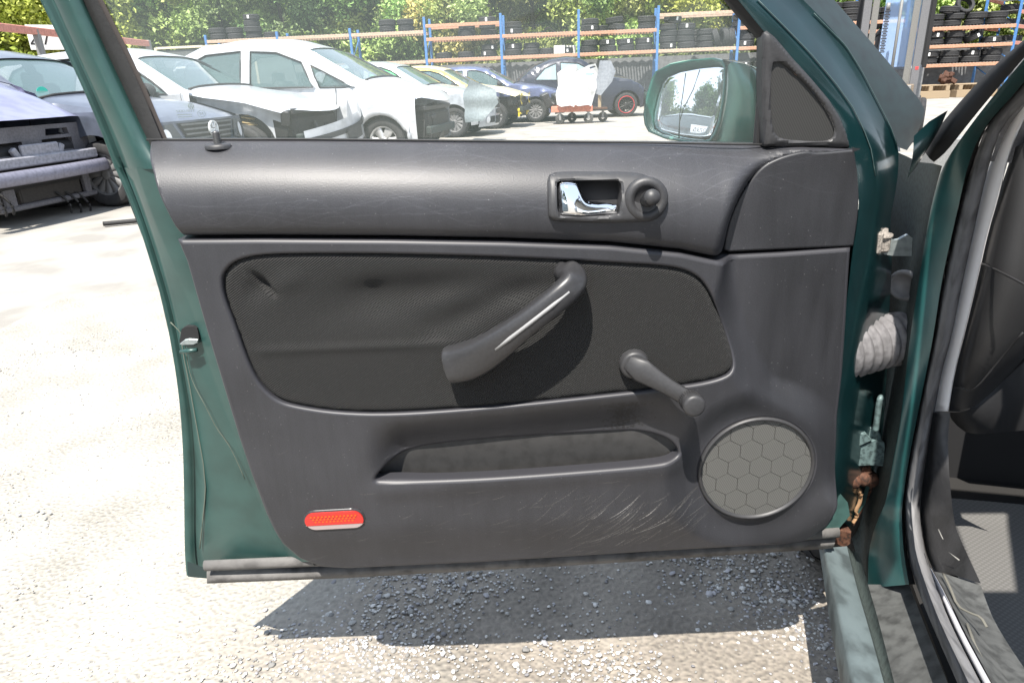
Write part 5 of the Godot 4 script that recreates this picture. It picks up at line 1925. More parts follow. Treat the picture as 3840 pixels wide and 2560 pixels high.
func wrecks() -> void:
	var steel_rim := rim_mesh(12, mat(.12, .12, .12, .6), .3)
	var alloy := rim_mesh(6, M.alloy, .25)
	var white := car_paint(.46, .48, .50, .15)
	var hatch := {"w": .86, "belt": .96, "top": 1.48, "back": 3.0, "r": .31, "wb": 2.55, "nose": .52, "bulge": .22,
		"line": [-3.42, .5, -3.40, .88, -3.30, 1.02, -3.1, 1.32, -2.7, 1.44, -2.1, 1.48, -1.7, 1.46, -1.3, 1.38, -.62, 1.02, -.4, .97, .1, .90, .52, .78, .75, .66],
		"screen": [-1.28, -.6], "windows": [[-2.95, 1.02, -1.98, 1.0, -1.98, 1.39, -2.6, 1.37, -2.85, 1.28], [-1.85, .99, -.78, .97, -1.0, 1.12, -1.35, 1.31, -1.6, 1.38, -1.85, 1.39]], "mirror_at": [-.95, 1.02]}
	# 1: white hatchback without its wing, its bumper hanging off
	var s: Dictionary = hatch.duplicate()
	s.merge({"paint": white, "rim": steel_rim, "flank_from": -.52, "steering": 1, "scale": 1.12}, true)
	var c := make_car("wrecked_hatchback", "white three-door hatchback without front wing, its bumper hanging off, black mirror", s, Vector3(-3.15, 0, -9.9), -.2)
	var st := start()
	var apron := PackedVector2Array([Vector2(-.56, .96), Vector2(.05, .86), Vector2(.5, .74), Vector2(.52, .6), Vector2(.36, .66)])
	apron.append_array(arch(Vector2(.0, .36), .37))
	apron.append_array(PackedVector2Array([Vector2(-.4, .25), Vector2(-.56, .25)]))
	for side in [1.0, -1.0]:
		st = start()
		sheet(st, apron, [], .08, func(q): return Vector3(q.x, q.y, side * (.72 - .1 * maxf(0, q.x))), side < 0)
		obj("inner_wing", st, white, c)
	st = start()
	var coil := PackedVector3Array()
	for k in 60:
		var a := TAU * k / 12.0
		coil.append(Vector3(.02 + cos(a) * .07, .62 + k * .0045, .62 + sin(a) * .07))
	tube(st, coil, [.009], 6)
	lathe(st, PackedVector2Array([Vector2(.09, .60), Vector2(.1, .61), Vector2(.03, .62)]), 16, Transform3D(Basis.IDENTITY, Vector3(.02, 0, .62)))
	obj("spring", st, mat(.3, .22, .1, .7), c)
	engine_bay(c, s, 3)
	st = start()
	var bmap := func(q: Vector2) -> Vector3:
		var t := q.x / .8
		return Vector3(.86 + .22 * (1 - t * t) - .08 * q.y, .30 + q.y + .12 * (q.x + .3), -q.x + .12)
	var bout := PackedVector2Array([Vector2(-.8, 0), Vector2(.8, 0), Vector2(.8, .3), Vector2(.45, .33), Vector2(.36, .5), Vector2(.3, .33), Vector2(.05, .32), Vector2(-.02, .52), Vector2(-.1, .32), Vector2(-.8, .3)])
	sheet(st, bout, [], .06, bmap)
	obj("hanging_bumper", st, white, c)
	st = start()
	sheet(st, PackedVector2Array([Vector2(-.78, .16), Vector2(.78, .16), Vector2(.78, .22), Vector2(-.78, .22)]), [], .08, func(q): return bmap.call(q) + Vector3(.012, 0, 0))
	sheet(st, PackedVector2Array([Vector2(-.2, .06), Vector2(.22, .06), Vector2(.22, .2), Vector2(-.2, .2)]), [], .08, func(q): return bmap.call(q) + Vector3(.03, 0, 0))
	obj("rubbing_strip", st, M.black_trim, c)
	# 2: tall white family car, no front bumper
	s = hatch.duplicate()
	s.merge({"paint": car_paint(.52, .54, .56, .12), "rim": alloy, "r": .325, "wb": 2.55, "scale": 1.03, "belt": 1.06, "top": 1.68, "w": .9, "nose": .5, "bulge": .2, "lean": .2,
		"line": [-3.3, .5, -3.3, 1.0, -3.25, 1.2, -3.1, 1.5, -2.7, 1.66, -2.1, 1.72, -1.5, 1.69, -1.0, 1.55, -.25, 1.15, .05, 1.08, .45, .95, .66, .8],
		"screen": [-1.05, -.22], "windows": [[-3.0, 1.1, -2.05, 1.1, -2.05, 1.58, -2.6, 1.55, -2.9, 1.42], [-1.9, 1.09, -.95, 1.07, -1.12, 1.4, -1.5, 1.54, -1.9, 1.57], [-.86, 1.06, -.35, 1.05, -.98, 1.36]]}, true)
	s.erase("mirror_at")
	c = make_car("wrecked_people_carrier", "tall white people carrier with silver alloy wheel and front bumper gone", s, Vector3(-1.57, 0, -11.15), -.2)
	engine_bay(c, s, 5)
	st = start()
	for side in [1.0, -1.0]:
		var pts_ := PackedVector3Array()
		for q in arch(Vector2(0, .325), .4):
			pts_.append(Vector3(q.x, q.y, side * (shape_of(s, q) + .005)))
		tube(st, pts_, [.05], 8, Vector2(.6, 1.0))
	var ar := obj("arch_trim", st, s.paint, c)
	ar.set_meta("kind", "stuff")
	# 3: silver hatchback with green film on its side glass
	s = hatch.duplicate()
	s.merge({"paint": car_paint(.4, .43, .46, .2), "rim": steel_rim, "film": M.film, "top": 1.55, "belt": .98}, true)
	s.line = [-3.42, .5, -3.40, .9, -3.30, 1.1, -3.1, 1.4, -2.7, 1.5, -2.1, 1.55, -1.7, 1.53, -1.3, 1.45, -.55, 1.04, -.3, .99, .1, .93, .52, .8, .75, .68]
	s.windows = [[-2.95, 1.06, -1.98, 1.04, -1.98, 1.46, -2.6, 1.44, -2.85, 1.34], [-1.85, 1.03, -.78, 1.0, -1.0, 1.16, -1.35, 1.37, -1.6, 1.45, -1.85, 1.46]]
	c = make_car("wrecked_hatchback", "silver hatchback with green film on its side window and intact bumper", s, Vector3(-.86, 0, -15.9), -.22)
	var fm := front_panel(c, s, .2, .62, [], s.paint)
	for side in [1.0, -1.0]:
		bowed(c, "headlight", p2([-.72 * side, .62, -.70 * side, .72, -.52 * side, .78, -.3 * side, .72, -.34 * side, .6, -.55 * side, .56]), fm, .02, M.lamp)
		bowed(c, "fog_light", ellipse(Vector2(-.55 * side, .33), .07, .065), fm, .012, M.lamp)
		bowed(c, "air_inlet", p2([-.48 * side, .27, -.25 * side, .27, -.25 * side, .4, -.45 * side, .4]), fm, .008, M.matt_black)
	bowed(c, "grille", p2([-.27, .56, .27, .56, .24, .72, -.24, .72]), fm, .015, M.matt_black)
	bowed(c, "lower_grille", p2([-.2, .24, .2, .24, .2, .4, -.2, .4]), fm, .01, M.matt_black)
	bowed(c, "number_plate_holder", p2([-.16, .44, .16, .44, .16, .54, -.16, .54]), fm, .02, M.black_trim)
	# loose grey wheel-arch liner leaning on it
	st = start()
	var lin_ := PackedVector2Array([Vector2(0, 0), Vector2(.5, .05), Vector2(.75, .45), Vector2(.7, .75), Vector2(.2, 1.0), Vector2(-.1, .7), Vector2(-.05, .3)])
	sheet(st, lin_, [], .06, func(q): return Vector3(q.x, q.y * .8 + .35, .18 * sin(q.x * 4.0) - .1 * q.y + .02 * sin(q.y * 14)))
	var o := tag(obj("arch_liner", st, worn(mat(.22, .26, .27, .6), M.dust, .4)), "grey plastic wing liner propped on the silver hatchback's front corner", "liner")
	o.position = Vector3(-.75, 0, -14.1)
	o.rotation.y = -.5
	# 4: yellow car behind, its lamp gone
	s = hatch.duplicate()
	s.merge({"paint": car_paint(.72, .55, .1, .0), "top_paint": car_paint(.75, .68, .42, 0), "rim": steel_rim, "flank_from": -.5}, true)
	c = make_car("wrecked_hatchback", "yellow and cream hatchback with empty headlight socket and bare front", s, Vector3(-.05, 0, -18.2), -.2)
	engine_bay(c, s, 7)
	st = start()
	for side in [1.0, -1.0]:
		var sock := Vector3(.62, .66, side * .56)
		var pr := rounded(p2([-.17, -.13, .17, -.11, .19, .13, -.15, .15]), 2)
		var ho := rounded(p2([-.12, -.07, .11, -.07, .12, .07, -.1, .09]), 2)
		sheet(st, pr, [ho], .05, func(q): return sock + Vector3(.03 - .1 * absf(q.x), q.y, -q.x))
		block(st, sock + Vector3(-.05, -.24, 0), Vector3(.05, .05, .26), .01)
		block(st, sock + Vector3(-.03, -.32, -.04 * side), Vector3(.05, .05, .2), .01)
		block(st, sock + Vector3(-.05, -.3, .08), Vector3(.04, .2, .05), .01)
	o = obj("lamp_socket", st, car_paint(.8, .62, .03, 0), c)
	o.set_meta("kind", "stuff")
	# 5: dark blue roofed hatchback beyond it
	s = hatch.duplicate()
	s.merge({"paint": car_paint(.10, .12, .22, .3), "rim": steel_rim}, true)
	c = make_car("wrecked_hatchback", "dark blue hatchback between the yellow car and the black rounded one", s, Vector3(1.0, 0, -20.3), -.15)
	front_panel(c, s, .2, .74, [], M.black_trim)
	# 6: black round-roofed coupe with red-edged wheels
	var red_rim := rim_mesh(14, mat(.03, .03, .03, .35, .3), .12)
	s = hatch.duplicate()
	s.merge({"paint": car_paint(.012, .014, .03, .2), "rim": red_rim, "r": .335, "wb": 2.5, "top": 1.62, "belt": 1.0, "w": .88, "nose": .5, "bulge": .3, "crown": .07, "glass": glass(.6, .8, .85, .4),
		"line": [-3.3, .55, -3.25, .8, -3.0, 1.12, -2.6, 1.4, -2.1, 1.58, -1.6, 1.63, -1.2, 1.55, -.55, 1.12, -.3, 1.06, .1, 1.0, .4, .86, .62, .66],
		"screen": [-1.2, -.5], "windows": [[-2.6, 1.08, -1.98, 1.06, -1.98, 1.5, -2.3, 1.38], [-1.85, 1.05, -.75, 1.02, -1.0, 1.28, -1.35, 1.48, -1.85, 1.52]]}, true)
	s.erase("mirror_at")
	c = make_car("black_coupe", "black round-roofed coupe with red-edged black wheels behind the trolley", s, Vector3(3.5, 0, -21.4), .02)
	fm = front_panel(c, s, .22, .66, [], s.paint)
	for side in [1.0, -1.0]:
		bowed(c, "headlight", ellipse(Vector2(-.56 * side, .76), .15, .12, .5 * side), func(q): return Vector3(.55 - .2 * (absf(q.x) - .4), q.y, -q.x * 1.12), .04, M.lamp)
		bowed(c, "indicator", ellipse(Vector2(-.62 * side, .5), .12, .045), fm, .03, M.lamp)
		st = start()
		var hoop := PackedVector3Array()
		for k in 33:
			var a := TAU * k / 32
			hoop.append(Vector3(cos(a) * .226, .335 + sin(a) * .226, side * .868))
		tube(st, hoop, [.008], 5, Vector2.ONE, Vector3(0, 0, 1))
		obj("red_rim_edge", st, mat(.6, .03, .04, .4), c)
	# 7: pale green estate, only its roof showing over the mirror
	s = hatch.duplicate()
	s.merge({"paint": car_paint(.33, .58, .45, .1), "rim": steel_rim}, true)
	make_car("wrecked_hatchback", "pale green car whose roof shows above the open door's mirror", s, Vector3(6.9, 0, -22.5), -1.35)
	# 8: grey-green saloon with a slatted grille and a round badge
	s = hatch.duplicate()
	s.merge({"paint": car_paint(.10, .115, .15, .3), "rim": steel_rim, "w": .84, "nose": .55, "bulge": .12, "scale": 1.08}, true)
	c = make_car("wrecked_saloon", "slate car with black slatted grille, round badge and hazy windscreen behind lilac wreck", s, Vector3(-3.98, 0, -8.1), -.2)
	saloon_front(c, s)
	var slate := c
	# 9: lilac car with its front stripped to the bumper beam, and a dark one behind it
	s = hatch.duplicate()
	s.merge({"paint": car_paint(.24, .24, .37, .25), "rim": steel_rim, "w": .87, "nose": .55, "bulge": .14, "flank_from": .05, "belt": 1.2, "top": 1.7,
		"line": [-3.42, .5, -3.40, .9, -3.30, 1.25, -3.1, 1.5, -2.7, 1.66, -2.1, 1.7, -1.7, 1.68, -1.4, 1.58, -.62, 1.34, -.3, 1.26, .1, 1.13, .45, .96, .72, .86], "windows": [[-1.85, 1.25, -.85, 1.25, -1.35, 1.5, -1.85, 1.58]], "screen": [-1.4, -.6]}, true)
	c = make_car("stripped_car", "lilac car with its nose stripped to bumper beam and radiator", s, Vector3(-4.95, 0, -6.7), -.2)
	stripped_front(c, s)
	c = slate
	st = start()
	prism(st, disc2(Vector2.ZERO, .06, .06), 0, .003)
	o = obj("green_badge", st, mat(.05, .5, .38, .6), c)
	o.transform = Transform3D(Basis(Vector3.UP, PI / 2 - .25), Vector3(-.72, 1.06, .5))

func engine_bay(c: Node3D, s: Dictionary, seed_: int) -> void:   # what a missing front leaves in view
	var r := RandomNumberGenerator.new()
	r.seed = seed_
	var st := start()
	block(st, Vector3(s.nose - .02, .5, 0), Vector3(.06, .42, .95), .01)
	obj("radiator", st, M.radiator, c)
	st = start()
	block(st, Vector3(s.nose + .1, .44, 0), Vector3(.09, .11, 1.25), .015)
	obj("bumper_beam", st, M.grimy_dark, c)
	st = start()
	block(st, Vector3(s.nose + .02, .74, 0), Vector3(.12, .06, 1.3), .01)
	for k in 12:
		block(st, Vector3(s.nose - r.randf_range(-.1, .3), r.randf_range(.3, .72), r.randf_range(-.7, .7)), Vector3(r.randf_range(.05, .2), r.randf_range(.04, .2), r.randf_range(.05, .2)), .01, Basis.from_euler(Vector3(r.randf_range(-.4, .4), r.randf() * 3, r.randf_range(-.4, .4))))
	var o := obj("engine_bay_parts", st, M.black_trim, c)
	o.set_meta("kind", "stuff")
	st = start()
	for k in 6:
		var p := Vector3(s.nose + r.randf_range(-.05, .12), r.randf_range(.35, .7), r.randf_range(.2, .72))
		tube(st, flow3(PackedVector3Array([p, p + Vector3(.05, r.randf_range(-.2, .1), .06), p + Vector3(.02, r.randf_range(-.4, -.2), r.randf_range(-.1, .1))]), 2), [.008], 5)
	o = obj("cable", st, M.rubber, c)
	o.set_meta("kind", "stuff")

func saloon_front(c: Node3D, s: Dictionary) -> void:
	var fm := front_panel(c, s, .2, .76, [], s.paint, "bumper", .1)
	bowed(c, "grille", p2([-.36, .55, .36, .55, .46, .74, -.46, .74]), fm, .012, M.matt_black)
	for k in 4:
		var y := .58 + k * .045
		bowed(c, "grille_slat", p2([-.37 - k * .02, y, .37 + k * .02, y, .38 + k * .02, y + .017, -.38 - k * .02, y + .017]), fm, .03, worn(mat(.12, .125, .125, .5), M.dust, .5))
	for side in [1.0, -1.0]:
		bowed(c, "headlight", p2([-.78 * side, .58, -.75 * side, .72, -.52 * side, .74, -.42 * side, .56, -.6 * side, .53]), fm, .016, mat(.06, .065, .07, .15))
		bowed(c, "indicator", ellipse(Vector2(-.62 * side, .62), .05, .075), fm, .024, M.lamp)
	emblem(c, .15, mat(.7, .74, .76, .3, .3), Transform3D(Basis(Vector3.UP, PI / 2), fm.call(Vector2(0, .665)) + Vector3(.03, 0, 0)), .02)

func stripped_front(c: Node3D, s: Dictionary) -> void:
	var grime := worn(mat(.12, .118, .13, .7), M.dust, .2, M.bumps, .3)
	var metal := worn(mat(.28, .28, .31, .55, .1), M.dust, .3)
	var st := start()
	# upper panel with openings
	var panel := PackedVector2Array([Vector2(-.74, .36), Vector2(.74, .36), Vector2(.76, .86), Vector2(-.76, .86)])
	var holes := [p2([-.5, .62, -.06, .62, -.06, .73, -.5, .73]), p2([.14, .62, .52, .62, .52, .73, .14, .73]), p2([.22, .76, .5, .76, .48, .82, .24, .82]), p2([-.62, .40, .62, .40, .62, .58, -.62, .58])]
	sheet(st, panel, holes, .08, func(q): return Vector3(.52 + .06 * (1 - q.x * q.x) + .015 * sin(q.x * 17), q.y, -q.x))
	for h in holes:
		skirt(st, h, func(q): return Vector3(.52 + .06 * (1 - q.x * q.x) + .015 * sin(q.x * 17), q.y, -q.x), Vector3(-.06, 0, 0), .2)
	obj("front_panel", st, grime, c)
	st = start()
	block(st, Vector3(.46, .68, 0), Vector3(.03, .16, 1.1))
	for k in 16:
		block(st, Vector3(.478, .61 + k * .009, 0), Vector3(.012, .004, 1.08))
	obj("condenser", st, M.radiator, c)
	# bumper beam and its brackets
	st = start()
	block(st, Vector3(.66, .565, -.06), Vector3(.08, .09, 1.22), .012)
	var bb := obj("upper_beam", st, metal, c)
	st = start()
	block(st, Vector3(.64, .65, -.04), Vector3(.04, .11, .42), .01)
	block(st, Vector3(.62, .61, .2), Vector3(.05, .16, .06), .01, Basis(Vector3.RIGHT, .5))
	block(st, Vector3(.62, .61, -.28), Vector3(.05, .16, .06), .01, Basis(Vector3.RIGHT, -.5))
	obj("beam_bracket", st, metal, bb)
	st = start()
	var rings := []
	for k in 13:
		var z := -.82 + k * 1.64 / 12
		var x := .74 - .12 * z * z
		var ring := PackedVector3Array()
		for q in [[.05, .06], [.075, .02], [.07, -.05], [.03, -.065], [-.05, -.05], [-.05, .055]]:
			ring.append(Vector3(x + q[0], .445 + q[1], z))
		rings.append(ring)
	ring_mesh(st, rings)
	obj("bumper_beam", st, worn(mat(.19, .19, .24, .5, .1), M.dust, .3), c)
	# radiator below, in its frame
	st = start()
	block(st, Vector3(.52, .285, -.15), Vector3(.05, .2, .72), .01)
	for k in 18:
		block(st, Vector3(.548, .2 + k * .0105, -.15), Vector3(.01, .0045, .7))
	obj("radiator", st, M.radiator, c)
	st = start()
	block(st, Vector3(.55, .165, -.1), Vector3(.07, .05, 1.15), .012)
	block(st, Vector3(.55, .28, -.58), Vector3(.06, .26, .08), .012)
	block(st, Vector3(.54, .28, .34), Vector3(.06, .24, .14), .012)
	block(st, Vector3(.56, .24, .52), Vector3(.08, .12, .12), .012)
	obj("radiator_frame", st, grime, c)
	st = start()
	for k in 5:
		var p := Vector3(.6, .2 - .02 * k, -.2 - .12 * k) if k < 3 else Vector3(.62, .3, .45 + .08 * (k - 3))
		tube(st, flow3(PackedVector3Array([p + Vector3(-.1, .08, .05), p, p + Vector3(.04, -.1, -.03), p + Vector3(.0, -.17, -.05)]), 2), [.012], 6)
	var o := obj("cable", st, M.rubber, c)
	o.set_meta("kind", "stuff")
	# headlight on the far corner, folded bracket on the near one
	st = start()
	prism(st, ellipse(Vector2.ZERO, .17, .11, -.5), 0, .06, Transform3D(Basis(Vector3.UP, PI / 2 - .5), Vector3(.42, .72, -.76)), .01)
	obj("headlight", st, M.lamp, c)
	st = start()
	sheet(st, p2([0, 0, .2, .04, .3, .28, .16, .36, .04, .2]), [], .06, func(q): return Vector3(.58 + .12 * q.x, .46 + q.y, .78 - q.x))
	sheet(st, p2([0, -.12, .1, -.14, .28, .06, .2, .09, .04, .02]), [], .06, func(q): return Vector3(.6 + .12 * q.x, .46 + q.y, .85 - q.x))
	obj("torn_bracket", st, worn(mat(.3, .3, .36, .5, .2), M.dust, .3), c)


# ---------------------------------------------------------------- the yard behind
const NTH := ["lowest", "second", "third", "fourth", "fifth", "sixth"]
const ORD := ["first", "second", "third", "fourth", "fifth", "sixth", "seventh", "eighth", "ninth", "tenth"]
var tyre_proto: Node3D
var tyre_tagged: Node3D

func add_tyre(label: String, at: Vector3, b: Basis, tagged := false, s := 1.0) -> void:
	if tyre_proto == null:
		tyre_proto = thing("tyre", label, "tyre", at, 0, "used tyres on the racks")
		put("rubber_ring", tyre_mesh(), tyre_proto)
		tyre_proto.transform = Transform3D(b.scaled(Vector3.ONE * s), at)
		return
	if tagged and tyre_tagged == null:
		tyre_tagged = dup(tyre_proto, label, at, b)
		var st := start()
		block(st, Vector3(0, 0, .3175), Vector3(.075, .115, .004), 0)
		obj("paper_tag", st, M.paper, tyre_tagged)
		tyre_tagged.transform = Transform3D(b.scaled(Vector3.ONE * s), at)
		return
	var t := dup(tyre_tagged if tagged else tyre_proto, label, at, b)
	t.transform = Transform3D(b.scaled(Vector3.ONE * s), at)

func stack(at: Vector3, count: int, where: String, turn: float, tags := []) -> void:
	for k in count:
		var w: String = "topmost" if k == count - 1 and count > 1 else NTH[k]
		var b := Basis(Vector3.UP, turn + rng.randf_range(-.5, .5)) * Basis(Vector3.FORWARD, rng.randf_range(-.03, .03))
		var label := "%s tyre %s" % ["tagged" if k in tags else "black", where] if count == 1 else "%s%s tyre of %s" % [w, " tagged" if k in tags else "", where]
		add_tyre(label, at + Vector3(rng.randf_range(-.03, .03), .105 + k * .207, rng.randf_range(-.03, .03)), b, k in tags, rng.randf_range(.94, 1.04))

func rack_at(a: float, along: Vector3, o: Vector3) -> Vector3:
	return o + along * a

func rack(label: String, o: Vector3, turn: float, wide: float, tall: float, levels: Array, beam: Material, last := false, deep := 1.0) -> void:
	# a bay of pallet racking: uprights, braces, beams, wire decks; x along the front, z towards the viewer
	var t := thing("tyre_rack", label, "rack", o, turn, "tyre racks along the back of the yard")
	for x in ([0.0, wide] if last else [0.0]):
		var st := start()
		block(st, Vector3(x, tall / 2, 0), Vector3(.09, tall, .08), .006)
		for k in int(tall / .15):
			block(st, Vector3(x, .1 + k * .15, .0405), Vector3(.02, .05, .003))
		obj("upright", st, M.rack_blue, t)
		st = start()
		block(st, Vector3(x, tall / 2, -deep), Vector3(.09, tall, .08), .006)
		obj("rear_upright", st, M.rack_blue, t)
		for k in int(tall / .9):
			st = start()
			tube(st, PackedVector3Array([Vector3(x, .25 + k * .9, -.02), Vector3(x, .95 + k * .9, -deep + .02)]), [.022], 6)
			obj("brace", st, M.rack_blue, t)
	for l in levels:
		var st := start()
		block(st, Vector3(wide / 2, l[0], .02), Vector3(wide - .09, .11, .05), .006)
		obj("beam", st, beam, t)
		st = start()
		block(st, Vector3(wide / 2, l[0], -deep - .02), Vector3(wide - .09, .11, .05), .006)
		obj("rear_beam", st, beam, t)
		if l[1]:
			st = start()
			for k in int(wide / .11):
				block(st, Vector3(.07 + k * .11, l[0] + .064, -deep / 2), Vector3(.055, .012, deep + .06))
			obj("deck", st, M.steel, t).set_meta("kind", "stuff")

func yard() -> void:
	racks()
	wrecks()
	trolley()
	forklift()
	oddments()
	trees()
	left_of_view()

func racks() -> void:
	var ang := deg_to_rad(6.0)
	var along := Vector3(cos(ang), 0, sin(ang))
	var into := Vector3(sin(ang), 0, -cos(ang))
	var o := Vector3(5.6, 0, -26.5)
	var bays := {
		-6: [[[2.86, true], [1.86, true]], 3.1, "far left bay under the tall stack of four tyres"],
		-5: [[[2.86, true], [1.86, true]], 3.1, "plain bay next to the far left bay"],
		-4: [[[2.86, true], [1.86, true]], 3.1, "bay whose top deck carries two pairs of tyres"],
		-3: [[[3.05, false], [2.6, true], [1.88, true]], 3.36, "bay with a bare cream beam over a wire deck"],
		-2: [[[2.6, true], [1.88, true]], 3.36, "bay with a limp black sheet on its top deck"],
		-1: [[[2.58, true], [1.88, true]], 3.36, "bay with four paired stacks on the lower deck"],
		0: [[[3.05, false], [1.88, true]], 3.36, "bay with a bare top beam over tall stacks and loose tyres"],
		1: [[[2.52, true], [1.86, true], [.95, true]], 3.36, "bay right of the bare-beamed bay, behind the mirror"],
		2: [[[2.52, true], [1.86, true], [.95, true]], 3.36, "bay seen between window edge and mirror corner"],
	}
	for k in bays:
		var b: Array = bays[k]
		rack("tyre rack, " + b[2], o + along * 2.8 * k, -ang, 2.8, b[1], b[0], M.beam_dull if k <= -4 or k == 0 else M.orange, k == 2)
	# bay, metres along it, level, number in the stack, which are tagged, metres back
	var rows := {
		"on the far left bay": [-6, 2.86, [[.35, 2, [], .3], [.95, 2, [], .5], [1.75, 4, [3], .35], [2.4, 1, [], .5]]],
		"on the fourth bay's top deck": [-4, 2.86, [[1.35, 2, [], .3], [2.0, 2, [], .4]]],
		"under the cream beam": [-3, 2.6, [[1.5, 2, [], .35], [2.28, 3, [2], .4]]],
		"low under the cream beam": [-3, 1.88, [[.6, 1, [], .4], [1.4, 1, [1], .4], [2.3, 2, [0, 1], .35]]],
		"beside the limp black sheet": [-2, 2.6, [[.45, 2, [0], .35]]],
		"below the limp black sheet": [-2, 1.88, [[.4, 2, [1], .35], [1.05, 2, [], .35], [1.65, 1, [], .45], [2.3, 1, [0], .5]]],
		"on the paired bay's top deck": [-1, 2.58, [[.4, 2, [0], .3], [.75, 1, [], .75], [2.45, 2, [], .35]]],
		"on the paired bay's lower deck": [-1, 1.88, [[.38, 2, [], .3], [1.03, 2, [1], .3], [1.7, 2, [1], .3], [2.36, 2, [1], .3]]],
		"under the bare top beam": [0, 1.88, [[.4, 4, [0], .3], [1.03, 4, [3], .3], [1.5, 3, [], .85], [1.75, 3, [], .4]]],
		"on the mirror bay's top deck": [1, 2.52, [[.25, 2, [], .7], [.6, 2, [1], .3], [2.35, 2, [1], .35]]],
		"on the mirror bay's middle deck": [1, 1.86, [[.36, 2, [0], .3], [.45, 3, [], .9], [1.0, 2, [], .3], [1.65, 2, [], .3], [2.3, 2, [], .3]]],
		"low in the mirror bay": [1, .95, [[.3, 2, [1], .3], [.95, 2, [1], .35], [1.6, 2, [], .35], [2.3, 2, [0], .35]]],
		"on the window-edge bay's top deck": [2, 2.52, [[.4, 3, [], .35], [1.05, 3, [], .3], [1.7, 2, [1], .3], [2.35, 2, [], .3]]],
		"on the window-edge bay's middle deck": [2, 1.86, [[.4, 2, [], .3], [1.05, 3, [0], .3], [1.7, 2, [], .3], [2.35, 3, [], .3]]],
		"low in the window-edge bay": [2, .95, [[.4, 3, [], .3], [1.05, 3, [1], .3], [1.7, 2, [], .3], [2.35, 2, [], .3]]],
		"on the ground under the bare beam": [0, -.06, [[.4, 2, [], .4], [1.1, 3, [], .4], [2.0, 2, [1], .4]]],
		"on the ground under the mirror bay": [1, -.06, [[.4, 3, [1], .4], [1.2, 3, [], .4], [2.2, 2, [], .4]]],
	}
	for name_ in rows:
		var b: Array = rows[name_]
		var n := 0
		for st in b[2]:
			stack(o + along * (2.8 * b[0] + st[0]) + into * st[3] + UP * (b[1] + .07), st[1], "%s stack %s" % [ORD[n], name_], -ang, st[2])
			n += 1
	# an arch of tyre on a stack, tilted ones, and loose ones standing on edge
	var lean := func(bay: float, a: float, y: float, back: float, b: Basis, label: String, tagged := false):
		add_tyre(label, o + along * (2.8 * bay + a) + into * back + UP * y, b, tagged)
	lean.call(0, .55, 2.93, .35, Basis(Vector3.UP, .3) * Basis(Vector3.FORWARD, .12) , "tagged tyre lying crooked on top of the tallest stack", true)
	lean.call(-1, 1.35, 2.76, .3, Basis(Vector3.FORWARD, .06), "lower tyre of the tilted pair on the paired bay's top deck")
	lean.call(-1, 1.28, 2.98, .3, Basis(Vector3.FORWARD, -.1), "upper tyre of the tilted pair on the paired bay's top deck")
	lean.call(0, 2.1, 2.26, .3, Basis(Vector3.FORWARD, 1.25) * Basis(Vector3.RIGHT, .25), "tyre with a rusty inside leaning beside the loose upright ones")
	lean.call(0, 2.38, 2.27, .35, Basis(Vector3.UP, .1) * Basis(Vector3.FORWARD, 1.48), "grey tyre standing on edge left of the last upright one")
	lean.call(0, 2.62, 2.27, .35, Basis(Vector3.UP, -.1) * Basis(Vector3.FORWARD, 1.53), "tyre standing on edge against the bare bay's right upright")
	lean.call(1, 1.65, 2.47, .35, Basis(Vector3.RIGHT, 1.35), "tyre standing upright like an arch on the mirror bay's stack")
	# limp sheet, white boxes
	var st := start()
	sheet(st, p2([0, 0, .75, 0, .75, .5, 0, .5]), [], .06, func(q): return Vector3(q.x, .03 + .16 * exp(-pow((q.x - .5) / .15, 2.0)) + .02 * sin(q.y * 9), -q.y))
	var sh := tag(obj("rubber_sheet", st, M.black_trim), "limp black sheet humped on a wire deck of the racks", "sheet")
	sh.position = o + along * (2.8 * -2 + 1.2) + into * .1 + UP * 2.66
	sh.rotation.y = -ang
	for k in 2:
		st = start()
		block(st, Vector3(.2, .14, -.2), Vector3(.4 + .1 * k, .28, .4), .01)
		var bx := tag(obj("carton", st, mat(.62, .6, .55, .8)), ["creased cream carton right of the stacks below the sheet", "white box standing behind the cream carton"][k], "carton", "cartons on the rack")
		bx.position = o + along * (2.8 * -2 + 1.9 + .35 * k) + into * (.1 + .4 * k) + UP * (1.94)
		bx.rotation.y = -ang
	# right-hand racks beyond the forklift
	var o2 := Vector3(12.6, 0, -25.77)
	rack("tall orange rack of three decks, its left half behind the forklift", o2, -ang, 5.0, 4.0, [[2.22, true], [1.65, true], [1.04, true]], M.orange, false)
	rack("tall rack with pink beams beyond the fork truck, at the yard's corner", o2 + along * 5.0, -ang + .9, 2.6, 4.2, [[3.1, true], [2.65, true], [2.2, true], [1.68, true]], M.pink, true)
	var rows2 := {"on the corner rack's top deck": [2.22, [[.3, 2], [1.0, 2], [1.75, 1], [2.42, 2], [3.05, 2], [3.75, 2], [4.45, 2]], []],
		"on the corner rack's middle deck": [1.65, [[.4, 2], [1.1, 1], [1.8, 2], [2.5, 2], [3.15, 2], [4.4, 1]], []], "on the corner rack's lower deck": [1.04, [[.4, 2], [1.1, 2], [1.75, 2], [2.42, 2], [3.1, 2], [3.8, 2], [4.5, 2]], []]}
	for name_ in rows2:
		var n := 0
		for s2 in rows2[name_][1]:
			stack(o2 + along * s2[0] + into * .32 + UP * (rows2[name_][0] + .07), s2[1], "%s stack %s" % [ORD[n], name_], -ang, [s2[1] - 1] if n % 2 == 1 and rows2[name_][0] < 2 else [])
			n += 1
	var lean2 := func(a: float, y: float, b: Basis, label: String, tagged := false):
		add_tyre(label, o2 + along * a + into * .35 + UP * y, b, tagged)
	lean2.call(3.35, 2.95, Basis(Vector3.RIGHT, 1.1), "tyre leaning open-faced on top of the corner rack's pile")
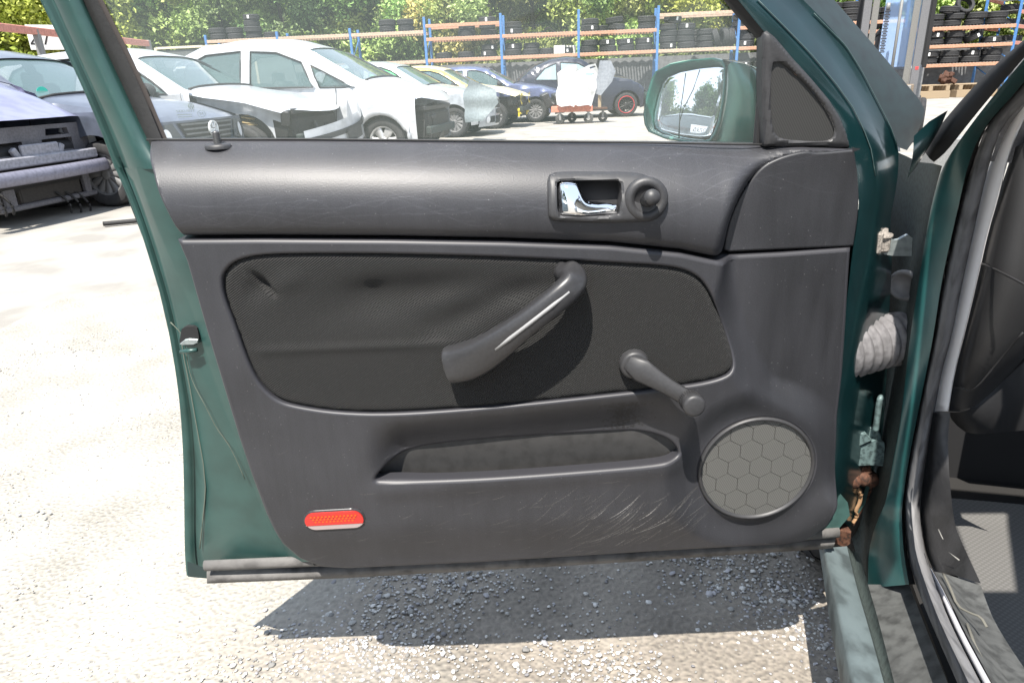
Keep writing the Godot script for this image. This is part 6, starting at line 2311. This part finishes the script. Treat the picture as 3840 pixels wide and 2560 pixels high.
	lean2.call(2.9, 2.82, Basis(Vector3.FORWARD, .1), "brown-edged tyre lying third high on the corner rack's top deck")
	lean2.call(3.8, 1.98, Basis(Vector3.FORWARD, -.55), "tagged tyre propped askew on the corner rack's middle deck", true)
	var turn := -ang + .9
	var a2 := Vector3(cos(turn), 0, -sin(turn))
	var in2 := Vector3(-sin(turn), 0, -cos(turn))
	for l in 4:
		for k in 3:
			stack(o2 + along * 5.0 + a2 * (.45 + k * .75) + in2 * .4 + UP * ([3.1, 2.65, 2.2, 1.68][l] + .07), 1, "%s along on pink-beamed deck %s" % [ORD[k], ["at the top", "second from top", "third from top", "at the bottom"][l]], turn)
	# corrugated wall behind, low enough for the trees to show over it
	st = start()
	var ridge := PackedVector3Array()
	var top := PackedVector3Array()
	for k in 420:
		var p := o + along * (-42.0 + k * .16) + into * (1.55 + (.04 if k % 2 else 0.0))
		ridge.append(p)
		top.append(p + UP * 1.75)
	strip(st, [top, ridge])
	var wall := obj("corrugated_wall", st, worn(mat(.16, .165, .17, .6), M.dust, 1.2))
	tag(wall, "low grey corrugated metal wall running behind the tyre racks", "wall")
	# cream-framed panel fence below the left racks
	var f := thing("panel_fence", "cream-framed fence of dark panels in front of the left racks", "fence", o + along * -18.5 - into * .6, -ang)
	for k in 3:
		st = start()
		block(st, Vector3(k * 1.9, 1.35, 0), Vector3(.09, 2.7, .09), .008)
		obj("post", st, M.beam_cream, f)
		st = start()
		block(st, Vector3(k * 1.9 + .95, 1.35, -.02), Vector3(1.8, 2.5, .03))
		obj("panel", st, worn(mat(.1, .11, .11, .7), M.dust, .6), f)
		st = start()
		block(st, Vector3(k * 1.9 + .95, 2.68, .0), Vector3(1.8, .08, .1), .008)
		obj("rail", st, M.beam_cream, f)

func trolley() -> void:
	var t := thing("trolley", "low orange trolley on four castors piled with white wreckage", "trolley", Vector3(1.98, 0, -18.6), -.1)
	var st := start()
	block(st, Vector3(-.2, .36, 0), Vector3(1.05, .14, .75), .01)
	obj("platform", st, worn(mat(.62, .22, .14, .6), M.dust, .4), t)
	st = start()
	block(st, Vector3(.5, .35, 0), Vector3(.4, .05, .7), .01)
	obj("platform_end", st, M.rust, t)
	st = start()
	block(st, Vector3(.5, .62, .3), Vector3(.08, .5, .08), .01)
	obj("handle_post", st, M.wood, t)
	for p in [Vector3(-.5, 0, .3), Vector3(-.2, 0, -.28), Vector3(.22, 0, .3), Vector3(.6, 0, -.1)]:
		var w := Node3D.new()
		w.name = "castor"
		t.add_child(w, true)
		w.position = p
		st = start()
		lathe(st, PackedVector2Array([Vector2(.05, -.03), Vector2(.115, -.03), Vector2(.125, -.02), Vector2(.125, .02), Vector2(.115, .03), Vector2(.05, .03)]), 20, Transform3D(Basis(Vector3.RIGHT, PI / 2) , Vector3(0, .125, 0)))
		obj("castor_wheel", st, M.tyre_grey, w)
		st = start()
		block(st, Vector3(0, .2, .045), Vector3(.06, .2, .01))
		block(st, Vector3(0, .2, -.045), Vector3(.06, .2, .01))
		block(st, Vector3(0, .285, 0), Vector3(.12, .02, .12), .004)
		obj("castor_fork", st, M.steel, w)
	# two crumpled white panels and a grey wing on it
	var white := worn(mat(.72, .73, .72, .5), M.dust, .5)
	for k in 2:
		st = start()
		var out := PackedVector2Array([Vector2(0, .05), Vector2(.12, .0), Vector2(.34, .03), Vector2(.44, -.02), Vector2(.5, .3), Vector2(.56, .66), Vector2(.5, .84), Vector2(.42, .98), Vector2(.25, .95), Vector2(.08, .86), Vector2(-.03, .8), Vector2(.0, .5), Vector2(-.04, .3)])
		var tears := [p2([.18, .72, .36, .70, .42, .76, .22, .78]), p2([.3, .86, .44, .9, .4, .93, .28, .9])] if k == 1 else [p2([.05, .7, .07, .7, .07, .72, .05, .72])]
		sheet(st, out, tears, .04, func(q): return Vector3(q.x + .12 * q.y * (1 if k == 1 else .6), q.y * 1.0, .12 * sin(q.x * 5.5 + k) + .03 * sin(q.y * 11 + q.x * 7) + .02 * sin(q.x * 23 + q.y * 9) - .1 * q.y))
		var o := tag(obj("body_panel", st, white), ["crumpled white body panel on trolley, the broader one with a rounded flank", "torn white body panel on trolley, with black slots near its top"][k], "panel", "crumpled white panels")
		o.position = Vector3(1.98 - .62 + .43 * k, .43, -18.25 + .06 * k)
		o.rotation.y = -.1
	st = start()
	sheet(st, p2([0, .1, .26, 0, .5, .4, .55, .7, .4, 1.0, .12, 1.02, .1, .6]), [], .05, func(q): return Vector3(q.x + .1 * q.y, q.y * .8, .28 * sin(q.x * 4.0)))
	var gw := tag(obj("wing_panel", st, worn(mat(.25, .27, .3, .5), M.dust, .5)), "grey curved wing panel hooked over the trolley's right end", "panel")
	gw.position = Vector3(2.25, .66, -18.4)
	gw.rotation.y = -.2
	st = start()
	for k in 5:
		block(st, Vector3(-.1 * k, .1 + .1 * sin(k * 2.0), -.1), Vector3(.22, .2, .2), .02, Basis.from_euler(Vector3(.3 * k, .5 * k, .2)))
	var bk := tag(obj("broken_trim", st, M.black_trim), "heap of broken black trim at the trolley's left end", "scrap", "", "stuff")
	bk.position = Vector3(1.5, .45, -18.75)

func forklift() -> void:
	var f := thing("forklift", "grey forklift with its raised mast, chain and blue-tinted screen facing the door", "forklift", Vector3(5.55, 0, -10.5), -.49)
	var steel := worn(mat(.16, .16, .165, .55, .15), M.speck, .8)
	for s in [-1.0, 1.0]:
		var st := start()
		block(st, Vector3(s * .36, 1.75, .04), Vector3(.10, 2.6, .03), .004)
		block(st, Vector3(s * .40, 1.75, -.03), Vector3(.02, 2.6, .14), .003)
		block(st, Vector3(s * .36, 1.75, -.1), Vector3(.10, 2.6, .03), .004)
		obj("outer_mast_channel", st, steel, f)
		st = start()
		block(st, Vector3(s * .255, 1.9, .02), Vector3(.085, 2.5, .025), .004)
		block(st, Vector3(s * .285, 1.9, -.04), Vector3(.02, 2.5, .11), .003)
		obj("inner_mast_channel", st, worn(mat(.2, .195, .18, .5, .2), M.speck, .8), f)
		st = start()
		block(st, Vector3(s * .3, .78, .09), Vector3(.14, .12, .1), .01)
		obj("carriage_bracket", st, worn(mat(.2, .16, .12, .8), M.dust, .2), f)
		st = start()
		block(st, Vector3(s * .28, .55, .16), Vector3(.11, .55, .05), .006)
		block(st, Vector3(s * .28, .3, .62), Vector3(.11, .045, .95), .006)
		obj("fork", st, M.steel, f)
	var st := start()
	for k in 26:
		block(st, Vector3(-.10, 1.28 + k * .022, .03 + .0 * k), Vector3(.045 if k % 2 else .07, .016, .03), .003)
	obj("lift_chain", st, M.black_trim, f).set_meta("kind", "stuff")
	st = start()
	lathe(st, PackedVector2Array([Vector2(.035, -.025), Vector2(.05, -.025), Vector2(.05, .025), Vector2(.035, .025)]), 18, Transform3D(Basis(Vector3.FORWARD, PI / 2), Vector3(-.10, 1.87, .0)))
	tube(st, PackedVector3Array([Vector3(.06, .8, 0), Vector3(.06, 2.4, 0)]), [.02], 8)
	obj("hose_pulley", st, M.steel, f)
	st = start()
	block(st, Vector3(0, 2.95, -.02), Vector3(.8, .1, .06), .01)
	block(st, Vector3(0, .5, -.02), Vector3(.8, .12, .06), .01)
	obj("mast_crossbar", st, steel, f)
	st = start()
	block(st, Vector3(.1, 1.55, -.6), Vector3(.5, .95, .01))
	obj("front_screen", st, glass(.35, .5, .75, .5), f)
	st = start()
	var hoop := PackedVector3Array()
	for k in 21:
		var a := TAU * k / 20
		hoop.append(Vector3(-.1, 1.42, -.85) + Basis(Vector3.RIGHT, -1.0) * Vector3(cos(a) * .17, 0, sin(a) * .17))
	tube(st, hoop, [.016], 6)
	tube(st, PackedVector3Array([Vector3(-.1, 1.42, -.85), Vector3(-.1, 1.1, -.7)]), [.02], 6)
	obj("steering_wheel", st, M.matt_black, f)
	st = start()
	block(st, Vector3(0, .75, -1.5), Vector3(1.0, .7, 1.3), .06)
	block(st, Vector3(0, .9, -2.25), Vector3(1.05, .8, .45), .12)
	obj("chassis", st, worn(mat(.2, .2, .2, .6), M.dust, .5), f)
	st = start()
	block(st, Vector3(0, 1.12, -1.3), Vector3(.5, .12, .5), .04)
	block(st, Vector3(0, 1.4, -1.55), Vector3(.48, .5, .1), .04)
	obj("seat", st, M.black_trim, f)
	for p in [Vector3(-.48, 0, -.65), Vector3(.48, 0, -.65), Vector3(-.48, 0, -1.9), Vector3(.48, 0, -1.9)]:
		st = start()
		block(st, p + Vector3(0, 1.65, 0), Vector3(.06, 1.2, .06), .008)
		obj("guard_post", st, M.matt_black, f)
	st = start()
	for k in 7:
		block(st, Vector3(-.42 + k * .14, 2.27, -1.27), Vector3(.04, .04, 1.3), .006)
	obj("overhead_guard", st, M.matt_black, f)
	for p in [Vector3(-.48, .32, -.55), Vector3(.48, .32, -.55), Vector3(-.45, .32, -1.9), Vector3(.45, .32, -1.9)]:
		var w := add_wheel(f, p, .32, null)
		w.rotation.y = PI / 2
	st = start()
	prism(st, PackedVector2Array([Vector2(-.02, -.02), Vector2(.02, -.02), Vector2(.02, .02), Vector2(-.02, .02)]), 0, .002)
	var lab := obj("warning_label", st, mat(.6, .05, .05, .6), f)
	lab.position = Vector3(.37, 1.05, .056)

func oddments() -> void:
	# a torn flap of black rubber on the bright ground
	var st := start()
	sheet(st, p2([0, 0, .2, .05, .45, -.02, .8, .0, .86, .1, .6, .14, .45, .3, .2, .26, .05, .2]), [], .05, func(q): return Vector3(q.x, .03 + .06 * absf(sin(q.x * 5)) * (.4 + q.y), -q.y))
	var o := tag(obj("rubber_flap", st, M.black_trim), "torn black rubber flap lying on bright ground beyond the door sill", "scrap")
	o.position = Vector3(-.65, 0, -12.2)
	# pallets with scrap below the corner rack
	for k in 2:
		var p := thing("pallet", ["weathered wooden pallet with rusty scrap below the corner rack", "second pallet at the right end below the corner rack"][k], "pallet", Vector3(14.6 + 1.6 * k, 0.0, -25.0), -.1, "pallets below the racks")
		for j in 5:
			st = start()
			block(st, Vector3(0, .42, -.4 + j * .2), Vector3(1.3, .025, .13), .003)
			obj("board", st, M.wood, p)
		for j in 3:
			st = start()
			block(st, Vector3(-.55 + j * .55, .32, 0), Vector3(.12, .16, 1.0), .004)
			obj("bearer", st, M.wood, p)
		st = start()
		block(st, Vector3(0, .12, 0), Vector3(1.3, .24, 1.0), .01)
		obj("sleeper", st, M.wood, p)
	st = start()
	for k in 14:
		var a := k * 2.4
		block(st, Vector3(.1 * cos(a) * (k % 4), .05 + .02 * k, .1 * sin(a)), Vector3(.3, .1, .16), .02, Basis.from_euler(Vector3(a, a * .7, a * .3)))
	o = tag(obj("rusty_scrap", st, M.rust), "rusty heap of metal parts on the pallet by the grey wall", "scrap", "", "stuff")
	o.position = Vector3(15.3, .45, -25.0)
	st = start()
	block(st, Vector3(0, .2, 0), Vector3(.5, .4, .4), .02)
	block(st, Vector3(.1, .45, 0), Vector3(.4, .1, .3), .02, Basis(Vector3.FORWARD, .3))
	o = tag(obj("scrap_box", st, M.steel), "pale metal scrap box at the left end of the pallet", "scrap")
	o.position = Vector3(13.4, .3, -24.9)
	# grey blocks behind the door's front corner
	for k in 2:
		st = start()
		block(st, Vector3(0, .37 - .05 * k, 0), Vector3(.2, .74 - .1 * k, .14), .006)
		o = tag(obj("grey_post", st, M.steel), ["grey square post behind the door's front corner", "shorter grey post just right of the taller one"][k], "post", "grey posts behind the hinge")
		o.position = Vector3(2.28 + .16 * k, 0, -3.6)
	# dark hose lying by the stripped car
	st = start()
	tube(st, flow3(p3([-3.6, .03, -6.1, -3.2, .03, -6.25, -2.9, .03, -6.1, -2.5, .03, -6.2, -2.2, .03, -6.15]), 2), [.022], 6)
	tag(obj("hose", st, M.rubber), "black hose lying on the ground beside the stripped lilac car", "hose")

# ---------------------------------------------------------------- trees
var clump_mesh: ArrayMesh
func leaf_clump(seed_: int, m: Material) -> ArrayMesh:
	var r := RandomNumberGenerator.new()
	r.seed = seed_
	var st := start()
	for k in 22:
		var p := Vector3(r.randfn(0, .16), r.randfn(0, .13), r.randfn(0, .16))
		var b := Basis.from_euler(Vector3(r.randf_range(-.9, .9), r.randf() * TAU, r.randf_range(-.9, .9)))
		var l := r.randf_range(.06, .105)
		var w := l * .5
		var v := [p + b * Vector3(-l, 0, 0), p + b * Vector3(0, .012, w), p + b * Vector3(l, -.01, 0), p + b * Vector3(0, .012, -w)]
		tri(st, v[0], v[1], v[2])
		tri(st, v[0], v[2], v[3])
	st.set_smooth_group(-1)
	return mesh_of(st, m)

var leaves := []
func tree(label: String, at: Vector3, tall: float, wide: float, tint: Color, kind: int, low := .1) -> void:
	var r := RandomNumberGenerator.new()
	r.seed = int(at.x * 100) + int(tall * 31) + 5000
	var t := thing("tree", label, "tree", at, 0, "trees behind the yard" if at.z < -5 else "trees beside the yard")
	var st := start()
	var trunk := flow3(PackedVector3Array([Vector3.ZERO, Vector3(.1, tall * .3, 0), Vector3(-.05, tall * .6, .1), Vector3(.05, tall * .92, 0)]), 2)
	var rad := []
	for k in trunk.size():
		rad.append(lerpf(.14, .03, float(k) / trunk.size()))
	tube(st, trunk, rad, 8)
	for k in 7:
		var y := tall * r.randf_range(.12, .75)
		var a := r.randf() * TAU
		var d := Vector3(cos(a), .7, sin(a))
		tube(st, flow3(PackedVector3Array([Vector3(.05, y, 0), Vector3(.05, y, 0) + d * wide * .4, Vector3(.05, y, 0) + d * wide * .75 + UP * .2]), 1), [.05, .03, .012], 6)
	obj("trunk", st, worn(mat(.12, .095, .07, .95), M.speck, .4), t)
	var mm := MultiMesh.new()
	mm.transform_format = MultiMesh.TRANSFORM_3D
	mm.use_colors = true
	mm.mesh = leaves[kind]
	var lumps := []
	for k in 26:
		var a := r.randf() * TAU
		var h := r.randf_range(low, 1.0)
		var out := wide * (.95 - .55 * pow(absf(h - .4) / .6, 1.6)) * sqrt(r.randf_range(.15, 1.0))
		lumps.append([Vector3(cos(a) * out, h * tall, sin(a) * out), r.randf_range(.35, .75) * wide * .62, r.randf_range(.72, 1.2), r.randf_range(-.06, .08)])
	var n := 2300
	mm.instance_count = n
	for i in n:
		var l: Array = lumps[r.randi() % lumps.size()]
		var d := Vector3(r.randfn(0, 1), r.randfn(0, .8), r.randfn(0, 1)).normalized() * pow(r.randf(), .4)
		var p: Vector3 = l[0] + d * l[1]
		p.y = maxf(p.y, .15)
		var s := r.randf_range(.8, 1.35)
		mm.set_instance_transform(i, Transform3D(Basis.from_euler(Vector3(r.randf() * TAU, r.randf() * TAU, r.randf() * TAU)).scaled(Vector3.ONE * s), p))
		var v: float = l[2] * r.randf_range(.75, 1.3)
		mm.set_instance_color(i, Color(tint.r * v * (1.0 + l[3] * 3.0), tint.g * v, tint.b * v))
	var o := MultiMeshInstance3D.new()
	o.multimesh = mm
	o.name = "crown"
	t.add_child(o)
	o.set_meta("kind", "stuff")

func trees() -> void:
	var m := mat(1, 1, 1, .6)
	m.vertex_color_use_as_albedo = true
	m.backlight_enabled = true
	m.backlight = Color(.6, .65, .25)
	m.cull_mode = BaseMaterial3D.CULL_DISABLED
	for k in 3:
		leaves.append(leaf_clump(300 + k, m))
	var bright := Color(.36, .43, .08)
	var mid := Color(.33, .44, .13)
	var dark := Color(.2, .31, .11)
	var olive := Color(.42, .44, .16)
	# metres across, metres back, height, half width, tint, words
	for q in [[-19.5, -27.0, 6.5, 2.6, bright, "yellow-green bushy tree at the far left, outside the window frame"], [-16.4, -29.5, 7.5, 2.6, bright, "yellow-green tree behind the sign numbered 27"],
		[-14.0, -32, 7.8, 2.6, mid, "mid green tree just right of the window frame's rear upright"], [-11.6, -31.5, 7.2, 2.4, mid, "mid green tree behind the pair of tyre stacks"],
		[-9.0, -31.2, 7.6, 2.6, dark, "dark shady tree right of the four-high tyre stack"], [-6.6, -32.5, 8.0, 2.3, dark, "deep green tree behind the two pairs of tyres"],
		[-4.6, -31.5, 7.0, 2.4, mid, "soft green tree behind the cream beam's left end"], [-2.4, -32, 7.6, 2.3, olive, "olive reddish tree behind the cream beam"],
		[-.4, -31, 6.4, 2.1, olive, "olive tree behind the limp black sheet"], [1.4, -32.3, 7.4, 2.3, bright, "bright yellow-green tree behind the sheet bay's right upright"],
		[3.5, -31.4, 7.0, 2.3, mid, "grey-green tree behind the paired bay"], [5.6, -32.6, 7.6, 2.2, olive, "golden green tree behind the tilted pair of tyres"],
		[7.4, -31.6, 5.6, 1.9, bright, "bright tree behind the bare top beam"], [10.9, -32.2, 5.8, 2.0, bright, "light green tree right of the gap of sky"],
		[13.6, -32, 6.5, 2.2, mid, "green tree behind the mirror's corner bay"], [16.2, -31.2, 6.2, 2.2, mid, "green tree behind the forklift mast"], [18.8, -31, 6.0, 2.3, olive, "olive tree above the corner rack's left tyres"],
		[21.2, -30, 6.0, 2.3, bright, "yellow-green tree above the corner rack's leaning tyre"], [23.8, -29.2, 6.4, 2.4, olive, "tree behind the pink-beamed rack"]]:
		tree(q[5], Vector3(q[0], 0, q[1]), q[2], q[3], q[4], int(absf(q[0])) % 3)
	# the wood behind them, one mass with a gap where the sky shows
	var wood := MultiMesh.new()
	wood.transform_format = MultiMesh.TRANSFORM_3D
	wood.use_colors = true
	wood.mesh = leaves[1]
	wood.instance_count = 14000
	for i in 14000:
		var x := rng.randf_range(-30, 32)
		var tall := 7.0 + 1.5 * sin(x * .9) + sin(x * 2.3)
		if absf(x - 8.9) < 1.3:
			tall = 4.2
		wood.set_instance_transform(i, Transform3D(Basis.from_euler(Vector3(rng.randf() * 6, rng.randf() * 6, 0)).scaled(Vector3.ONE * rng.randf_range(1.4, 2.4)), Vector3(x, tall * rng.randf(), -35.0 + (x - 5) * .09 - rng.randf() * 2.0)))
		var v := rng.randf_range(.6, 1.3)
		wood.set_instance_color(i, Color(.27 * v, .37 * v, .1 * v))
	var wo := MultiMeshInstance3D.new()
	wo.multimesh = wood
	wo.name = "woodland"
	add_child(wo)
	tag(wo, "dense green wood behind the nearer trees, open where the sky shows", "woodland", "", "stuff")
	# long grass on the bank behind the corner rack
	var mm := MultiMesh.new()
	mm.transform_format = MultiMesh.TRANSFORM_3D
	mm.use_colors = true
	mm.mesh = leaves[0]
	mm.instance_count = 3000
	for i in 3000:
		var x := rng.randf_range(-20, 24)
		mm.set_instance_transform(i, Transform3D(Basis.from_euler(Vector3(rng.randf() * 6, rng.randf() * 6, 0)).scaled(Vector3(1.6, 1.6, 1.6)), Vector3(x, rng.randf_range(.1, 1.9), -29.2 + (x - 5) * .09 - rng.randf() * 1.2)))
		var v := rng.randf_range(.7, 1.3)
		mm.set_instance_color(i, Color(.13 * v, .16 * v, .045 * v))
	var o := MultiMeshInstance3D.new()
	o.multimesh = mm
	o.name = "undergrowth"
	add_child(o)
	tag(o, "thick undergrowth along the foot of the trees behind the racks", "undergrowth", "", "stuff")

func left_of_view() -> void:
	# the long red beam with number boards that runs on past the left edge, and what the mirror shows
	var from := Vector3(-8.0, 2.17, -17)
	var to := Vector3(-9.2, 2.4, 9.0)
	var b := thing("numbered_beam", "long dusty red beam on posts over the parking row, with number boards", "beam", Vector3.ZERO)
	var st := start()
	var dir := (to - from).normalized()
	var turn := Basis.looking_at(dir)
	block(st, (from + to) / 2, Vector3(.1, .12, from.distance_to(to)), .01, turn)
	obj("rail", st, M.pink, b)
	for k in 8:
		var p := from.lerp(to, k / 7.0)
		st = start()
		block(st, Vector3(p.x, 1.12, p.z), Vector3(.1, 2.24, .1), .008)
		obj("post", st, M.steel, b)
	for q in [["27", Vector3(-8.36, 2.14, -13.9), .95], ["10", from.lerp(to, .82) + Vector3(.1, .28, 0), 1.75]]:
		var facing := Basis(Vector3.UP, q[2] if q[0] == "10" else .62)
		st = start()
		block(st, Vector3.ZERO, Vector3(.62, .42, .02), .004)
		var o := tag(obj("number_board", st, M.paper), "white board numbered %s on the long red beam" % ("twenty-seven" if q[0] == "27" else "ten, nearer the van"), "sign", "number boards on the beam")
		o.transform = Transform3D(facing, q[1])
		letters(q[0], .24, M.ink, o, Transform3D(Basis.IDENTITY, Vector3(-.13 if q[0] == "27" else 0.0, -.01, .012)), .004)
	# a tall pale van with a sheet of paper behind its screen, seen only in the mirror
	var s := {"w": .92, "belt": 1.15, "top": 1.95, "back": 3.6, "r": .33, "wb": 2.9, "nose": .5, "bulge": .18, "lean": .14, "paint": car_paint(.3, .36, .38, .2), "rim": null, "kind": "van",
		"line": [-3.9, .5, -3.9, 1.2, -3.85, 1.85, -3.5, 1.93, -2.0, 1.95, -1.1, 1.9, -.75, 1.8, .0, 1.2, .15, 1.15, .5, .98, .68, .8],
		"screen": [-.85, -.05], "windows": [[-1.9, 1.2, -.5, 1.18, -.95, 1.68, -1.2, 1.76, -1.9, 1.78]], "screen_glass": M.van_glass}
	var van := make_car("van", "tall grey-green van with a paper sheet in its windscreen, reflected in the door mirror", s, Vector3(-2.75, 0, .75), .56)
	front_panel(van, s, .2, .9, [], s.paint)
	st = start()
	block(st, Vector3.ZERO, Vector3(.34, .2, .003))
	var pp := tag(obj("paper_sheet", st, M.paper), "white paper reading Q735 behind the van's windscreen, reflected in the mirror", "paper")
	pp.transform = van.transform * Transform3D(Basis(Vector3.UP, PI / 2) * Basis(Vector3.RIGHT, -.6), Vector3(-.40, 1.56, .08))
	letters("Q735", .085, M.ink, pp, Transform3D(Basis.IDENTITY, Vector3(0, -.005, .002)), .002)
	# trees on that side, with a gap of sky between them
	for q in [[-15.4, 4.4, 8.4, 2.0, Color(.13, .2, .07), "slim tall tree reflected at the left of the door mirror"], [-16.5, 7.4, 4.4, 2.4, Color(.1, .17, .06), "low tree reflected under the gap of sky in the mirror"],
		[-14.4, 9.0, 6.0, 1.7, Color(.1, .17, .06), "middling tree reflected right of the sky gap in the mirror"], [-12.6, 9.9, 9.0, 2.2, Color(.1, .17, .06), "tall tree reflected at the right of the door mirror"], [-17, -1.5, 6.5, 2.4, Color(.13, .2, .07), "tree beyond the red beam left of the mirror's view"]]:
		tree(q[5], Vector3(q[0], 0, q[1]), q[2], q[3], q[4], 1)
